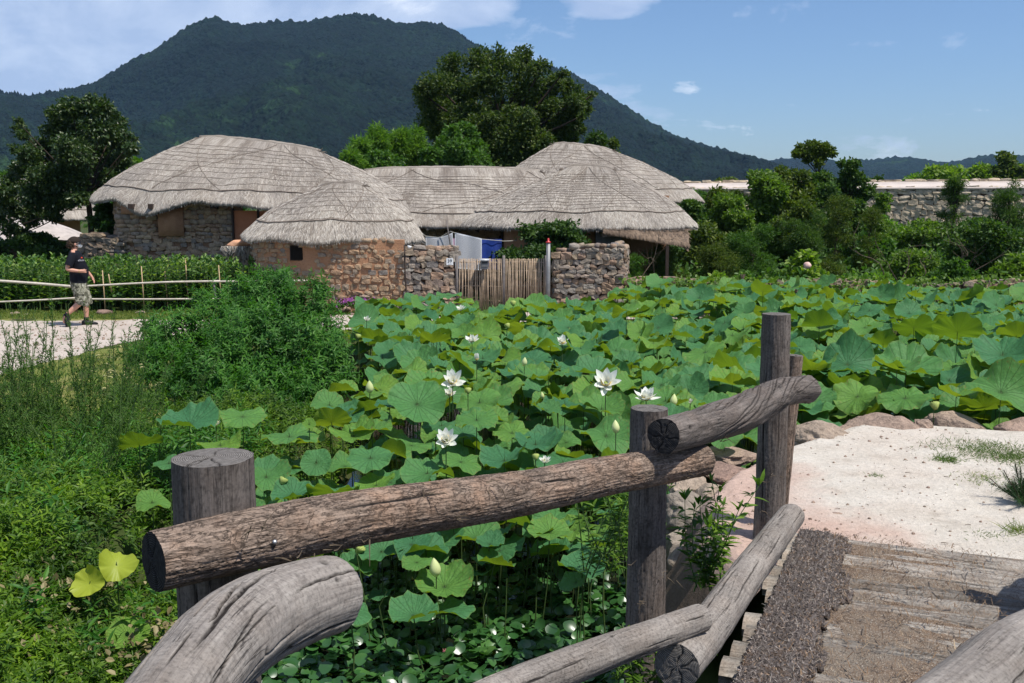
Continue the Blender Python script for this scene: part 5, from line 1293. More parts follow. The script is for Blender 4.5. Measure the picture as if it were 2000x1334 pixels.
# yard wall before it
YW = thing('stone_wall', 'short dark dry stone yard wall at the left end of the big farmhouse', 'wall', (*xy(200, 26.6), 0))
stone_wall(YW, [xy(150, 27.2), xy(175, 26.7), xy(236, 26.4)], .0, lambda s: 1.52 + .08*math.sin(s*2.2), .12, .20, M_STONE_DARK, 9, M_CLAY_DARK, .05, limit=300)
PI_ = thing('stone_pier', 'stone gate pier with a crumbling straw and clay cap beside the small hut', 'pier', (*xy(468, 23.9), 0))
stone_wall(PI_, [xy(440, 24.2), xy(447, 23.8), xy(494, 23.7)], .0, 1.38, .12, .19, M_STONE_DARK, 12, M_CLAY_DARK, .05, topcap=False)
mb = MB(); g = np.random.default_rng(2)
V, F = rock_template(3, 40, .15, 1); c_ = xy(468, 24.0); o = add(PI_, 'clay_cap', mesh_np('clay_cap', V*[.36, .30, .10], [F], mats=[M_CLAY_PALE])); o.location = (c_[0], c_[1], 1.47)
for k in range(120):
    q = np.array([c_[0] + g.uniform(-.36, .36), c_[1] - .24 + g.normal()*.02, 1.42]); mb.tube([q, q+[g.normal()*.03, -.03, -.08], q+[g.normal()*.05, -.02, -g.uniform(.12, .25)]], [.010, .008, .003], 3, False)
add(PI_, 'straw_fringe', mb.mesh('straw_fringe', [M_STRAW]), kind='stuff')

# long middle house
p0 = at(905, 440, 29.8)
HC = thing('thatched_house', 'long low thatched house in the middle, seen over the laundry', 'house', (p0.x, p0.y, 0))
roof(HC, (p0.x, p0.y), R(-1), 4.35, 2.85, 2.55, 3.44, 1.86, ridge_off=(-.35, .25), zr2=3.42, sup=3.2, seed=4, ropes=12, diag=9, lump=.035, nstr=14000, nfr=7000, prof=.95)
stone_wall(HC, [xy(700, 27.9), xy(1000, 27.7)], .3, 1.95, .14, .24, M_STONE_WARM, 15, M_CLAY_DARK, .04, topcap=False, limit=200, skip=lambda s, z: s > 3.9)
slab(HC, 'clay_panel', 981, 1050, 26.6, .1, 2.0, M_CLAY_PALE); slab(HC, 'dark_timber_post', 978, 983, 26.55, .1, 2.0, M_DARKWOOD, .12)
# tall roof at the back right
p0 = at(1158, 340, 35.5)
HD = thing('thatched_house', 'tallest thatched roof rising behind the right-hand houses under the big tree', 'house', (p0.x, p0.y, 0))
roof(HD, (p0.x, p0.y), R(-5), 3.85, 3.1, 1.0, 4.55, 2.55, ridge_off=(-.35, .2), zr2=4.30, sup=2.2, seed=8, ropes=10, diag=8, lump=.04, nstr=9000, nfr=3500, prof=1.1)
slab(HD, 'house_wall', 1030, 1290, 34.5, 0, 2.7, M_CLAY, 3.2)
# front right house
p0 = at(1128, 430, 27.6)
HE = thing('thatched_house', 'rounded thatched house on the right of the gate with closely roped straw', 'house', (p0.x, p0.y, 0))
roof(HE, (p0.x, p0.y), R(-4), 3.22, 2.5, .62, 3.42, 1.90, ridge_off=(.30, .2), zr2=3.40, sup=2.35, seed=12, ropes=15, diag=8, lump=.035, nstr=12000, nfr=7000, prof=.98, eavebar=.86,
     zfun=lambda th: 1.88 - .0*np.cos(th))
slab(HE, 'house_wall', 985, 1160, 26.3, 0, 2.0, M_CLAY_PALE, .3); slab(HE, 'house_wall', 1160, 1290, 26.4, 0, 2.0, M_CLAY, .3)
slab(HE, 'door_panel', 1163, 1215, 25.4, .6, 1.75, simple('grey_board', (.13, .12, .115), .85, .2, .25, 12, .4), .05)
# straw lean-to in front of it
LT = thing('straw_lean_to', 'low brown straw lean-to roof in front of the rounded right-hand house', 'lean-to', (*xy(1255, 24.8), 0))
def lean_to():
    n = 60; m_ = 24; U, Tt = np.meshgrid(np.linspace(0, 1, n), np.linspace(0, 1, m_))
    A0 = np.array([*xy(1150, 26.4), 2.02]); A1 = np.array([*xy(1345, 26.2), 1.78]); B0 = np.array([*xy(1178, 25.0), 1.74]); B1 = np.array([*xy(1345, 24.7), 1.40])
    P = (A0*(1-U[..., None]) + A1*U[..., None])*(1-Tt[..., None]) + (B0*(1-U[..., None]) + B1*U[..., None])*Tt[..., None]
    P[..., 2] += .08*np.sin(Tt*2.6) + .05*fbm(U*5, Tt*3, 2, 3) - .10*(np.abs(U*2-1)**6)
    Q = P.copy(); Q[..., 2] -= .10
    V = np.concatenate([P.reshape(-1, 3), Q.reshape(-1, 3)]); f = grid_faces(m_, n); k = n*m_
    ring = np.concatenate([np.arange(n), np.arange(1, m_)*n+n-1, (m_-1)*n+np.arange(n-2, -1, -1), np.arange(m_-2, 0, -1)*n]); r2 = np.roll(ring, -1)
    side = np.stack([ring, ring+k, r2+k, r2], 1)
    uv = np.stack([U*3.2, Tt*1.9], -1).reshape(-1, 2)
    rf = add(LT, 'thatch', mesh_np('thatch', V, [f[:, ::-1], f+k, side], uv=np.tile(uv, (2, 1)), mats=[M_THATCH_BROWN]))
    g = np.random.default_rng(4); nn = 2600; uu = g.random(nn); tt = np.where(g.random(nn) < .5, g.uniform(0, 1, nn), 1.0)
    P_ = (A0*(1-uu[:, None]) + A1*uu[:, None])*(1-tt[:, None]) + (B0*(1-uu[:, None]) + B1*uu[:, None])*tt[:, None]; P_[:, 2] += .09*np.sin(tt*2.6) + .02
    d = nrm((B0-A0)) + g.normal(size=(nn, 3))*.15 + np.where(tt >= 1, -.9, 0)[:, None]*[0, 0, 1]; X, Y, Z = basis(d, np.tile([0, -.5, 1.], (nn, 1)))
    tV = np.array([[-.5, 0, 0], [.5, 0, 0], [.5, .6, .05], [-.5, .6, .05], [0, 1, 0]]); tF = [np.array([[0, 1, 2, 3]]), np.array([[3, 2, 4]])]
    V, F, _ = scatter(tV, tF, P_, X, Y, Z, np.stack([np.full(nn, .010), g.uniform(.10, .2, nn), g.uniform(.1, .2, nn)], 1)); add(LT, 'loose_straw', mesh_np('loose_straw', V, F, mats=[M_THATCH_BROWN], smooth=False), kind='stuff')
    for px_ in (1212, 1300): slab(LT, 'post', px_, px_+6, 24.6, 0, 1.4, M_DARKWOOD, .08)
lean_to()

# small round hut
p0 = at(655, 470, 24.2)
HB = thing('thatched_hut', 'small round thatched hut of clay-set stones left of the gate', 'hut', (p0.x, p0.y, 0))
roof(HB, (p0.x, p0.y), R(-2), 2.14, 2.05, .50, 2.84, 1.66, ridge_off=(.16, .1), zr2=2.88, sup=2.15, seed=20, ropes=7, diag=5, lump=.045, nstr=9000, nfr=6500, prof=1.22, eavebar=.82,
     drop=lambda th: .04*np.sin(th*7) + .05*np.cos(th))
wb = [xy(489, 24.0), xy(498, 23.0), xy(530, 22.55), xy(600, 22.34), xy(700, 22.28), xy(789, 22.32)]
LB = path_at(wb, 0)[2]
stone_wall(HB, wb, -.02, 1.64, .118, .195, M_STONE_WARM, 25, M_CLAY, .006, cover=.90, depth=.085, sz=.86, topcap=False, skip=lambda s, z: (LB-2.68 < s < LB-2.0 and 1.02 < z < 1.42), jit=.3)
mb = MB(); mb.box((0, 0, 0), (.40, .10, .30)); a0 = at(586, 494, 22.42); o = add(HB, 'vent_window', mb.mesh('vent_window', [simple('vent_darkness', (.012, .010, .009), .9, .1)], smooth=False)); o.location = a0;  # solid box, the vent's inner darkness is put into its colour
mb = MB()
for s_ in (-1, 1): mb.box((0, -.02, s_*.155), (.44, .05, .03)); mb.box((s_*.205, -.02, 0), (.03, .05, .28))
f_ = part('frame', mb.mesh('frame', [M_DARKWOOD], smooth=False), o)
mb = MB(); mb.tube([at(790, 478, 22.2), at(791, 530, 22.2), at(794, 578, 22.2), at(795, 598, 22.2)], .018, 8); add(HB, 'drain_pipe', mb.mesh('drain_pipe', [M_DARKWOOD]))
mb = MB(); mb.tube([at(795, 590, 22.15), at(795, 608, 22.15)], .03, 8); add(HB, 'pipe_foot', mb.mesh('pipe_foot', [M_WHITE_PAINT]))
mb = MB(); mb.tube([at(800, 480, 22.1), at(799, 485, 22.1)], [.05, .03], 8); add(HB, 'outdoor_lamp', mb.mesh('outdoor_lamp', [M_WHITE_PAINT]))

# dry walls beside the gate
GW = thing('stone_wall', 'dry stone wall between the small round hut and the brushwood gate, bearing the number plate', 'wall', (*xy(840, 22.4), 0))
stone_wall(GW, [xy(792, 22.30), xy(840, 22.36), xy(889, 22.42)], -.04, lambda s: 1.40, .13, .19, M_STONE, 31, M_CLAY_DARK, .05, depth=.17, jit=.7, limit=300)
GW2 = thing('stone_wall', 'dry stone wall right of the brushwood gate below the rounded thatched house', 'wall', (*xy(1150, 22.4), 0))
stone_wall(GW2, [xy(1079, 22.62), xy(1086, 22.42), xy(1150, 22.36), xy(1216, 22.3), xy(1222, 22.9), xy(1228, 24.5)], -.04, lambda s: 1.36 + .10*(s > .6), .108, .165, M_STONE, 37, M_CLAY_DARK, .05, depth=.17, jit=.9, limit=300)
GW3 = thing('low_stone_wall', 'long knee-high dry stone wall holding the garden behind the lotus pond', 'wall', (*xy(1550, 22.0), 0))
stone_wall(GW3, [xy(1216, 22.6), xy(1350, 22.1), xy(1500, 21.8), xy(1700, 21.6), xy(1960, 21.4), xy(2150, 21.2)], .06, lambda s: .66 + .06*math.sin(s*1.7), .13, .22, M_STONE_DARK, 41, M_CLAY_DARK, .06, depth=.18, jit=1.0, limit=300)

# ------------------------------------------------------------------ fortress wall
FW = thing('fortress_wall', 'long pale-topped stone fortress wall crossing behind the garden on the right', 'wall', (16, 58, 0))
wf = [xy(1275, 63), xy(1500, 61), xy(1750, 59), xy(2030, 57), xy(2300, 55.5)]
topz = lambda s: 3.40 - .012*s*0
stone_wall(FW, wf, .6, topz, .27, .44, M_STONE_FORT, 51, M_CLAY_DARK, .08, depth=.34, thick=.8, jit=.4, limit=300, prio=lambda a: (a[7] > 11.5 and a[7] < 24)*2 + a[2]*.1, topcap=False)
def fort_top():
    n = 80; V = []; L = path_at(wf, 0)[2]
    for s in np.linspace(0, L, n):
        p, t_, _ = path_at(wf, s); n_ = np.array([-t_[1], t_[0]])
        for d, z in ((-.06, 3.34), (-.04, 3.42), (.9, 3.56), (2.6, 3.80), (2.7, 3.4)): V.append((*(p + n_*d), z + .02*pn(s*.5, d, 3)))
    add(FW, 'plastered_walk', mesh_np('plastered_walk', V, [grid_faces(n, 5)[:, ::-1]], mats=[groundmat('pale_plaster', [(.3, (.42, .36, .32)), (.7, (.54, .47, .42))], 1.0, 12, .1)]))
    g = np.random.default_rng(5); s = 0; q = 0
    while s < L:
        w_ = g.uniform(.5, 1.1); p, t_, _ = path_at(wf, s); n_ = np.array([-t_[1], t_[0]]); o = add(FW, 'cap_stone', RM['fortress_stone'][q % 12]); c = p + n_*2.75
        o.location = (c[0], c[1], 3.84); o.scale = (w_*1.02, .4, g.uniform(.12, .26)); o.rotation_euler = (0, 0, math.atan2(t_[1], t_[0])); s += w_*.97; q += 1
fort_top()

# ------------------------------------------------------------------ brushwood gate
GT = thing('brushwood_gate', 'double gate of thin upright sticks between the two dry stone walls', 'gate', (*xy(983, 22.4), 0))
M_STICK = simple('bleached_stick', (.36, .27, .19), .85, .2, .4, 9)
M_GREYPOST = simple('grey_post', (.16, .14, .13), .8, .25, .3, 12)
g = np.random.default_rng(14)
for p0_, p1_ in ((898, 979), (989, 1066)):
    mb = MB()
    for px in np.arange(p0_, p1_, 2.5):
        a = at(px + g.normal()*.5, 505+g.uniform(-.6, 1.0), 22.40 + g.normal()*.012); b = at(px + g.normal()*1.3, 606, 22.40 + g.normal()*.012); b.z = max(b.z, .02); mid = (a+b)/2 + Vector((g.normal()*.012, 0, 0))
        mb.tube([a, mid, b], [.009*g.uniform(.7, 1.3), .012, .012*g.uniform(.7, 1.4)], 5)
    add(GT, 'stick_panel', mb.mesh('stick_panel', [M_STICK]), kind='stuff')
    for z in (.25, .58, .92, 1.12):
        mb = MB(); A = xy(p0_-2, 22.43); B = xy(p1_, 22.43); mb.tube([(A[0], A[1], z), ((A[0]+B[0])/2, A[1], z+.01), (B[0], B[1], z-.01)], .012, 6); add(GT, 'cross_stick', mb.mesh('cross_stick', [M_STICK]))
for px, r in ((892.5, .034), (984, .032), (1066, .026)):
    a = at(px, 499, 22.42); mb = MB(); mb.tube([a, (a.x, a.y, .6), (a.x, a.y, -.05)], r, 10, True, 0, .06); add(GT, 'post', mb.mesh('post', [M_GREYPOST]))
a = at(1071, 474, 22.3); mb = MB(); mb.tube([a, (a.x, a.y, .6), (a.x, a.y, -.05)], .048, 14); MP = ob('metal_post', mb.mesh('metal_post', [simple('grey_metal', (.20, .20, .20), .5, .4, .2, 10, metal=.3)])); tag(MP, 'tall round grey metal post with a red tip at the right side of the gate', 'post')
mb = MB(); mb.tube([a + Vector((0, 0, .0)), a + Vector((0, 0, .02)), a + Vector((0, 0, .035)), a + Vector((0, 0, .085)), a+Vector((0, 0, .1))], [.06, .058, .020, .024, .012], 12); part('red_tip', mb.mesh('red_tip', [simple('red_paint', (.45, .02, .02), .4, .5)]), MP)
# mailbox
a = at(946.5, 508, 22.33); MX = thing('mailbox', 'small grey mailbox with a curved lid hung on the left leaf of the gate', 'mailbox', a)
M_MB = simple('grey_sheet_metal', (.13, .13, .135), .45, .5, .15, 30); M_MBL = simple('light_metal', (.42, .43, .44), .4, .5, .1, 30)
mb = MB(); mb.box((0, -.03, -.10), (.17, .09, .19)); part('box', mb.mesh('box', [M_MB], smooth=False), MX)
V = []
for x in (-.105, .105):
    for k in range(9): an = math.pi*k/8; V.append((x, -.035 - .075*math.cos(an), .0 + .035*math.sin(an)))
part('lid', mesh_np('lid', V, [np.array([[i, i+1, i+10, i+9] for i in range(8)]), np.array([list(range(9))[::-1], list(range(9, 18))])], mats=[M_MBL]), MX)
mb = MB(); mb.box((0, -.08, -.055), (.12, .008, .022)); part('letter_slot', mb.mesh('letter_slot', [simple('slot_dark', (.01, .01, .01), .8)], smooth=False), MX)
mb = MB(); mb.box((0, -.082, -.12), (.13, .008, .05)); part('front_plate', mb.mesh('front_plate', [M_MB], smooth=False), MX)
def text_mesh(s, size, m, extrude=.002):
    cu = bpy.data.curves.new('lettering', 'FONT'); cu.body = s; cu.size = size; cu.extrude = extrude; cu.align_x = 'CENTER'; cu.align_y = 'CENTER'
    o = bpy.data.objects.new('lettering', cu); COL.objects.link(o); dg = bpy.context.evaluated_depsgraph_get(); me = bpy.data.meshes.new_from_object(o.evaluated_get(dg)); bpy.data.objects.remove(o)
    me.materials.clear(); me.materials.append(m); return me
a = at(878.5, 511, 22.14); NP = thing('number_plate', 'small white house number plate reading 39 on the wall left of the gate', 'sign', a)
mb = MB(); mb.box((0, 0, 0), (.150, .012, .150)); part('plate', mb.mesh('plate', [M_WHITE_PAINT], smooth=False), NP)
mb = MB(); mb.box((0, .01, .085), (.05, .012, .03)); mb.tube([(-.03, .0, .075), (0, 0, .105), (.03, 0, .075)], .006, 5); part('bracket', mb.mesh('bracket', [M_GREYPOST]), NP)
o = part('number', text_mesh('39', .105, simple('number_grey', (.06, .06, .06), .6)), NP); o.location = (0, -.009, .012); o.rotation_euler = (math.pi/2, 0, 0)
mb = MB(); mb.box((0, -.008, -.052), (.08, .003, .008)); part('small_print_line', mb.mesh('small_print_line', [M_MBL], smooth=False), NP)

# ------------------------------------------------------------------ laundry
def cloth(nm, corners, m, lab, cat, sag=.03, wav=.025, seed=0, hem=None):
    n = 30; U, W_ = np.meshgrid(np.linspace(0, 1, n), np.linspace(0, 1, n)); c = [np.array(tuple(at(*q))) for q in corners]
    P = (c[0]*(1-U[..., None]) + c[1]*U[..., None])*(1-W_[..., None]) + (c[2]*(1-U[..., None]) + c[3]*U[..., None])*W_[..., None]
    P[..., 2] -= sag*4*U*(1-U)*(1-W_*.6); P[..., 1] += wav*np.sin(U*9 + seed + W_*1.5)*W_**.5
    V = P.reshape(-1, 3); V2 = V + [0, .006, 0]; f = grid_faces(n, n); k = n*n
    o = ob(nm, mesh_np(nm, np.concatenate([V, V2]), [f[:, ::-1], f+k], uv=np.tile(np.stack([U, W_], -1).reshape(-1, 2), (2, 1)), mats=[m])); return tag(o, lab, cat)
def towelmat():
    m, t = mat('speckled_white_towel'); uv = t.n('ShaderNodeUVMap').outputs[0]; s = t.n('ShaderNodeSeparateXYZ', {0: uv})
    ch = t.n('ShaderNodeTexChecker', {'Vector': t.vmul(uv, (1, 1, 1)), 'Scale': 44, 'Color1': (.30, .30, .32, 1), 'Color2': (.68, .68, .68, 1)}).outputs[0]
    e = t.math('GREATER_THAN', t.math('MAXIMUM', t.math('ABSOLUTE', t.math('SUBTRACT', s.outputs[0], .5)), t.math('ABSOLUTE', t.math('SUBTRACT', s.outputs[1], .5))), .465)
    finish(t, princ(t, t.mix(e, ch, (.78, .78, .78, 1)), .9, .1, bump(t, t.noise(uv, 90), .4, .004))); return m
M_TOWEL = towelmat()
cloth('towel', [(831, 461, 24.9), (884, 454, 24.9), (833, 520, 24.9), (887, 520, 24.9)], M_TOWEL, 'left grey-speckled white towel drying beside the bamboo prop', 'towel', .07, .02, 1)
cloth('towel', [(888.5, 454, 24.7), (941, 466, 24.7), (888.5, 524, 24.7), (941, 528, 24.7)], M_TOWEL, 'right grey-speckled white towel drying beside the blue tarpaulin', 'towel', .0, .02, 2)
cloth('pink_cloth', [(881, 465, 25.0), (890, 466, 25.0), (882, 520, 25.0), (892, 520, 25.0)], simple('pink_cloth', (.62, .42, .52), .9, .1, .1), 'narrow strip of pink cloth between the two drying towels', 'cloth', .0, .01, 2)
cloth('blue_tarpaulin', [(941, 467, 24.9), (980, 467, 25.3), (941, 526, 24.9), (980, 526, 25.3)], simple('blue_tarpaulin', (.012, .035, .20), .55, .4, .5, 3), 'deep blue tarpaulin hanging right of the towels', 'tarpaulin', .0, .05, 3)
mb = MB(); mb.tube([at(815, 447, 24.8), at(831, 461, 24.9), at(858, 464, 24.9), at(880, 452, 24.8), at(889, 455, 24.7), at(940, 467, 24.8), at(985, 471, 25.3), at(1010, 470, 25.5)], .007, 5); tag(ob('clothesline', mb.mesh('clothesline', [simple('pale_cord', (.5, .48, .42), .7)])), 'pale clothesline strung across the yard above the gate', 'clothesline')
mb = MB(); mb.tube([at(872, 430, 24.75), at(877, 462, 24.75), at(886, 520, 24.7)], [.012, .016, .018], 7); tag(ob('bamboo_prop', mb.mesh('bamboo_prop', [M_GREYPOST])), 'slanting bamboo prop pole holding up the clothesline', 'pole')
# pale dome-shaped roof and hedge far left
p0 = at(60, 470, 33)
PT = thing('pale_roof_shed', 'low shed with a pale faded roof behind the hedge at the left edge', 'shed', (p0.x, p0.y, 0))
V = []; nn = 40; mm = 16
for j in range(mm):
    for i in range(nn): a = 2*math.pi*i/nn; t_ = j/(mm-1); V.append((p0.x + 1.95*math.cos(a)*t_, p0.y + 1.6*math.sin(a)*t_, 1.95 - .66*t_**1.7 + .015*math.sin(a*13)*t_))
i = np.arange(mm-1)[:, None]*nn; j = np.arange(nn)[None]; j2 = (j+1) % nn
add(PT, 'roof', mesh_np('roof', V, [np.stack([i+j, i+nn+j, i+nn+j2, i+j2], -1).reshape(-1, 4)], mats=[simple('faded_straw_sheet', (.40, .355, .33), .8, .2, .25, 5, .6, .03)]))
mb = MB(); mb.box((p0.x, p0.y, .6), (3.1, 2.4, 1.3)); add(PT, 'shed_wall', mb.mesh('shed_wall', [M_CLAY_DARK], smooth=False))
p0 = at(30, 430, 42)
HF = thing('thatched_house', 'brown thatched roof mostly hidden behind the left tree', 'house', (p0.x, p0.y, 0))
roof(HF, (p0.x, p0.y), R(3), 3.6, 2.6, 1.4, 3.35, 1.9, seed=33, ropes=5, diag=3, nstr=2500, nfr=1200)
slab(HF, 'house_wall', -60, 130, 41.5, 0, 1.9, M_CLAY, 3)
# ------------------------------------------------------------------ foliage builders
def blade(w, fold=.25, droop=.15, n=3):
    """one leaf: Y along, 2 halves folded on the midrib"""
    v = np.linspace(0, 1, n+1); wd = w*np.sin(np.pi*np.clip(v, 0, 1)**.8)**.9; V = []; F = []
    for i, a in enumerate(v):
        z = -droop*a*a
        V += [(-wd[i], a, z + fold*wd[i]), (0, a, z), (wd[i], a, z + fold*wd[i])]
    for i in range(n):
        k = 3*i; F += [[k, k+1, k+4, k+3], [k+1, k+2, k+5, k+4]]
    return np.array(V), [np.array(F)]
LEAF2 = (np.array([[0, 0, 0], [.32, .42, .10], [0, 1, -.06], [-.32, .42, .10]]), [np.array([[0, 1, 2], [0, 2, 3]])])
LEAF_OV = (np.array([[0, 0, 0], [.30, .30, .08], [.27, .68, .05], [0, 1, -.10], [-.27, .68, .05], [-.30, .30, .08]]), [np.array([[0, 1, 2, 3], [0, 3, 4, 5]])])
LEAF_LAN = blade(.13, .35, .28, 3)
LEAF_NAR = (np.array([[0, 0, 0], [.09, .4, .04], [0, 1, -.12], [-.09, .4, .04]]), [np.array([[0, 1, 2], [0, 2, 3]])])
def sprig(seed, L=.26, nl=16, ls=.075, spread=1.0, tmpl=LEAF_LAN, whorl=False, top=True):
    """little stem with leaves; returns V, Fs in local space (stem up Z)"""
    g = np.random.default_rng(seed); P = []; Y = []; S = []
    for k in range(nl):
        t = (k+.5)/nl; a = k*2.4 + g.normal()*.3
        el = g.uniform(.1, .75) + (.5*(t > .8))
        P.append((.012*math.sin(t*5+seed), .012*math.cos(t*4), L*(.15+.85*t))); Y.append((math.cos(a)*math.cos(el), math.sin(a)*math.cos(el), math.sin(el)*.9)); S.append(ls*g.uniform(.7, 1.25)*(1.15-.5*t))
    Y = np.array(Y); X, Yy, Z = basis(Y, np.tile([0, 0, 1.], (nl, 1)) + g.normal(size=(nl, 3))*.2)
    V, F, _ = scatter(tmpl[0], tmpl[1], P, X, Yy, Z, np.array(S))
    return V, F
def multi_scatter(templates, P, up, S, g, lean=.35):
    """scatter sprigs with local Z near 'up'"""
    n = len(P); k = g.integers(0, len(templates), n); out = []
    Z = nrm(up + g.normal(size=(n, 3))*lean); a = nrm(g.normal(size=(n, 3))); X = nrm(np.cross(a, Z)); Y = np.cross(Z, X)
    mb = MB()
    for q in range(len(templates)):
        m_ = k == q
        if m_.any():
            V, F, _ = scatter(templates[q][0], templates[q][1], P[m_], X[m_], Y[m_], Z[m_], S[m_]); mb.add(V, F)
    return mb
def clump_crown(blobs, n, size, g, tmpl=LEAF2, up=.5, shell=.45, flat=1.0):
    """leaves spread through ellipsoid clumps: blobs (x,y,z,rx,ry,rz)"""
    B0 = np.array(blobs); kk = 6; dd_ = nrm(g.normal(size=(len(B0)*kk, 3))); R0 = np.repeat(B0, kk, 0)
    sub_ = R0.copy(); sub_[:, :3] += dd_*R0[:, 3:6]*g.uniform(.35, .95, (len(R0), 1)); sub_[:, 3:6] *= g.uniform(.28, .60, (len(R0), 1))
    B = np.concatenate([B0*[1, 1, 1, .85, .85, .85], sub_]); vol = (B[:, 3]*B[:, 4]*B[:, 5])**(2/3); k = g.choice(len(B), n, p=vol/vol.sum())
    d = nrm(g.normal(size=(n, 3))); r = g.uniform(0, 1, n)**shell; r = r*(1 + .34*fbm(d[:, 0]*2.4 + k, d[:, 1]*2.4, d[:, 2]*2.4, 3))
    P = B[k, :3] + d*B[k, 3:6]*r[:, None]
    Y = nrm(d + g.normal(size=(n, 3))*.8 + [0, 0, -.15]); up_ = nrm(d*.6 + np.array([0, 0, up]) + g.normal(size=(n, 3))*.55)
    X, Y, Z = basis(Y, up_); V, F, _ = scatter(tmpl[0], tmpl[1], P, X, Y, Z, size*g.uniform(.6, 1.3, n)); return V, F
def tree(nm, label, px, D, base_z, top_py, width_px, m, nleaf, lsize, seed, shape='round', trunk_r=.12, trunk_frac=.35, nb=26, cat='tree', tmpl=LEAF2, group=None, gappy=.55, crown_low=None, blobs=None, limbs=True, barkm=None, br=1.0):
    g = np.random.default_rng(seed); top = at(px, top_py, D); H = top.z - base_z; Wd = width_px*proj(top)[2]/FPX/2
    loc = Vector((top.x, D, base_z)); t_ = thing(nm, label, cat, loc, 0, group)
    if blobs is None:
        blobs = []; lo = H*trunk_frac if crown_low is None else crown_low
        ch = (H-lo)
        for k in range(nb):
            u = g.random(); d = nrm(g.normal(size=3)); 
            if shape == 'round': rr = g.uniform(.35, .86); c = np.array([d[0]*Wd*rr, d[1]*Wd*rr, lo + ch*.5 + d[2]*ch*.5*rr])
            elif shape == 'cone': hh = g.random()**1.3; rr = (1-hh)*.8 + .1; c = np.array([d[0]*Wd*rr, d[1]*Wd*rr, lo + ch*hh*.92])
            elif shape == 'column': hh = g.random(); rr = .5*(1-abs(hh-.4)); c = np.array([d[0]*Wd*rr, d[1]*Wd*rr, lo + ch*hh*.9])
            else: hh = g.random(); rr = g.uniform(.2, .9)*math.sqrt(max(.05, 1-hh*hh)); c = np.array([d[0]*Wd*rr, d[1]*Wd*rr, lo + ch*hh*.85])
            s_ = g.uniform(.16, .34)*min(Wd, ch*.7)*br*(gappy+.45); blobs.append((*c, s_*1.25, s_*1.25, s_*g.uniform(.65, .95)))
    BB = np.array(blobs); mt = (BB[:, 2]+BB[:, 5]).max(); k1 = H*.97/mt
    BB[:, [2, 5]] *= k1; ex_ = (np.abs(BB[:, 0])+BB[:, 3]).max(); BB[:, [0, 3]] *= Wd/ex_; BB[:, [1, 4]] *= Wd/ex_; blobs = [tuple(b) for b in BB]
    V, F = clump_crown(blobs, int(nleaf*1.25), lsize*1.12, g, tmpl)
    part('crown', mesh_np('crown', V, F, mats=[m], smooth=False), t_)
    mb = MB(); B = np.array(blobs); zb = B[:, 2].min()
    P0 = np.array([0, 0, -.1]); tip = np.array([g.normal()*Wd*.08, 0, B[:, 2].max()*.9]); pts = catmull([P0, P0*.6+tip*.4+[g.normal()*.08*Wd, 0, 0], tip*.75, tip], 14)
    mb.tube(pts, np.linspace(trunk_r, trunk_r*.25, 14), 8, True, 0, .15)
    if limbs:
        for k in range(len(B)):
            q = B[k, :3]; hz_ = max(.12*H, min(q[2]*.62, tip[2]*.85)); i = int(hz_/max(tip[2], .1)*13); s_ = pts[min(max(i, 1), 12)]
            mid = (s_+q)/2 + [0, 0, -.05*H*.3]; mb.tube(catmull([s_, mid, q], 6), np.linspace(trunk_r*.38, trunk_r*.08, 6), 5, False)
    part('trunk', mb.mesh('trunk', [barkm or M_BARK]), t_); return t_
def shrub(label, px, D, base_z, top_py, width_px, m, nleaf, lsize, seed, nm='shrub', tmpl=LEAF2, **k):
    k.setdefault('trunk_frac', .04); k.setdefault('cat', 'shrub'); k.setdefault('trunk_r', .03)
    return tree(nm, label, px, D, base_z, top_py, width_px, m, nleaf, lsize, seed, shape=k.pop('shape', 'dome'), tmpl=tmpl, **k)

# ------------------------------------------------------------------ trees behind the houses
# the big spreading tree: clumps placed from its outline
def outline_tree(nm, label, D, blobs_px, m, nleaf, lsize, seed, trunk, tmpl=LEAF2, depth=1.0, cat='tree', barkm=None, limb_r=.10, shell=.45):
    """blobs_px: (px,py,rpx,dD) clump centres"""
    g = np.random.default_rng(seed); b0 = at(trunk[0], trunk[1], D); t_ = thing(nm, label, cat, (b0.x, D, 0)); L = Vector((b0.x, D, 0)); blobs = []
    for b in blobs_px:
        dd = b[3] if len(b) > 3 else g.uniform(-1, 1)*depth; c = at(b[0], b[1], D+dd) - L; r = b[2]*proj(c+L)[2]/FPX
        blobs.append((c.x, c.y, c.z, r, r*1.05, r*.78))
    V, F = clump_crown(blobs, nleaf, lsize, g, tmpl, shell=shell); part('crown', mesh_np('crown', V, F, mats=[m], smooth=False), t_)
    mb = MB(); B = np.array(blobs); fork = np.array([0, 0, at(trunk[0], trunk[2], D).z]); r0 = trunk[3]
    mb.tube(catmull([(0, 0, -.2), fork*.5 + [.05, 0, 0], fork], 8), np.linspace(r0, r0*.7, 8), 10, True, 0, .12)
    for k in range(len(B)):
        q = B[k, :3]; mid = fork*.45 + q*.55 + np.array([0, 0, -.10*abs(q[0])]); mb.tube(catmull([fork - [0, 0, .3], mid, q], 8), np.linspace(r0*.26, limb_r*.12, 8), 6, False)
    part('trunk', mb.mesh('trunk', [barkm or M_BARK]), t_); return t_
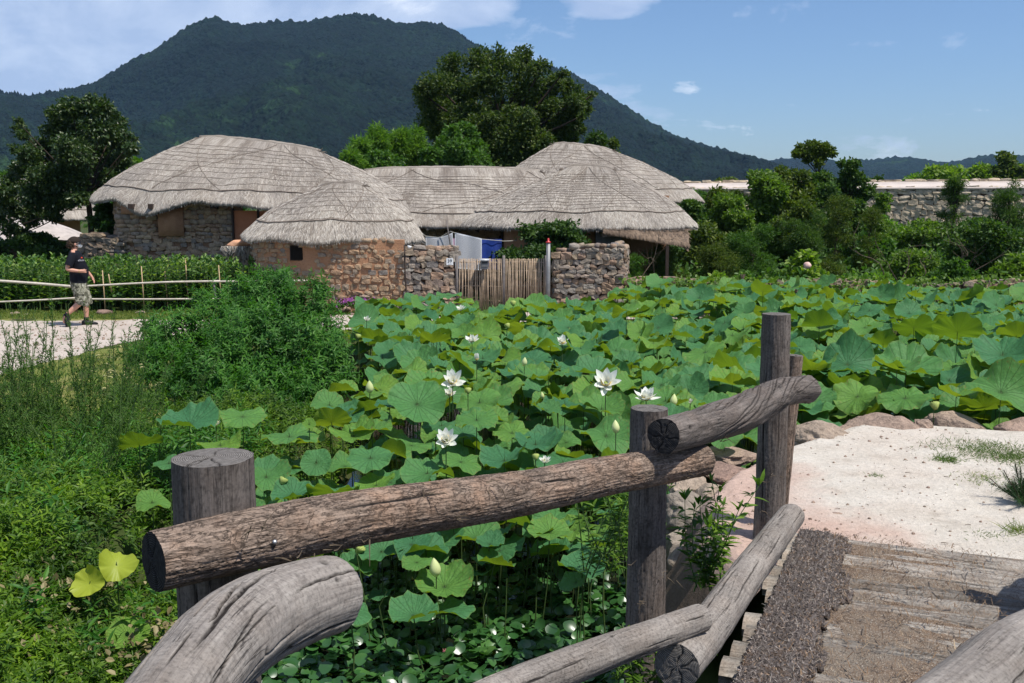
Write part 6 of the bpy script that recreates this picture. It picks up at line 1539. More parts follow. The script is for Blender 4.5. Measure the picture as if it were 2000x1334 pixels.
outline_tree('zelkova_tree', 'huge spreading dark green tree towering behind the tall back roof', 46,
  [(850,165,38),(835,200,26),(880,130,34),(930,118,34),(975,115,32),(1020,118,28),(1025,104,14),(1055,135,26),(900,175,44),(960,165,48),(1020,170,46),(1070,170,30),(868,215,40),(925,225,50),(985,225,54),(1045,225,48),(1085,215,34),(1120,185,24),(1105,165,18),(1130,205,18),(1140,225,12),(1120,245,20),(1095,255,26),
   (875,262,38),(930,280,42),(985,285,46),(1040,280,44),(1000,315,38),(950,318,36),(1075,285,26),(820,185,12),(812,172,7),(1152,186,9),(1150,214,7),(845,232,22),(1012,100,9),(1100,142,12),(860,240,40),(845,200,36),(905,230,46),(900,320,46),(955,345,50),(1010,345,50),(1060,320,44),(1090,290,36),(1000,255,56),(950,255,56),(880,300,44),(1110,225,30),(1075,240,44),(1040,210,46),(1000,285,50,-2.5),(1045,275,44,-2.4),(1010,240,46,-2.6),(960,290,44,-2.4),(1070,300,34,-2),(1000,320,40,-2.3),(1035,315,36,-2),(950,240,40,-2.5),(1122,198,22),(1142,212,15),(1132,250,14),(1112,272,22),(1120,235,26),(1148,196,9),(1160,183,6)], leafmat('zelkova_leaf', [(0, (.018, .040, .008)), (.5, (.042, .075, .013)), (1, (.11, .14, .024))], .52, .25, .32), 95000, .15, 3, (985, 345, 262, .42), depth=2.2, limb_r=.2)
outline_tree('persimmon_tree', 'rounded mid-green tree in front of the huge one, left of its trunk', 38,
  [(900,270,34),(880,290,32),(925,290,32),(900,315,40),(870,320,28),(935,318,28),(905,250,16),(890,258,14)], M_LEAF_MID, 12000, .14, 4, (905, 350, 300, .12), depth=1.2)
for i, (px, D, ty, wd, n_) in enumerate([(708, 37, 258, 90, 9000), (740, 38, 234, 110, 13000), (780, 38.5, 244, 100, 11000), (812, 39, 236, 70, 8500), (682, 36, 280, 80, 6500)]):
    pos_ = ['leftmost but one', 'tallest middle', 'broad middle right', 'rightmost slender', 'low leftmost'][i]
    tree('bamboo', f'{pos_} bright green bamboo clump behind the big farmhouse ridge', px, D, 0, ty, wd, M_LEAF_BRIGHT, n_, .20, 60+i, shape='cone', trunk_r=.03, trunk_frac=.30, nb=44, tmpl=LEAF_NAR, cat='bamboo', br=1.35)
shrub('dark green bush under the bamboo, just above the middle house roof', 760, 35, 0, 285, 120, M_LEAF_MID, 9000, .13, 70, trunk_frac=.3)
shrub('dense dark bush between the bamboo and the huge tree', 840, 36, 0, 280, 90, M_LEAF_MID, 7000, .13, 71, trunk_frac=.3)
shrub('dark bush right of the huge tree behind the tall roof', 1165, 42, 0, 246, 110, M_LEAF_DARK, 8000, .14, 72, trunk_frac=.3)
shrub('sparse brownish bush sticking out right of the tall roof', 1200, 41, 0, 262, 50, M_LEAF_OLIVE, 1800, .12, 73, trunk_frac=.3)
# left tree
outline_tree('magnolia_tree', 'dark glossy tree standing left of the big farmhouse, behind the walking man', 29.5,
  [(110,225,22),(140,212,26),(175,208,26),(205,215,26),(228,240,24),(100,255,26),(145,250,40),(190,255,40),(230,275,28),(255,290,16),(60,300,26),(95,295,36),(145,300,44),(200,305,40),(235,320,28),(40,330,24),(90,345,36),(140,345,40),(190,345,34),(225,350,22),(30,365,26),(65,385,34),(110,390,34),(20,405,28),(60,425,26),(100,415,22),(150,385,28),(40,250,14),(35,238,9),(45,262,14),(30,290,12),(195,385,18),(20,445,20),(50,455,14),(262,270,7),(200,198,10),(122,202,9),(5,375,22),(0,420,22)],
  leafmat('magnolia_leaf', [(0, (.014, .034, .010)), (.5, (.030, .062, .014)), (1, (.085, .12, .024))], .42, .4, .28), 42000, .092, 6, (176, 470, 360, .10), depth=1.3, limb_r=.08, tmpl=LEAF_OV)
shrub('glossy dark shrub at the left end of the big farmhouse wall', 205, 28.2, 0, 392, 90, M_LEAF_DARK, 5000, .11, 75, tmpl=LEAF_OV)
shrub('dark hedge-like bush under the left tree behind the man', 60, 30.2, 0, 452, 330, M_LEAF_DARK, 14000, .11, 76, tmpl=LEAF_OV, nb=50)
shrub('bright green treetop peeking past the left end of the farmhouse roof', 262, 36, 0, 300, 70, M_LEAF_BRIGHT, 3500, .15, 77, trunk_frac=.35)
for i, (px, D, ty, wd, mm, lab) in enumerate([(20, 48, 330, 150, M_LEAF_MID, 'mid-green tree far behind at the left picture edge'), (110, 50, 345, 120, M_LEAF_DARK, 'dark tree far behind the left tree trunk'), (-60, 44, 310, 140, M_LEAF_DARK, 'dark tree cut by the left picture edge')]):
    tree('tree', lab, px, D, 0, ty, wd, mm, 6000, .17, 80+i, nb=20)
# persimmon bush inside the yard
shrub('glossy persimmon bush looking over the gate and the right dry wall', 1080, 24.4, 0, 424, 240, M_LEAF_DARK, 7500, .088, 90, tmpl=LEAF_OV, nb=34, trunk_frac=.35, br=.9)
# trees and bushes on the right side garden: (px, D, top_py, width, material, leaves, size, shape, name, template, label)
M_LEAF_DARK2 = leafmat('dark_bush_leaf', [(0, (.024, .058, .012)), (.5, (.050, .105, .018)), (1, (.11, .17, .028))], .5, .25, .34)
GARD = [
 (1350, 50, 362, 130, M_LEAF_MID, 8000, .16, 'dome', 'tree', LEAF2, 'mid-green bushy tree right behind the tall roof end before the fortress wall', .1),
 (1545, 41, 318, 120, M_LEAF_OLIVE, 11000, .14, 'round', 'tree', LEAF2, 'olive tree joining the vine mound to the slender tree', .08),
 (1640, 38, 350, 130, M_LEAF_DARK2, 11000, .13, 'round', 'shrub', LEAF2, 'tall dark bush filling the gap under the rounded dark tree', .03),
 (1420, 37, 360, 120, M_LEAF_OLIVE, 9000, .13, 'round', 'shrub', LEAF2, 'rounded olive bush left of the vine mound', .03),
 (1665, 43, 304, 84, M_LEAF_DARK2, 7500, .14, 'round', 'tree', LEAF2, 'rounded dark tree right of the flat-crowned slender tree', .12),
 (1600, 42, 330, 90, M_LEAF_DARK2, 8000, .13, 'round', 'tree', LEAF2, 'dark bushy tree below the flat-crowned slender tree', .08),
 (1500, 36, 324, 170, M_VINE, 15000, .13, 'cone', 'vine_covered_tree', LEAF2, 'vine-smothered green mound left of the slender tree, highest in the garden', .05),
 (1440, 34, 372, 130, M_VINE, 10000, .12, 'dome', 'vine_covered_shrub', LEAF2, 'vine-covered dark mound right of the rounded thatched house', .05),
 (1560, 35, 385, 120, M_LEAF_OLIVE, 8000, .12, 'round', 'shrub', LEAF2, 'olive green bush on the right flank of the vine mound', .05),
 (1870, 36, 340, 66, M_LEAF_DARK2, 4200, .12, 'column', 'tree', LEAF_NAR, 'narrow dark tree standing before the bare fortress wall', .22),
 (1975, 37, 344, 90, M_LEAF_DARK2, 5200, .12, 'round', 'tree', LEAF_NAR, 'dark tree before the fortress wall at the right picture edge', .15),
 (1720, 40, 372, 80, M_VINE, 4200, .13, 'dome', 'vine_covered_shrub', LEAF2, 'green creeper hump at the left end of the bare fortress wall', .05),
 (1395, 31, 425, 150, M_LEAF_OLIVE, 10000, .10, 'dome', 'shrub', LEAF2, 'olive bush touching the right eave of the rounded house', .05),
 (1300, 25.5, 470, 150, M_LEAF_OLIVE, 6500, .085, 'dome', 'shrub', LEAF_NAR, 'loose twiggy bush behind the low garden wall near the right dry wall', .08),
 (1238, 24.6, 490, 70, M_LEAF_MID, 2600, .08, 'dome', 'shrub', LEAF_NAR, 'thin bush spilling over the right end of the right dry wall', .05),
 (1470, 28, 432, 130, M_LEAF_MID, 9500, .10, 'round', 'weeping_shrub', LEAF_NAR, 'pale green drooping bush in the centre of the garden', .03),
 (1400, 26, 470, 120, M_LEAF_OLIVE, 6500, .09, 'dome', 'shrub', LEAF_NAR, 'olive bush left of the pale drooping bush', .03),
 (1575, 29, 402, 110, M_LEAF_DARK2, 7000, .10, 'round', 'shrub', LEAF_NAR, 'dark feathery bush right of the pale drooping bush', .04),
 (1640, 31, 372, 80, M_LEAF_OLIVE, 4500, .11, 'column', 'shrub', LEAF_NAR, 'tall olive bush left of the dark rounded tree', .04),
 (1700, 31, 400, 70, M_LEAF_OLIVE, 3500, .10, 'column', 'shrub', LEAF_NAR, 'thin upright bush in front of the creeper hump', .06),
 (1930, 27, 420, 190, M_LEAF_DARK2, 11000, .10, 'round', 'shrub', LEAF2, 'big dark bush at the right edge below the fortress wall', .02),
 (1985, 23.5, 500, 170, M_VINE, 9000, .10, 'dome', 'shrub', LEAF2, 'large dark leafy bush at the right edge behind the lotus', .02),
 (1870, 24.5, 500, 120, M_LEAF_MID, 6000, .09, 'dome', 'shrub', LEAF2, 'mid-green bush left of the large dark bush at the right edge', .04),
 (1780, 26.5, 480, 150, M_VINE, 6500, .09, 'dome', 'shrub', LEAF2, 'loose bush with bare twigs right of the garden centre', .08),
 (1620, 26, 500, 90, M_LEAF_OLIVE, 4200, .09, 'dome', 'shrub', LEAF_NAR, 'small brownish mound bush behind the low garden wall', .03),
 (1350, 33, 385, 70, M_LEAF_DARK2, 4500, .11, 'dome', 'shrub', LEAF2, 'dark bush hiding the left end of the fortress wall', .03),
 (1575, 25.5, 488, 100, M_LEAF_LIME, 2600, .13, 'dome', 'squash_plant', LEAF_OV, 'lime-yellow big-leaved squash plant in the garden centre', .03),
 (1405, 23.2, 532, 80, M_LEAF_LIME, 1400, .12, 'dome', 'squash_plant', LEAF_OV, 'yellowing squash plant sprawling over the low garden wall', .03),
 (1330, 23.0, 545, 90, M_LEAF_BRIGHT, 1500, .09, 'dome', 'ground_plant', LEAF_OV, 'low green plants in front of the loose twiggy bush', .02),
 (1700, 24.5, 530, 150, M_LEAF_BRIGHT, 5200, .10, 'dome', 'vegetable_patch', LEAF_OV, 'bright vegetable leaves just behind the right half of the low wall', .02),
 (1700, 33, 458, 200, M_LEAF_MID, 9000, .16, 'dome', 'vegetable_patch', LEAF_OV, 'broad-leaved patch right of the lime squash plant', .02),
 (1740, 44, 418, 170, M_LEAF_BRIGHT, 6500, .13, 'dome', 'vegetable_patch', LEAF_OV, 'bright green strip of plants under the bare fortress wall', .02),
 (1825, 43, 422, 150, M_VINE, 6000, .13, 'dome', 'vegetable_patch', LEAF_OV, 'leafy green bed right of the bright strip under the fortress wall', .02),
 (1915, 42, 420, 150, M_LEAF_MID, 6000, .13, 'dome', 'shrub', LEAF2, 'green bush against the right end of the bare fortress wall', .02),
 (1455, 23.6, 530, 90, M_LEAF_BRIGHT, 2400, .09, 'dome', 'ground_plant', LEAF_OV, 'low bright plants behind the low wall left of the stake tripod', .02),
 (1860, 22.7, 560, 170, M_LEAF_MID, 5200, .08, 'dome', 'ground_plant', LEAF_OV, 'dark ground plants over the right end of the low garden wall', .02),
]
for i, (px, D, ty, wd, mm, n_, ls, shp, nm, tm, lab, tf) in enumerate(GARD):
    cat = 'tree' if nm == 'tree' or 'tree' in nm else 'shrub' if 'shrub' in nm else 'plant'
    tree(nm, lab, px, D, .05, ty, wd, mm, n_, ls, 200+i, shape=shp, trunk_r=.06 if cat == 'tree' else .02, trunk_frac=tf, nb=30, cat=cat, tmpl=tm, br=1.05)
outline_tree('tree', 'slender tree with a flat layered crown above the fortress wall', 44, [(1565,292,15),(1590,286,17),(1612,290,15),(1580,302,13),(1605,304,13),(1556,300,8),(1624,300,8),(1598,318,9),(1575,312,7)], M_LEAF_OLIVE, 5200, .13, 77, (1598, 380, 330, .08), depth=.4, limb_r=.10)
# garden floor growth
def garden_floor():
    g = np.random.default_rng(77); n = 30000; y = 22.6 + (g.random(n)**.8)*34; x = g.uniform(.08, .60, n)*y + g.normal(size=n)*.3
    P = np.stack([x, y, .1 + np.abs(g.normal(size=n))*.20 + .25*(fbm(x*.5, y*.5, 3, 3) + .3).clip(0)], 1)
    Y = nrm(g.normal(size=(n, 3)) + [0, -.3, .5]); X, Y, Z = basis(Y, np.tile([0, -.4, 1.], (n, 1)) + g.normal(size=(n, 3))*.4)
    V, F, _ = scatter(LEAF_OV[0], LEAF_OV[1], P, X, Y, Z, g.uniform(.07, .20, n)*(1 + (y-22)*.02)); o = ob('garden_greens', mesh_np('garden_greens', V, F, mats=[M_LEAF_MID], smooth=False)); tag(o, 'tangled green ground plants covering the garden behind the low wall', 'ground cover', kind='stuff')
garden_floor()
def wall_creepers():
    g = np.random.default_rng(78); n = 9000; x = g.uniform(2.4, 13, n); y = 21.75 + g.normal(size=n)*.28; k = fbm(x*.9, 1, 3, 3) + .25*g.normal(size=n) > -.12; x, y = x[k], y[k]; n = len(x)
    P = np.stack([x, y, g.uniform(.15, .82, n)], 1); Y = nrm(g.normal(size=(n, 3)) + [0, -.5, -.1]); X, Y, Z = basis(Y, np.tile([0, -.6, .8], (n, 1)) + g.normal(size=(n, 3))*.5)
    V, F, _ = scatter(LEAF_OV[0], LEAF_OV[1], P, X, Y, Z, g.uniform(.06, .12, n)); tag(ob('wall_creepers', mesh_np('wall_creepers', V, F, mats=[M_VINE], smooth=False)), 'creeping plants hanging over parts of the low garden wall', 'creepers', kind='stuff')
wall_creepers()
# twiggy bare branches, stakes
def twigs(label, px, py, D, n, h, seed, m=M_TWIG):
    g = np.random.default_rng(seed); b = at(px, py, D); mb = MB()
    for k in range(n):
        a = np.array(tuple(b)) + [g.normal()*.25, g.normal()*.2, 0]; d = nrm(np.array([g.normal()*.7, g.normal()*.4, 1])); L = h*g.uniform(.5, 1)
        P = [a, a+d*L*.4 + g.normal(size=3)*.04, a + d*L*.75 + g.normal(size=3)*.1, a + d*L + g.normal(size=3)*.14]; P = catmull(P, 8); mb.tube(P, np.linspace(.016, .004, 8), 5, False)
        for q in range(4):
            s_ = P[g.integers(3, 8)]; dd = nrm(d + g.normal(size=3)*.8); mb.tube([s_, s_+dd*L*.2, s_+dd*L*.35+[0, 0, .03]], [.006, .004, .002], 4, False)
    t_ = ob('bare_branches', mb.mesh('bare_branches', [m])); tag(t_, label, 'branches')
twigs('bare grey branches arching over the right garden bushes', 1880, 540, 25, 5, 1.5, 1); twigs('thin bare sapling in front of the straw lean-to', 1272, 560, 24, 2, 1.5, 2); twigs('bare forked branches in the middle right garden', 1740, 545, 24.2, 4, 1.2, 3)
for i, (px, py, D, lab) in enumerate([(1448, 572, 21.4, 'leaning tripod of old stakes before the low garden wall'), (1560, 588, 21.0, 'small tripod of stakes among the far lotus right of the first'), (1852, 598, 20.8, 'brown tripod of stakes at the far right edge of the lotus'), (1268, 545, 22.0, 'short dark stump stake by the end of the right dry wall')]):
    b = at(px, py, D); t_ = thing('stake_tripod', lab, 'stakes', (b.x, b.y, 0)); top_ = np.array([.02, 0, .86 if i == 0 else .62])
    for k in range(3):
        a = k*2.1 + .4; mb = MB(); mb.tube([(math.cos(a)*.24, math.sin(a)*.2, -.02), top_*.5 + [math.cos(a)*.10, math.sin(a)*.09, 0], top_ + np.array([-math.cos(a)*.05, 0, .06])], [.022, .02, .017], 6); part('stake', mb.mesh('stake', [M_BARK]), t_)
b = at(1577, 518, 25.0); V, F = rock_template(2, 3, .1, 1); o = ob('pink_squash', mesh_np('pink_squash', V*.10, [F], mats=[simple('pale_pink_skin', (.62, .40, .34), .6)])); o.location = b; tag(o, 'pale pinkish squash lying among the lime squash leaves', 'squash')
# trees beyond the fortress wall on the right
for i, (px, D, ty, wd, mm, lab) in enumerate([(1850, 80, 318, 110, M_LEAF_LIME, 'light green treetop beyond the fortress wall, left of the others'), (1925, 82, 314, 110, M_LEAF_LIME, 'light green treetop beyond the wall near the right edge'), (1975, 78, 290, 90, M_LEAF_OLIVE, 'wispy taller treetop beyond the wall at the right edge'), (1780, 84, 336, 90, M_LEAF_BRIGHT, 'low green treetop beyond the wall right of the dark round tree'), (1430, 84, 340, 120, M_LEAF_OLIVE, 'low olive treetops beyond the wall left of the vine mound'), (1520, 84, 334, 70, M_LEAF_DARK, 'small dark treetop beyond the wall behind the vine mound'), (2040, 82, 300, 120, M_LEAF_LIME, 'light treetop cut by the right picture edge'), (1710, 86, 345, 70, M_LEAF_DARK, 'small treetop beyond the wall right of the rounded dark tree')]):
    tree('tree', lab, px, D, 0, ty, wd, mm, 3600, .30, 300+i, nb=22, trunk_frac=.4, shape='dome', br=1.1)
# woodland at the foot of the mountain
def far_wood():
    g = np.random.default_rng(8); blobs = []
    for k in range(330):
        a = g.uniform(-.62, .72); r = g.uniform(110, 400); h = g.uniform(4, 8)*(.6 + r/500)*(.55 if a > .16 else 1); x, y = r*math.sin(a), r*math.cos(a)
        for q in range(3): blobs.append((x+g.normal()*h*.4, y+g.normal()*h*.3, h*g.uniform(.25, .65), h*.45, h*.45, h*.36))
    V, F = clump_crown(blobs, 60000, 1.25, g, LEAF2, shell=.3); o = ob('far_wood', mesh_np('far_wood', V, F, mats=[M_LEAF_MID], smooth=False)); tag(o, 'belt of far trees at the foot of the mountain', 'wood', kind='stuff')
far_wood()

# ------------------------------------------------------------------ crop field, fence and verge on the left
def crop_field():
    g = np.random.default_rng(41); tm = []
    for s in range(5):
        V, F = sprig(500+s, .85, 30, .105, 1, LEAF_OV); tm.append((V, F))
    n = 1150; x = g.uniform(-13.5, -4.6, n); y = g.uniform(22.45, 25.0, n); ok = ~((x > -5.6) & (y > 23.8)); x, y = x[ok], y[ok]; n = len(x)
    P = np.stack([x, y, np.zeros(n)], 1); mb = multi_scatter(tm, P, np.tile([0, 0, 1.], (n, 1)), g.uniform(.85, 1.42, n), g, .06)
    o = ob('crop_field', mb.mesh('crop_field', [M_CROP], smooth=False)); tag(o, 'dense rows of tall leafy crop plants behind the bamboo fence', 'crops', kind='stuff')
    mb = MB()
    for k in range(n): mb.tube([P[k], P[k] + [g.normal()*.03, 0, 1.0]], [.010, .005], 4, False)
    tag(ob('crop_stems', mb.mesh('crop_stems', [M_STALK])), 'green stems of the crop plants', 'crops', kind='stuff')
crop_field()
CANE = simple('bamboo_cane', (.42, .30, .17), .6, .3, .25, 20)
for i, (px, py0, py1, D) in enumerate([(276, 520, 605, 22.4), (362, 505, 590, 22.5), (427, 518, 600, 22.4), (200, 528, 610, 22.3), (212, 535, 570, 22.3), (322, 530, 600, 22.5)]):
    a = at(px, py0, D); b = at(px+6, py1, D); mb = MB(); mb.tube([b, a], [.014, .011], 6); tag(ob('bamboo_cane', mb.mesh('bamboo_cane', [CANE])), f'dry cane stake {["in the middle of", "tallest, slanting in", "near the right end of", "just right of the man in", "broken short in", "thin and low in"][i]} the crop field', 'stake', 'cane stakes in the crop field')
FN = thing('bamboo_fence', 'low fence of pale bamboo rails on thin posts along the path', 'fence', (*xy(200, 21.9), 0))
M_BAMBOO = simple('pale_bamboo', (.52, .46, .38), .5, .4, .22, 12)
def frail(pts, r):
    mb = MB(); P = [at(*p) for p in pts]; mb.tube(catmull(P, 24), r, 8, True, 0, .1); add(FN, 'rail', mb.mesh('rail', [M_BAMBOO]))
frail([(-260, 536, 21.9), (-60, 545, 21.9), (60, 553, 21.9), (146, 560, 21.9)], .030)
frail([(128, 561, 21.95), (300, 552, 21.95), (430, 549, 21.95)], .022)
frail([(412, 550, 21.9), (500, 549, 21.9), (600, 548, 21.9)], .020)
frail([(-260, 600, 21.9), (-60, 592, 21.9), (60, 587, 21.9), (148, 582, 21.9)], .020)
frail([(132, 584, 21.95), (260, 584.5, 21.95), (400, 584, 21.95), (560, 584, 21.95)], .020)
for px, ty, r, mm in ((143, 540, .026, simple('reddish_post', (.22, .12, .09), .8)), (418, 545, .028, M_GREYPOST), (-110, 540, .026, M_GREYPOST)):
    a = at(px, ty, 21.98); mb = MB(); mb.tube([a, (a.x+.01, a.y, .4), (a.x+.03, a.y, -.05)], r, 7, True, 0, .1); add(FN, 'post', mb.mesh('post', [mm]))
def verge_stones():
    for i, (px, py, wpx, lab) in enumerate([(30, 614, 24, 'small pale stone at the field edge near the left picture edge'), (52, 616, 14, 'tiny stone beside the small pale one at the field edge'), (205, 613, 40, 'flat grey stone at the field edge right of the man'), (275, 612, 20, 'pinkish round stone at the field edge further right'), (212, 663, 7, 'dark brown lump lying on the path')]):
        p = onz(px, py, 0); r = wpx/2*proj(p)[2]/FPX; boulder((p.x, p.y, r*.1), (r, r*.8, r*.55), i, 60+i, lab, M_BOULDER, sub=3)
verge_stones()

# grass blades
def grass(nm, pts, n, hgt, m, g, lab, w=.006, lean=.35, cat='grass'):
    base = pts; V0 = np.array([[-.5, 0, 0], [.5, 0, 0], [.38, 0.5, .06], [-.38, .5, .06], [0, 1, .30]]); F0 = [np.array([[0, 1, 2, 3]]), np.array([[3, 2, 4]])]
    n = len(base); Y = nrm(np.stack([g.normal(size=n)*lean, g.normal(size=n)*lean, np.ones(n)], 1)); X, Y, Z = basis(Y)
    h = hgt*g.uniform(.45, 1.35, n); V, F, _ = scatter(V0, F0, base, X, Y, Z, np.stack([w*g.uniform(.6, 1.4, n), h, h], 1)); o = ob(nm, mesh_np(nm, V, F, mats=[m], smooth=False)); tag(o, lab, cat, kind='stuff')
def rand_in(xr, yr, n, g, f=None):
    x = g.uniform(*xr, n); y = g.uniform(*yr, n)
    if f is not None: k = f(x, y); x, y = x[k], y[k]
    return np.stack([x, y, gz(x, y)], 1)
g = np.random.default_rng(5)
pth = np.array(list(near_edge) + list(far_edge)[::-1]); dp = lambda x, y: sdist(pth, x, y)
bankf = lambda x, y: (dp(x, y) > .05) & (sdist(POND, x, y) > .1) & (fbm(x*1.2, y*1.2, 5, 3) > -.35)
grass('bank_grass', rand_in((-9, -1.5), (8.5, 20.3), 42000, g, bankf), 0, .085, M_GRASS, g, 'short sunlit grass on the bank between the path and the shrub', .008)
grass('verge_grass', rand_in((-14, -3), (20.8, 22.5), 22000, g, lambda x, y: (dp(x, y) > .0) & (y > 20.5)), 0, .06, M_GRASS, g, 'thin strip of short grass between the path and the crop field', .011)
grass('hut_grass', rand_in((-4.6, -1.0), (21.4, 22.2), 5000, g, lambda x, y: dp(x, y) > -.05), 0, .05, M_GRASS, g, 'sparse grass at the foot of the small hut', .011)

# ------------------------------------------------------------------ big green shrub in the middle left
def big_shrub():
    g = np.random.default_rng(51); base = Vector((-3.2, 12.2, 0)); t_ = thing('leafy_shrub', 'big mound of fresh green narrow-leaved shrub between the path and the pond', 'shrub', base)
    env = [(540,600,85,13.0),(535,560,50,13.2),(545,530,22,13.3),(480,580,55,13.2),(600,600,62,12.8),(620,560,30,13.0),(430,640,80,12.6),(350,660,70,12.4),(500,680,110,12.0),(600,690,90,11.9),(650,700,50,11.7),(420,740,90,11.5),(340,720,70,11.9),(520,770,90,11.1),(610,770,80,11.1),(290,690,45,12.4),(470,800,70,10.9),(680,740,34,11.4),(400,580,30,13.2),(300,640,34,12.8),(650,640,34,12.4),(255,690,24,12.6),(560,800,60,10.9)]
    tm = [sprig(600+s, .24, 18, .088, 1, LEAF_LAN) for s in range(8)]
    P = []; U = []
    for px, py, r, D in env:
        c = np.array(tuple(at(px, py, D))); R_ = r*proj(c)[2]/FPX; n = int(185*(R_/.5)**2)
        d = nrm(g.normal(size=(n, 3))); d[:, 1] = -np.abs(d[:, 1])*.9 + .25*g.normal(size=n)*.3; rr = g.uniform(.35, 1.02, n)**.6
        P.append(c + d*R_*rr[:, None]*[1, 1, .92]); U.append(nrm(d + [0, 0, .55]))
    P = np.concatenate(P); U = np.concatenate(U); k = P[:, 2] > gz(P[:, 0], P[:, 1]) - .1; P, U = P[k], U[k]
    mb = multi_scatter(tm, P - U*.18, U, g.uniform(.75, 1.2, len(P)), g, .28)
    o = part('foliage', mb.mesh('foliage', [M_SHRUB], smooth=False), t_); o.matrix_parent_inverse = Matrix.Translation(-base)
    mb = MB()
    for k in g.choice(len(P), 420, replace=False):
        b = np.array([base.x + g.normal()*.6, base.y + g.normal()*.4, 0]); b = b*.35 + np.array([P[k][0], P[k][1], 0])*.65; b[2] = float(gz(b[0], b[1])); mb.tube([b, (b+P[k])/2 + [0, 0, .15], P[k]], [.010, .007, .003], 4, False)
    o = part('stems', mb.mesh('stems', [M_STALK]), t_, kind='stuff'); o.matrix_parent_inverse = Matrix.Translation(-base)
    print('shrub sprigs', len(P))
big_shrub()
# feathery tall weeds at the left edge
def feather(label, cx, cy, n, hh, spread, seed):
    g = np.random.default_rng(seed); mb = MB(); ms = MB(); t_ = thing('feathery_weed', label, 'weed', (cx, cy, float(gz(cx, cy))), 0, 'feathery weeds at the left edge'); L0 = np.array([cx, cy, float(gz(cx, cy))]); Pl = []; Yl = []; Sl = []
    for k in range(n):
        b = np.array([g.normal()*spread*.5, g.normal()*spread*.35, 0]); h = hh*g.uniform(.6, 1.05); top = b + [g.normal()*.18 + b[0]*.3, g.normal()*.12, h]; P = catmull([b, (b+top)/2 + [g.normal()*.04, 0, 0], top], 12)
        ms.tube(P, np.linspace(.006, .0022, 12), 4, False)
        for q in range(40):
            t = g.uniform(.10, 1); i = min(int(t*11), 10); s_ = P[i] + (P[i+1]-P[i])*(t*11-i); d = nrm(np.array([g.normal(), g.normal(), .9 + t*1.0])); ln = .19*(1.12-t)*g.uniform(.5, 1.2) + .03; ms.tube([s_, s_+d*ln], [.0022, .001], 3, False)
            m_ = max(4, int(12*(ln/.12))); a = g.uniform(.05, 1, m_)
            Pl.append(s_ + d*ln*a[:, None]); Yl.append(nrm(d + g.normal(size=(m_, 3))*.8)); Sl.append(g.uniform(.018, .042, m_)*(1.25-.5*t))
    P = np.concatenate(Pl); Y = np.concatenate(Yl); S = np.concatenate(Sl); X, Y, Z = basis(Y); V, F, _ = scatter(LEAF_NAR[0]*[1.5, 1, 1], LEAF_NAR[1], P, X, Y, Z, S)
    part('leaves', mesh_np('leaves', V, F, mats=[M_FEATHER], smooth=False), t_); part('stems', ms.mesh('stems', [M_STALK]), t_)
feather('tall feathery weed at the far left edge, its tips against the path', -4.75, 9.0, 36, 1.55, 1.1, 1)
feather('feathery weed in the left foreground, second from the left edge', -4.15, 9.2, 32, 1.45, .9, 2)
feather('feathery weed with a leaning dark stem nearest the grassy bank', -3.75, 8.7, 18, 1.15, .8, 3)
feather('lower feathery weed in front at the left edge', -4.3, 8.0, 26, 1.05, 1.3, 4)
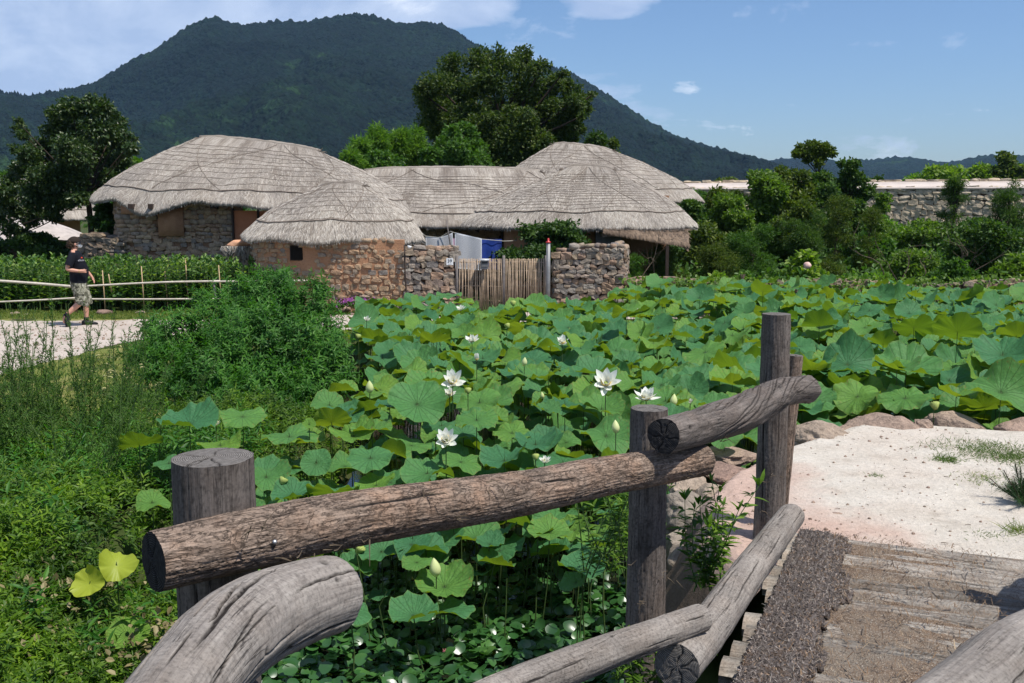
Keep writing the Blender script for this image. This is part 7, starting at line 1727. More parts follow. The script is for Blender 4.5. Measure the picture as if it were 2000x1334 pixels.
# weeds carpeting the left bank
def bank_weeds():
    g = np.random.default_rng(61); tm = [sprig(700+s, .16, 13, .058, 1, LEAF_LAN) for s in range(7)] + [sprig(720+s, .12, 10, .045, 1, LEAF_OV) for s in range(3)]
    n = 9800; x = g.uniform(-6.2, -1.7, n); y = g.uniform(3.8, 10.6, n)
    x = np.concatenate([x, g.uniform(-3.5, -1.9, 2600)]); y = np.concatenate([y, g.uniform(3.8, 6.2, 2600)])
    d = sdist(POND, x, y); k = (d > -.42) & (x > -.56*y-.6) & ~((d < .25) & (y < 6.4) & (x > -2.25)) & ~((y > 9.6) & (x < -4.2)); x, y = x[k], y[k]; n = len(x)
    hb = .10 + .30*(fbm(x*.8, y*.8, 4, 3) + .45).clip(0, 1); z = gz(x, y).clip(-.45) + hb*g.uniform(.0, 1, n)**.5
    P = np.stack([x, y, z], 1); mb = multi_scatter(tm, P, np.tile([0, -.15, 1.], (n, 1)), g.uniform(.7, 1.35, n), g, .38)
    tag(ob('bank_weeds', mb.mesh('bank_weeds', [M_WEED], smooth=False)), 'carpet of small yellow-green weeds covering the left bank down to the pond', 'weeds', kind='stuff')
    n = 520; x = g.uniform(-4.6, -2.2, n); y = g.uniform(7.6, 9.6, n); k = (sdist(POND, x, y) > 0) & (x > -.58*y); x, y = x[k], y[k]; n = len(x)
    mb = multi_scatter([sprig(740+s, .30, 20, .075, 1, LEAF_LAN) for s in range(4)], np.stack([x, y, gz(x, y)+g.uniform(0, .14, n)], 1), np.tile([0, 0, 1.], (n, 1)), g.uniform(.7, 1.25, n), g, .2)
    tag(ob('taller_weeds', mb.mesh('taller_weeds', [M_SHRUB], smooth=False)), 'taller darker weeds between the feathery weeds and the big shrub', 'weeds', kind='stuff')
    n = 900; x = g.uniform(-4.8, -1.9, n); y = g.uniform(4.0, 9.4, n); k = (sdist(POND, x, y) > -.2) & (x > -.56*y-.4) & (fbm(x*1.3, y*1.3, 31, 3) > .08); x, y = x[k], y[k]; n = len(x)
    mb = multi_scatter([sprig(760+s, .26, 12, .105, 1, LEAF_LAN) for s in range(4)], np.stack([x, y, gz(x, y).clip(-.4)+g.uniform(.1, .26, n)], 1), np.tile([0, -.1, 1.], (n, 1)), g.uniform(.7, 1.3, n), g, .25)
    tag(ob('broad_weeds', mb.mesh('broad_weeds', [M_SHRUB], smooth=False)), 'patches of larger-leaved weeds standing above the low carpet on the left bank', 'weeds', kind='stuff')
    # dried tan leaves
    n = 380; c = at(215, 1150, 5.6); x = c.x + g.normal(size=n)*.34; y = 5.6 + g.normal(size=n)*.36; P = np.stack([x, y, gz(x, y).clip(-.42) + .16 + g.uniform(0, .16, n)], 1); Y = nrm(g.normal(size=(n, 3)) + [0, 0, -.2]); X, Y, Z = basis(Y, np.tile([0, -.4, 1.], (n, 1)) + g.normal(size=(n, 3))*.5)
    V, F, _ = scatter(LEAF_OV[0], LEAF_OV[1], P, X, Y, Z, g.uniform(.03, .06, n)); tag(ob('dry_leaves', mesh_np('dry_leaves', V, F, mats=[M_DRY], smooth=False)), 'patch of withered tan leaves left of the bark rail end', 'dry leaves', kind='stuff')
bank_weeds()
def big_leaf(px, py, z, wpx, k, m, lab, tx, ty, spin):
    p = onz(px, py, z); r = wpx/2*proj(p)[2]/FPX; b = float(gz(p.x, p.y)); t_ = thing('yellowed_lotus', lab, 'lotus leaf', (p.x, p.y, b)); me = lm(hi_t[k]); me.materials.clear(); me.materials.append(m)
    X, Y, Z = orient((tx, ty), spin); o = part('leaf', me, t_); o.matrix_local = Matrix.Translation((0, 0, z-b)) @ Matrix((X, Y, Z)).transposed().to_4x4() @ Matrix.Diagonal((r, r, r, 1)); st = part('stem', stem_m, t_); st.scale = (.005, .005, z-b)
big_leaf(176, 1140, .12, 66, 5, M_YELLOW, 'bright yellow lotus leaf standing upright in the weeds', -.4, -1.3, 1.0)
big_leaf(228, 1105, .18, 70, 3, M_YELLOW, 'yellow-green fallen lotus leaf folded beside the bark rail end', .5, -.7, .3)
# foxtails
def foxtails():
    g = np.random.default_rng(15); mb = MB(); ms = MB()
    for k in range(46):
        px = g.uniform(185, 300); py = g.uniform(705, 800); p = onz(px, py+30, .05); b = np.array([p.x, p.y, float(gz(p.x, p.y))]); h = g.uniform(.28, .5); d = np.array([g.normal()*.08, g.normal()*.05, 0])
        top = b + d + [0, 0, h]; ms.tube([b, (b+top)/2, top], [.002, .0018, .0015], 4, False); bend = np.array([g.choice([-1, 1])*.03, 0, .045]); P = catmull([top, top + bend*.6, top + bend*1.1 + [bend[0], 0, -.02]], 8)
        mb.tube(P, [.004, .009, .010, .010, .009, .008, .006, .002], 6)
    tag(ob('foxtail_heads', mb.mesh('foxtail_heads', [simple('foxtail', (.45, .42, .20), .9, .1, .3, 300, .8, .01)])), 'pale bristly foxtail grass heads beside the feathery weeds', 'foxtail grass', kind='stuff'); tag(ob('foxtail_stems', ms.mesh('foxtail_stems', [M_STALK])), 'thin stems of the foxtail grass', 'foxtail grass', kind='stuff')
foxtails()
# flowers and boulders by the hut
def hut_flowers():
    g = np.random.default_rng(19)
    for i, (px, py, wpx, hf, lab) in enumerate([(670, 607, 30, .8, 'rounded pinkish boulder at the left end of the purple flower bed'), (688, 612, 12, .7, 'small stone right of the rounded pinkish boulder'), (708, 603, 24, .7, 'brown boulder in the middle of the purple flower bed'), (735, 610, 18, .7, 'stone at the right end of the purple flower bed'), (752, 611, 12, .7, 'last small stone right of the flower bed'), (775, 604, 34, .4, 'flat clay-coloured stone at the foot of the hut corner'), (695, 595, 22, .3, 'flat stone slab on top of the flower bed'), (826, 612, 24, .5, 'pale boulder at the foot of the wall left of the gate'), (860, 612, 26, .5, 'buff boulder at the foot of the wall nearest the gate'), (650, 615, 14, .6, 'small boulder half hidden by the shrub edge')]):
        p = onz(px, py+4, 0); p.y += 0; r = wpx/2*proj(p)[2]/FPX; boulder((p.x, p.y, r*hf*.5), (r, r*.8, r*hf*1.1), i*1.3, 80+i, lab, M_BOULDER, sub=3)
    n = 900; a = at(650, 598, 22.0).x; b = at(748, 598, 22.0).x; x = g.uniform(a, b, n); y = 21.85 + g.normal(size=n)*.10; z = .14 + .10*np.sin((x-a)/(b-a)*3.1) + g.normal(size=n)*.03; P = np.stack([x, y, z], 1); Y = nrm(g.normal(size=(n, 3)) + [0, -.3, .6]); X, Y, Z = basis(Y)
    V, F, _ = scatter(LEAF2[0], LEAF2[1], P, X, Y, Z, g.uniform(.04, .08, n)); fb = thing('flower_bed', 'low bed of purple flowers at the foot of the small hut', 'flowers', ((a+b)/2, 21.85, 0)); add(fb, 'foliage', mesh_np('foliage', V, F, mats=[M_LEAF_MID], smooth=False))
    n = 150; x = a + (b-a)*np.clip(g.normal(.5, .28, n), 0, 1); P = np.stack([x, 21.75 + g.normal(size=n)*.08, .22 + .10*np.sin((x-a)/(b-a)*3.1) + g.normal(size=n)*.035], 1); mb = MB()
    for k in range(n):
        X, Y, Z = rand_axes(6, g)
        V, F, _ = scatter(LEAF_OV[0], LEAF_OV[1], np.tile(P[k], (6, 1)), X, nrm(Y + [0, -.4, .6]), Z, np.full(6, .030)); mb.add(V, F)
    add(fb, 'blossoms', mb.mesh('blossoms', [M_PURPLE], smooth=False), kind='stuff')
hut_flowers()
# leafy sprig and climbing plants beside the middle post
def leafy_plant(label, px, py, D, n, h, seed, m=M_SHRUB, sp=.16, ls=.06):
    g = np.random.default_rng(seed); b = at(px, py, D); L0 = np.array(tuple(b)); t_ = thing('leafy_plant', label, 'plant', b); ms = MB(); Pl = []; Yl = []; Sl = []
    for k in range(n):
        q = np.array([g.normal()*sp*.5, g.normal()*sp*.4, 0]); top = q + [g.normal()*sp, g.normal()*sp*.6, h*g.uniform(.55, 1.05)]; P = catmull([q, (q+top)/2 + [g.normal()*.03, 0, 0], top], 10); ms.tube(P, np.linspace(.0045, .0018, 10), 5, False)
        for j in range(1, 10):
            for s_ in range(5):
                a = g.uniform(0, 6.28); el = g.uniform(0, .6) + (.7 if j == 9 else 0); Pl.append(P[j] + g.normal(size=3)*.004); Yl.append((math.cos(a)*math.cos(el), math.sin(a)*math.cos(el), math.sin(el))); Sl.append(ls*g.uniform(.6, 1.3))
    Y = nrm(np.array(Yl)); X, Y, Z = basis(Y, np.tile([0, 0, 1.], (len(Y), 1)) + g.normal(size=Y.shape)*.25); V, F, _ = scatter(LEAF_LAN[0], LEAF_LAN[1], np.array(Pl), X, Y, Z, np.array(Sl)); part('leaves', mesh_np('leaves', V, F, mats=[m], smooth=False), t_); part('stems', ms.mesh('stems', [M_STALK]), t_)
leafy_plant('fresh green leafy sprig growing between the middle and tall posts', 1370, 1150, 4.9, 9, .62, 1, M_WEED, .13, .075)
leafy_plant('tall thin sprig rising left above the leafy sprig by the landing', 1385, 1120, 5.0, 2, .62, 2, M_WEED, .05, .06)
leafy_plant('leafy weed left of the middle post under the bark rail', 1170, 1120, 5.6, 12, .62, 3, M_WEED, .22, .065)
leafy_plant('bushy weed touching the left side of the middle post', 1205, 1080, 5.2, 10, .55, 4, M_WEED, .16, .06)
leafy_plant('low weed at the foot of the kerb log near the bottom edge', 1260, 1330, 3.9, 7, .22, 5, M_WEED, .12, .05)
# grass tufts and pine shrub on the landing
def tuft(label, px, py, wpx, hh, n, seed, m=M_GRASS):
    g = np.random.default_rng(seed); p = onz(px, py, .37); r = wpx/2*proj(p)[2]/FPX; q = np.stack([p.x + g.normal(size=n)*r*.5, p.y + g.normal(size=n)*r*.45, np.full(n, .365)], 1)
    V0 = np.array([[-.5, 0, 0], [.5, 0, 0], [.38, 0.5, .1], [-.38, .5, .1], [0, 1, .45]]); F0 = [np.array([[0, 1, 2, 3]]), np.array([[3, 2, 4]])]
    Y = nrm(np.stack([g.normal(size=n), g.normal(size=n), np.full(n, .75)], 1)); X, Y, Z = basis(Y); h = hh*g.uniform(.5, 1.3, n); V, F, _ = scatter(V0, F0, q, X, Y, Z, np.stack([np.full(n, .0045), h, h], 1)); tag(ob('grass_tuft', mesh_np('grass_tuft', V, F, mats=[m], smooth=False)), label, 'grass tuft', 'grass tufts on the sandy landing')
M_TUFT = leafmat('tuft_grass', [(0, (.035, .075, .012)), (.5, (.07, .13, .02)), (1, (.16, .20, .05))], .55, .3, .3)
tuft('small grass tuft alone on the sand right of centre', 1852, 898, 60, .06, 260, 1, M_TUFT); tuft('tiny grass sprout in the middle of the sand', 1708, 928, 34, .03, 60, 2, M_TUFT); tuft('long low grass patch near the right end of the shore', 1930, 880, 190, .055, 1300, 3, M_TUFT); tuft('grass patch at the right picture edge above the pine shrub', 1990, 895, 150, .05, 700, 4, M_TUFT)
tuft('sparse dry grass left of the pine shrub', 1930, 935, 130, .03, 260, 5, M_GRASS); tuft('tall dry grass at the right edge below the pine shrub', 1995, 1040, 60, .09, 160, 6, M_GRASS); tuft('sprouting grass at the plank edge near the right side', 1935, 1045, 90, .03, 70, 7, M_TUFT); tuft('tiny sprout beside the brown stone on the sand', 1800, 1000, 20, .02, 14, 8, M_TUFT)
def pebbles():
    g = np.random.default_rng(55); tV = ROCKS[0][0]*.5; n = 2600; x = g.uniform(1.0, 6.5, n); y = g.uniform(4.6, 9.6, n); k = (sdist(POND, x, y) > .12) & ((x-DECK0.x)*AXD.x + (y-DECK0.y)*AXD.y > .05); x, y = x[k], y[k]; n = len(x)
    X, Y, Z = rand_axes(n, g); s = g.exponential(.006, n).clip(.003, .022); V, F, _ = scatter(tV, [ROCKS[0][1]], np.stack([x, y, landz(x, y) + .004], 1), X, Y, Z, s); tag(ob('pebbles', mesh_np('pebbles', V, F, mats=[M_BOULDER])), 'grit and small pebbles scattered over the sandy landing', 'pebbles', kind='stuff')
    n = 160; x = g.uniform(1.6, 5.5, n); y = g.uniform(5.4, 9.3, n); k = (sdist(POND, x, y) > .12) & ((x-DECK0.x)*AXD.x + (y-DECK0.y)*AXD.y > .05); x, y = x[k], y[k]; n = len(x); a = g.uniform(0, 6.28, n); mb = MB()
    for i in range(n): L_ = g.uniform(.01, .045); q = np.array([x[i], y[i], .372]); d = np.array([math.cos(a[i]), math.sin(a[i]), .05])*L_; mb.tube([q, q+d*.5+[0, 0, .003], q+d], [.0025, .002, .001], 4, False)
    tag(ob('twig_litter', mb.mesh('twig_litter', [M_TWIG])), 'tiny dry twigs scattered on the sandy landing', 'twigs', kind='stuff')
    n = 4200; P0 = np.array(near_edge[:10]); x = g.uniform(-12, -1.2, n); y = g.uniform(14, 22, n); k = dp(x, y) < -.05; x, y = x[k], y[k]; n = len(x); X, Y, Z = rand_axes(n, g)
    V, F, _ = scatter(tV, [ROCKS[0][1]], np.stack([x, y, gz(x, y) + .010], 1), X, Y, Z, g.exponential(.012, n).clip(.006, .04)); tag(ob('path_gravel', mesh_np('path_gravel', V, F, mats=[M_BOULDER])), 'loose gravel lying on the pale path', 'gravel', kind='stuff')
pebbles()
def pine():
    g = np.random.default_rng(23); p = onz(2003, 985, .37); t_ = thing('pine_shrub', 'dark pine seedling cut by the right picture edge on the landing', 'shrub', p); Pl = []; Yl = []; ms = MB()
    for k in range(34):
        d = nrm(np.array([g.normal(), g.normal()*.8, 1.0])); L = g.uniform(.12, .30); P = [np.zeros(3), d*L*.6, d*L + [0, 0, .03]]; ms.tube(P, [.006, .004, .003], 4, False)
        for q in range(90): t = g.uniform(.25, 1); Pl.append(d*L*t); Yl.append(d*.9 + g.normal(size=3)*.6)
    Y = nrm(np.array(Yl)); X, Y, Z = basis(Y); n = len(Y); V0 = np.array([[-.5, 0, 0], [.5, 0, 0], [0, 1, 0]]); V, F, _ = scatter(V0, [np.array([[0, 1, 2]])], np.array(Pl), X, Y, Z, np.stack([np.full(n, .003), g.uniform(.05, .09, n), np.ones(n)], 1)); part('needles', mesh_np('needles', V, F, mats=[M_PINE], smooth=False), t_); part('stems', ms.mesh('stems', [M_BARK]), t_)
pine()
for i, (px, py, w_, m_, lab) in enumerate([(1633, 1003, 26, M_BOULDER, 'flat reddish-brown stone half sunk in the sand'), (1820, 1013, 12, M_BARK, 'small dark bark chip lying on the sand'), (1745, 868, 8, M_BARK, 'tiny dark crumb on the sand near the shore stones')]):
    p = onz(px, py, .365); r = w_/2*proj(p)[2]/FPX; boulder((p.x, p.y, .364), (r, r*.5, r*.28), -.3, 90+i, lab, m_, sub=3)
# ------------------------------------------------------------------ walking man
def man():
    foot = onz(170, 637, 0.0); az = math.atan2(foot.x, foot.y)
    root = thing('person', 'man in black t-shirt, camouflage shorts, dark cap and white face mask walking along the path', 'person', (foot.x - .12*math.cos(az), foot.y - .12*math.sin(az)*-1, .008), -az)
    SKIN = simple('skin', (.52, .27, .19), .55, .35, .10, 12); BLACK = simple('black_cotton', (.008, .009, .014), .9, .15, .3, 12, .5, .01)
    HAIR = simple('curly_dark_hair', (.055, .035, .022), .8, .2, .5, 60, .8, .01); CAP = simple('brown_cap', (.028, .020, .016), .85, .15, .2, 30)
    m, t = mat('camouflage_cloth'); co = t.n('ShaderNodeTexCoord').outputs['Object']
    n = t.noise(co, 17, 3, .6, .8); c = t.ramp(n, [(.0, (.045, .045, .035)), (.41, (.045, .045, .035)), (.42, (.13, .13, .09)), (.50, (.13, .13, .09)), (.51, (.26, .25, .19)), (.60, (.26, .25, .19)), (.61, (.38, .37, .31))], 'CONSTANT')
    finish(t, princ(t, c, .9, .1, bump(t, t.noise(co, 9, 4, .6), .6, .02))); CAMO = m
    # body: one continuous skin
    J = {'pelvis': ((-.01, 0, .93), .135), 'waist': ((.02, 0, 1.08), .135), 'belly': ((.035, 0, 1.16), .14), 'chest': ((-.005, 0, 1.35), .135), 'neck': ((-.035, 0, 1.50), .058), 'skull0': ((-.015, 0, 1.585), .062), 'skull1': ((-.012, 0, 1.665), .092), 'skull2': ((-.016, 0, 1.73), .080),
         'shR': ((-.05, -.165, 1.435), .058), 'elR': ((-.19, -.235, 1.145), .044), 'wrR': ((.05, -.235, 1.105), .030), 'paR': ((.10, -.235, 1.10), .034),
         'shL': ((-.02, .165, 1.435), .058), 'elL': ((.10, .225, 1.175), .044), 'wrL': ((.245, .215, .985), .030), 'paL': ((.275, .212, .935), .033),
         'hipR': ((-.01, -.085, .86), .095), 'thR': ((.03, -.095, .68), .085), 'knR': ((.065, -.095, .505), .062), 'caR': ((-.08, -.095, .39), .060), 'anR': ((-.235, -.095, .245), .037), 'heR': ((-.285, -.095, .20), .036), 'toR': ((-.285, -.095, .07), .03),
         'hipL': ((.01, .085, .86), .095), 'thL': ((.08, .095, .68), .085), 'knL': ((.135, .095, .49), .062), 'caL': ((.125, .095, .36), .060), 'anL': ((.115, .095, .11), .037), 'heL': ((.12, .095, .055), .036), 'toL': ((.26, .095, .035), .03)}
    E = [('pelvis', 'waist'), ('waist', 'belly'), ('belly', 'chest'), ('chest', 'neck'), ('neck', 'skull0'), ('skull0', 'skull1'), ('skull1', 'skull2'), ('chest', 'shR'), ('shR', 'elR'), ('elR', 'wrR'), ('wrR', 'paR'), ('chest', 'shL'), ('shL', 'elL'), ('elL', 'wrL'), ('wrL', 'paL'),
         ('pelvis', 'hipR'), ('hipR', 'thR'), ('thR', 'knR'), ('knR', 'caR'), ('caR', 'anR'), ('anR', 'heR'), ('heR', 'toR'), ('pelvis', 'hipL'), ('hipL', 'thL'), ('thL', 'knL'), ('knL', 'caL'), ('caL', 'anL'), ('anL', 'heL'), ('heL', 'toL')]
    # five fingers on each hand grow from the palm joint
    def fing(tag_, palm, fwd, side, curl, lens):
        P = Vector(J[palm][0]); fwd = Vector(fwd).normalized(); side = Vector(side).normalized(); curl = Vector(curl).normalized()
        for k, ln in enumerate(lens):
            off = (k-1.5)*.017
            a = P + fwd*.035 + side*off; b = a + (fwd*.75 + curl*.35)*ln*.55; c = b + (fwd*.4 + curl*.85)*ln*.45
            for q, (pt, r) in enumerate(((a, .0095), (b, .0085), (c, .0075))): J[f'{tag_}{k}{q}'] = (tuple(pt), r)
            E.append((palm, f'{tag_}{k}0')); E.append((f'{tag_}{k}0', f'{tag_}{k}1')); E.append((f'{tag_}{k}1', f'{tag_}{k}2'))
        a = P + side*-.030 + fwd*.005; b = a + fwd*.035 - side*.012 + curl*.01
        J[f'{tag_}t0'] = (tuple(a), .011); J[f'{tag_}t1'] = (tuple(b), .009); E.append((palm, f'{tag_}t0')); E.append((f'{tag_}t0', f'{tag_}t1'))
    fing('fr', 'paR', (1, 0, .05), (0, .1, -1), (.1, 1, -.2), (.062, .070, .066, .052))
    fing('fl', 'paL', (.45, 0, -.9), (.3, 1, 0), (-.2, -.3, -.8), (.066, .074, .070, .055))
    names = list(J); me = bpy.data.meshes.new('body'); me.from_pydata([J[n_][0] for n_ in names], [(names.index(a), names.index(b)) for a, b in E], []); me.update()
    o = bpy.data.objects.new('tmp', me); COL.objects.link(o); sk = o.modifiers.new('s', 'SKIN'); sk.use_smooth_shade = True; o.modifiers.new('d', 'SUBSURF').levels = 2
    sv = me.skin_vertices[0].data
    for i, n_ in enumerate(names): r = J[n_][1]; sv[i].radius = (r, r); sv[i].use_root = (n_ == 'pelvis')
    dg = bpy.context.evaluated_depsgraph_get(); bm_ = bpy.data.meshes.new_from_object(o.evaluated_get(dg)); bpy.data.objects.remove(o)
    bm_.materials.clear(); bm_.materials.append(SKIN); 
    for p in bm_.polygons: p.use_smooth = True
    part('body', bm_, root)
    def loft(secs, seg=24, closed=(False, False)):
        """secs: (centre, a, b, normal-tilt) ellipses; returns V,F"""
        V = []; 
        for (c, a, b, ax) in secs:
            ax = Vector(ax).normalized(); x = (Vector((1, 0, 0)) - ax*ax.x).normalized(); y = ax.cross(x)
            for k in range(seg): an = 2*math.pi*k/seg; V.append(tuple(Vector(c) + x*a*math.cos(an) + y*b*math.sin(an)))
        n = len(secs); i = np.arange(n-1)[:, None]*seg; j = np.arange(seg)[None]; j2 = (j+1) % seg; F = [np.stack([i+j, i+j2, i+seg+j2, i+seg+j], -1).reshape(-1, 4)]
        caps = []
        if closed[0]: caps.append(list(range(seg))[::-1])
        if closed[1]: caps.append([k+(n-1)*seg for k in range(seg)])
        if caps: F.append(np.array(caps))
        V = np.array(V); V += .006*np.stack([pn(V[:, 0]*14, V[:, 1]*14, V[:, 2]*10 + q) for q in range(3)], 1); return V, F
    Zu = (0, 0, 1); mb = MB()
    mb.add(*loft([((.012, 0, .865), .158, .175, Zu), ((.02, 0, .95), .168, .180, Zu), ((.035, 0, 1.05), .178, .180, Zu), ((.035, 0, 1.14), .176, .180, Zu), ((.015, 0, 1.26), .155, .185, Zu), ((-.005, 0, 1.36), .142, .195, Zu), ((-.02, 0, 1.43), .125, .19, Zu), ((-.03, 0, 1.475), .10, .145, Zu), ((-.035, 0, 1.505), .066, .075, Zu)], 32))
    mb.add(*loft([((-.035, -.12, 1.42), .085, .085, (-.3, -.6, -.8)), ((-.075, -.185, 1.37), .080, .078, (-.45, -.25, -.9)), ((-.125, -.215, 1.27), .076, .074, (-.45, -.15, -.9)), ((-.150, -.225, 1.215), .078, .076, (-.4, -.1, -.9))], 18))
    mb.add(*loft([((-.01, .12, 1.42), .085, .085, (.3, .6, -.8)), ((.02, .185, 1.36), .078, .078, (.4, .2, -.9)), ((.06, .21, 1.26), .074, .074, (.4, .1, -.9)), ((.08, .215, 1.22), .074, .074, (.4, .1, -.9))], 18))
    part('tshirt', mb.mesh('tshirt', [BLACK]), root)
    mb = MB()
    mb.add(*loft([((.005, 0, .91), .150, .168, Zu), ((.01, 0, .84), .158, .176, Zu), ((.02, 0, .76), .150, .176, Zu), ((.03, 0, .72), .11, .12, Zu)], 28))
    mb.add(*loft([((.0, -.085, .82), .135, .10, (.1, 0, -1)), ((.03, -.095, .70), .132, .105, (.2, 0, -1)), ((.055, -.10, .56), .122, .10, (.15, 0, -1)), ((.06, -.10, .455), .118, .100, (-.2, 0, -1)), ((.055, -.10, .425), .108, .092, (-.3, 0, -1))], 22))
    mb.add(*loft([((.03, .085, .82), .130, .10, (.2, 0, -1)), ((.08, .095, .70), .122, .10, (.25, 0, -1)), ((.125, .10, .56), .112, .095, (.2, 0, -1)), ((.145, .10, .45), .108, .095, (.05, 0, -1)), ((.145, .10, .43), .100, .088, (0, 0, -1))], 22))
    sh = part('shorts', mb.mesh('shorts', [CAMO]), root)
    mb = MB(); mb.box((.02, -.205, .60), (.15, .03, .17)); mb.box((.02, -.215, .675), (.16, .035, .05)); part('cargo_pocket', mb.mesh('cargo_pocket', [CAMO], smooth=False), sh)
    # shoes
    def shoe(M, nm='shoe'):
        V, F = loft([((-.115, 0, .055), .028, .034, (1, 0, .1)), ((-.095, 0, .052), .050, .042, (1, 0, 0)), ((-.03, 0, .058), .056, .043, (1, 0, 0)), ((.05, 0, .042), .040, .046, (1, 0, 0)), ((.12, 0, .034), .030, .044, (1, 0, 0)), ((.165, 0, .028), .014, .024, (1, 0, 0))], 18, (True, True))
        V, F = V.copy(), F
        # loft's "a" axis degenerates for x-facing rings: rebuild explicitly
        V = []; seg = 18
        for (x, zc, hz_, wy) in ((-.125, .045, .030, .022), (-.11, .052, .048, .038), (-.06, .062, .058, .043), (0, .055, .050, .045), (.06, .042, .038, .049), (.12, .034, .030, .047), (.16, .028, .022, .034), (.178, .024, .012, .016)):
            for k in range(seg): an = 2*math.pi*k/seg; V.append((x, wy*math.cos(an), max(.0, zc + hz_*math.sin(an))))
        n = 8; i = np.arange(n-1)[:, None]*seg; j = np.arange(seg)[None]; j2 = (j+1) % seg; F = [np.stack([i+j, i+j2, i+seg+j2, i+seg+j], -1).reshape(-1, 4), np.array([list(range(seg))[::-1], [k+7*seg for k in range(seg)]])]
        mb = MB(); mb.add(V, F)
        for q in range(4): mb.tube([(-.01+q*.022, -.032, .098-q*.012), (-.01+q*.022, 0, .108-q*.012), (-.01+q*.022, .032, .098-q*.012)], .004, 4)
        mb.box((.02, 0, .008), (.28, .085, .016))
        o = part(nm, mb.mesh('shoe', [simple('black_trainer', (.012, .012, .013), .6, .3, .3, 60)]), root); o.matrix_local = M; return o
    shoe(Matrix.Translation((.150, .095, .0)))
    shoe(Matrix.Translation((-.285, -.095, .135)) @ Matrix.Rotation(R(82), 4, 'Y') @ Matrix.Rotation(0, 4, 'Z'))
    mb = MB(); mb.tube([(.116, .095, .10), (.117, .095, .165)], [.046, .046], 12); mb.tube([(-.255, -.095, .225), (-.215, -.095, .265)], [.046, .047], 12); part('socks', mb.mesh('socks', [BLACK]), root)
    # head: cap, hair, sunglasses, mask, ear, nose
    def blob(c, r, m_, nm, sub=3, amp=.0, par=None, cut=None):
        V, F = rock_template(sub, 1, 0.0, 1.0); bm2 = bmesh.new(); bmesh.ops.create_icosphere(bm2, subdivisions=sub, radius=1); V = np.array([v.co[:] for v in bm2.verts]); F = np.array([[v.index for v in f.verts] for f in bm2.faces]); bm2.free()
        if amp: V = V*(1 + amp*fbm(V[:, 0]*3, V[:, 1]*3, V[:, 2]*3, 3))[:, None]
        if cut is not None: V = cut(V)
        return part(nm, mesh_np(nm, V*np.array(r) + np.array(c), [F], mats=[m_]), par or root)
    hz_ = -.02
    blob((-.055, 0, 1.655+hz_), (.098, .098, .098), HAIR, 'hair', 4, .35)
    g = np.random.default_rng(3); mb = MB()
    for k in range(70):
        a = g.uniform(1.9, 4.4); p = np.array([-.03 + .10*math.cos(a), .098*math.sin(a), 1.60 + g.uniform(-.03, .06)]); d = nrm(np.array([math.cos(a), math.sin(a), -.7]) + g.normal(size=3)*.4); mb.tube([p, p+d*.025, p+d*.04+g.normal(size=3)*.012], [.010, .009, .004], 4)
    part('curls', mb.mesh('curls', [HAIR]), root, kind='stuff')
    cap_ = blob((-.022, 0, 1.69+hz_), (.118, .104, .108), CAP, 'cap', 3, 0, None, lambda V: np.stack([V[:, 0], V[:, 1], np.maximum(V[:, 2], -.12)], 1))
    V = []
    for i_, x in enumerate(np.linspace(.055, .165, 6)):
        for y in np.linspace(-.075, .075, 9): V.append((x - 3.2*y*y*(1+i_*.25), y, 1.70+hz_ - 2.0*y*y - .012*i_))
    V = np.array(V); k_ = len(V); part('brim', mesh_np('brim', np.concatenate([V, V+[0, 0, .006]]), [grid_faces(6, 9)[:, ::-1], grid_faces(6, 9)+k_], mats=[CAP]), cap_)
    mb = MB(); mb.tube([(-.03, -.092, 1.655), (.05, -.088, 1.658), (.083, -.062, 1.656), (.095, 0, 1.654), (.083, .062, 1.656), (.05, .088, 1.658)], [.006, .008, .018, .017, .018, .008], 8); part('sunglasses', mb.mesh('sunglasses', [simple('black_lens', (.01, .01, .01), .15, .6)]), root)
    blob((.072, 0, 1.60), (.052, .058, .052), simple('white_mask', (.80, .82, .84), .7, .2, .05), 'face_mask', 3, .06)
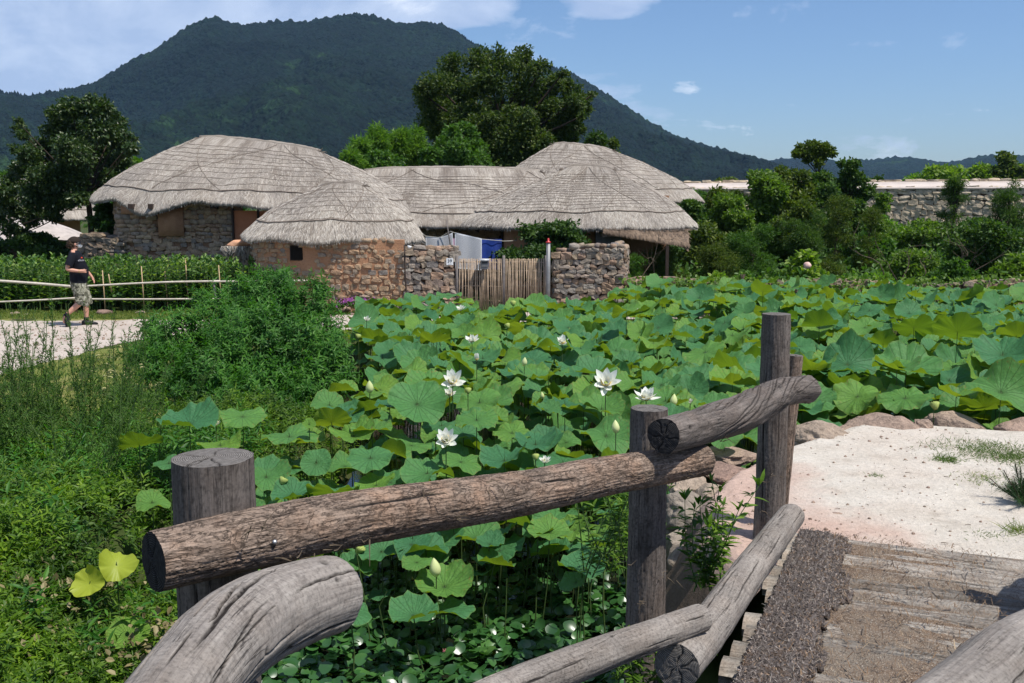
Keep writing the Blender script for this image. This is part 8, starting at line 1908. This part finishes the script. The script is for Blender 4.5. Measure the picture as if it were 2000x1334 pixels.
    mb = MB(); mb.tube([(.07, -.055, 1.625), (.02, -.083, 1.635), (-.01, -.09, 1.64)], .003, 4); mb.tube([(.07, -.055, 1.585), (.02, -.08, 1.60), (-.01, -.088, 1.62)], .003, 4); part('mask_loop', mb.mesh('mask_loop', [M_WHITE_PAINT]), root)
    blob((-.008, -.088, 1.625), (.020, .010, .030), SKIN, 'ear'); blob((-.008, .088, 1.625), (.020, .010, .030), SKIN, 'ear'); blob((.088, 0, 1.628), (.014, .012, .018), SKIN, 'nose')
    # print on the shirt wrapped to the chest
    def wrap(me, x0, z0, off):
        for v in me.vertices:
            ph = x0 + v.co.x/.17; z = z0 + v.co.y; a, b, cx = .148, .192, 0.002
            v.co = Vector((cx + (a+off)*math.cos(ph), -(b+off)*math.sin(-ph), z)) + Vector((math.cos(ph), math.sin(ph), 0))*v.co.z*.2
        me.update(); return me
    tm_ = text_mesh('ellesse', .058, simple('grey_print', (.42, .42, .46), .8)); part('shirt_lettering', wrap(tm_, -.98, 1.315, .012), root)
    V = []; 
    for k in range(13): a = math.pi*k/12; V.append((.022*math.cos(a), .022*math.sin(a), 0))
    V += [(-.012, -.004, 0), (.012, -.004, 0)]
    me = bpy.data.meshes.new('shirt_emblem'); me.from_pydata(V, [], [list(range(13)) + [13, 14]]); me.materials.append(simple('orange_red_print', (.70, .07, .03), .7)); part('shirt_emblem', wrap(me, -.94, 1.358, .014), root)
    # small dark gadget held in the near hand
    mb = MB(); mb.box((0, 0, 0), (.045, .03, .02)); d = ob('car_key', mb.mesh('car_key', [BLACK], smooth=False)); d.location = root.matrix_basis @ Vector((.19, -.225, 1.125)) if False else (Matrix.Translation(root.location) @ Matrix.Rotation(-az, 4, 'Z') @ Vector((.185, -.225, 1.118))); tag(d, 'small dark gadget held in the near hand of the man', 'gadget')
    mb = MB(); mb.tube([(.022, -.235, 1.072), (.012, -.235, 1.14)], .0, 3) if False else None
    pts = [(.035, -.235+.034*math.cos(a), 1.106+.034*math.sin(a)) for a in np.linspace(0, 6.28, 14)]; mb = MB(); mb.tube(pts, .003, 4, False); part('bracelet', mb.mesh('bracelet', [M_YELLOW]), root)
man()
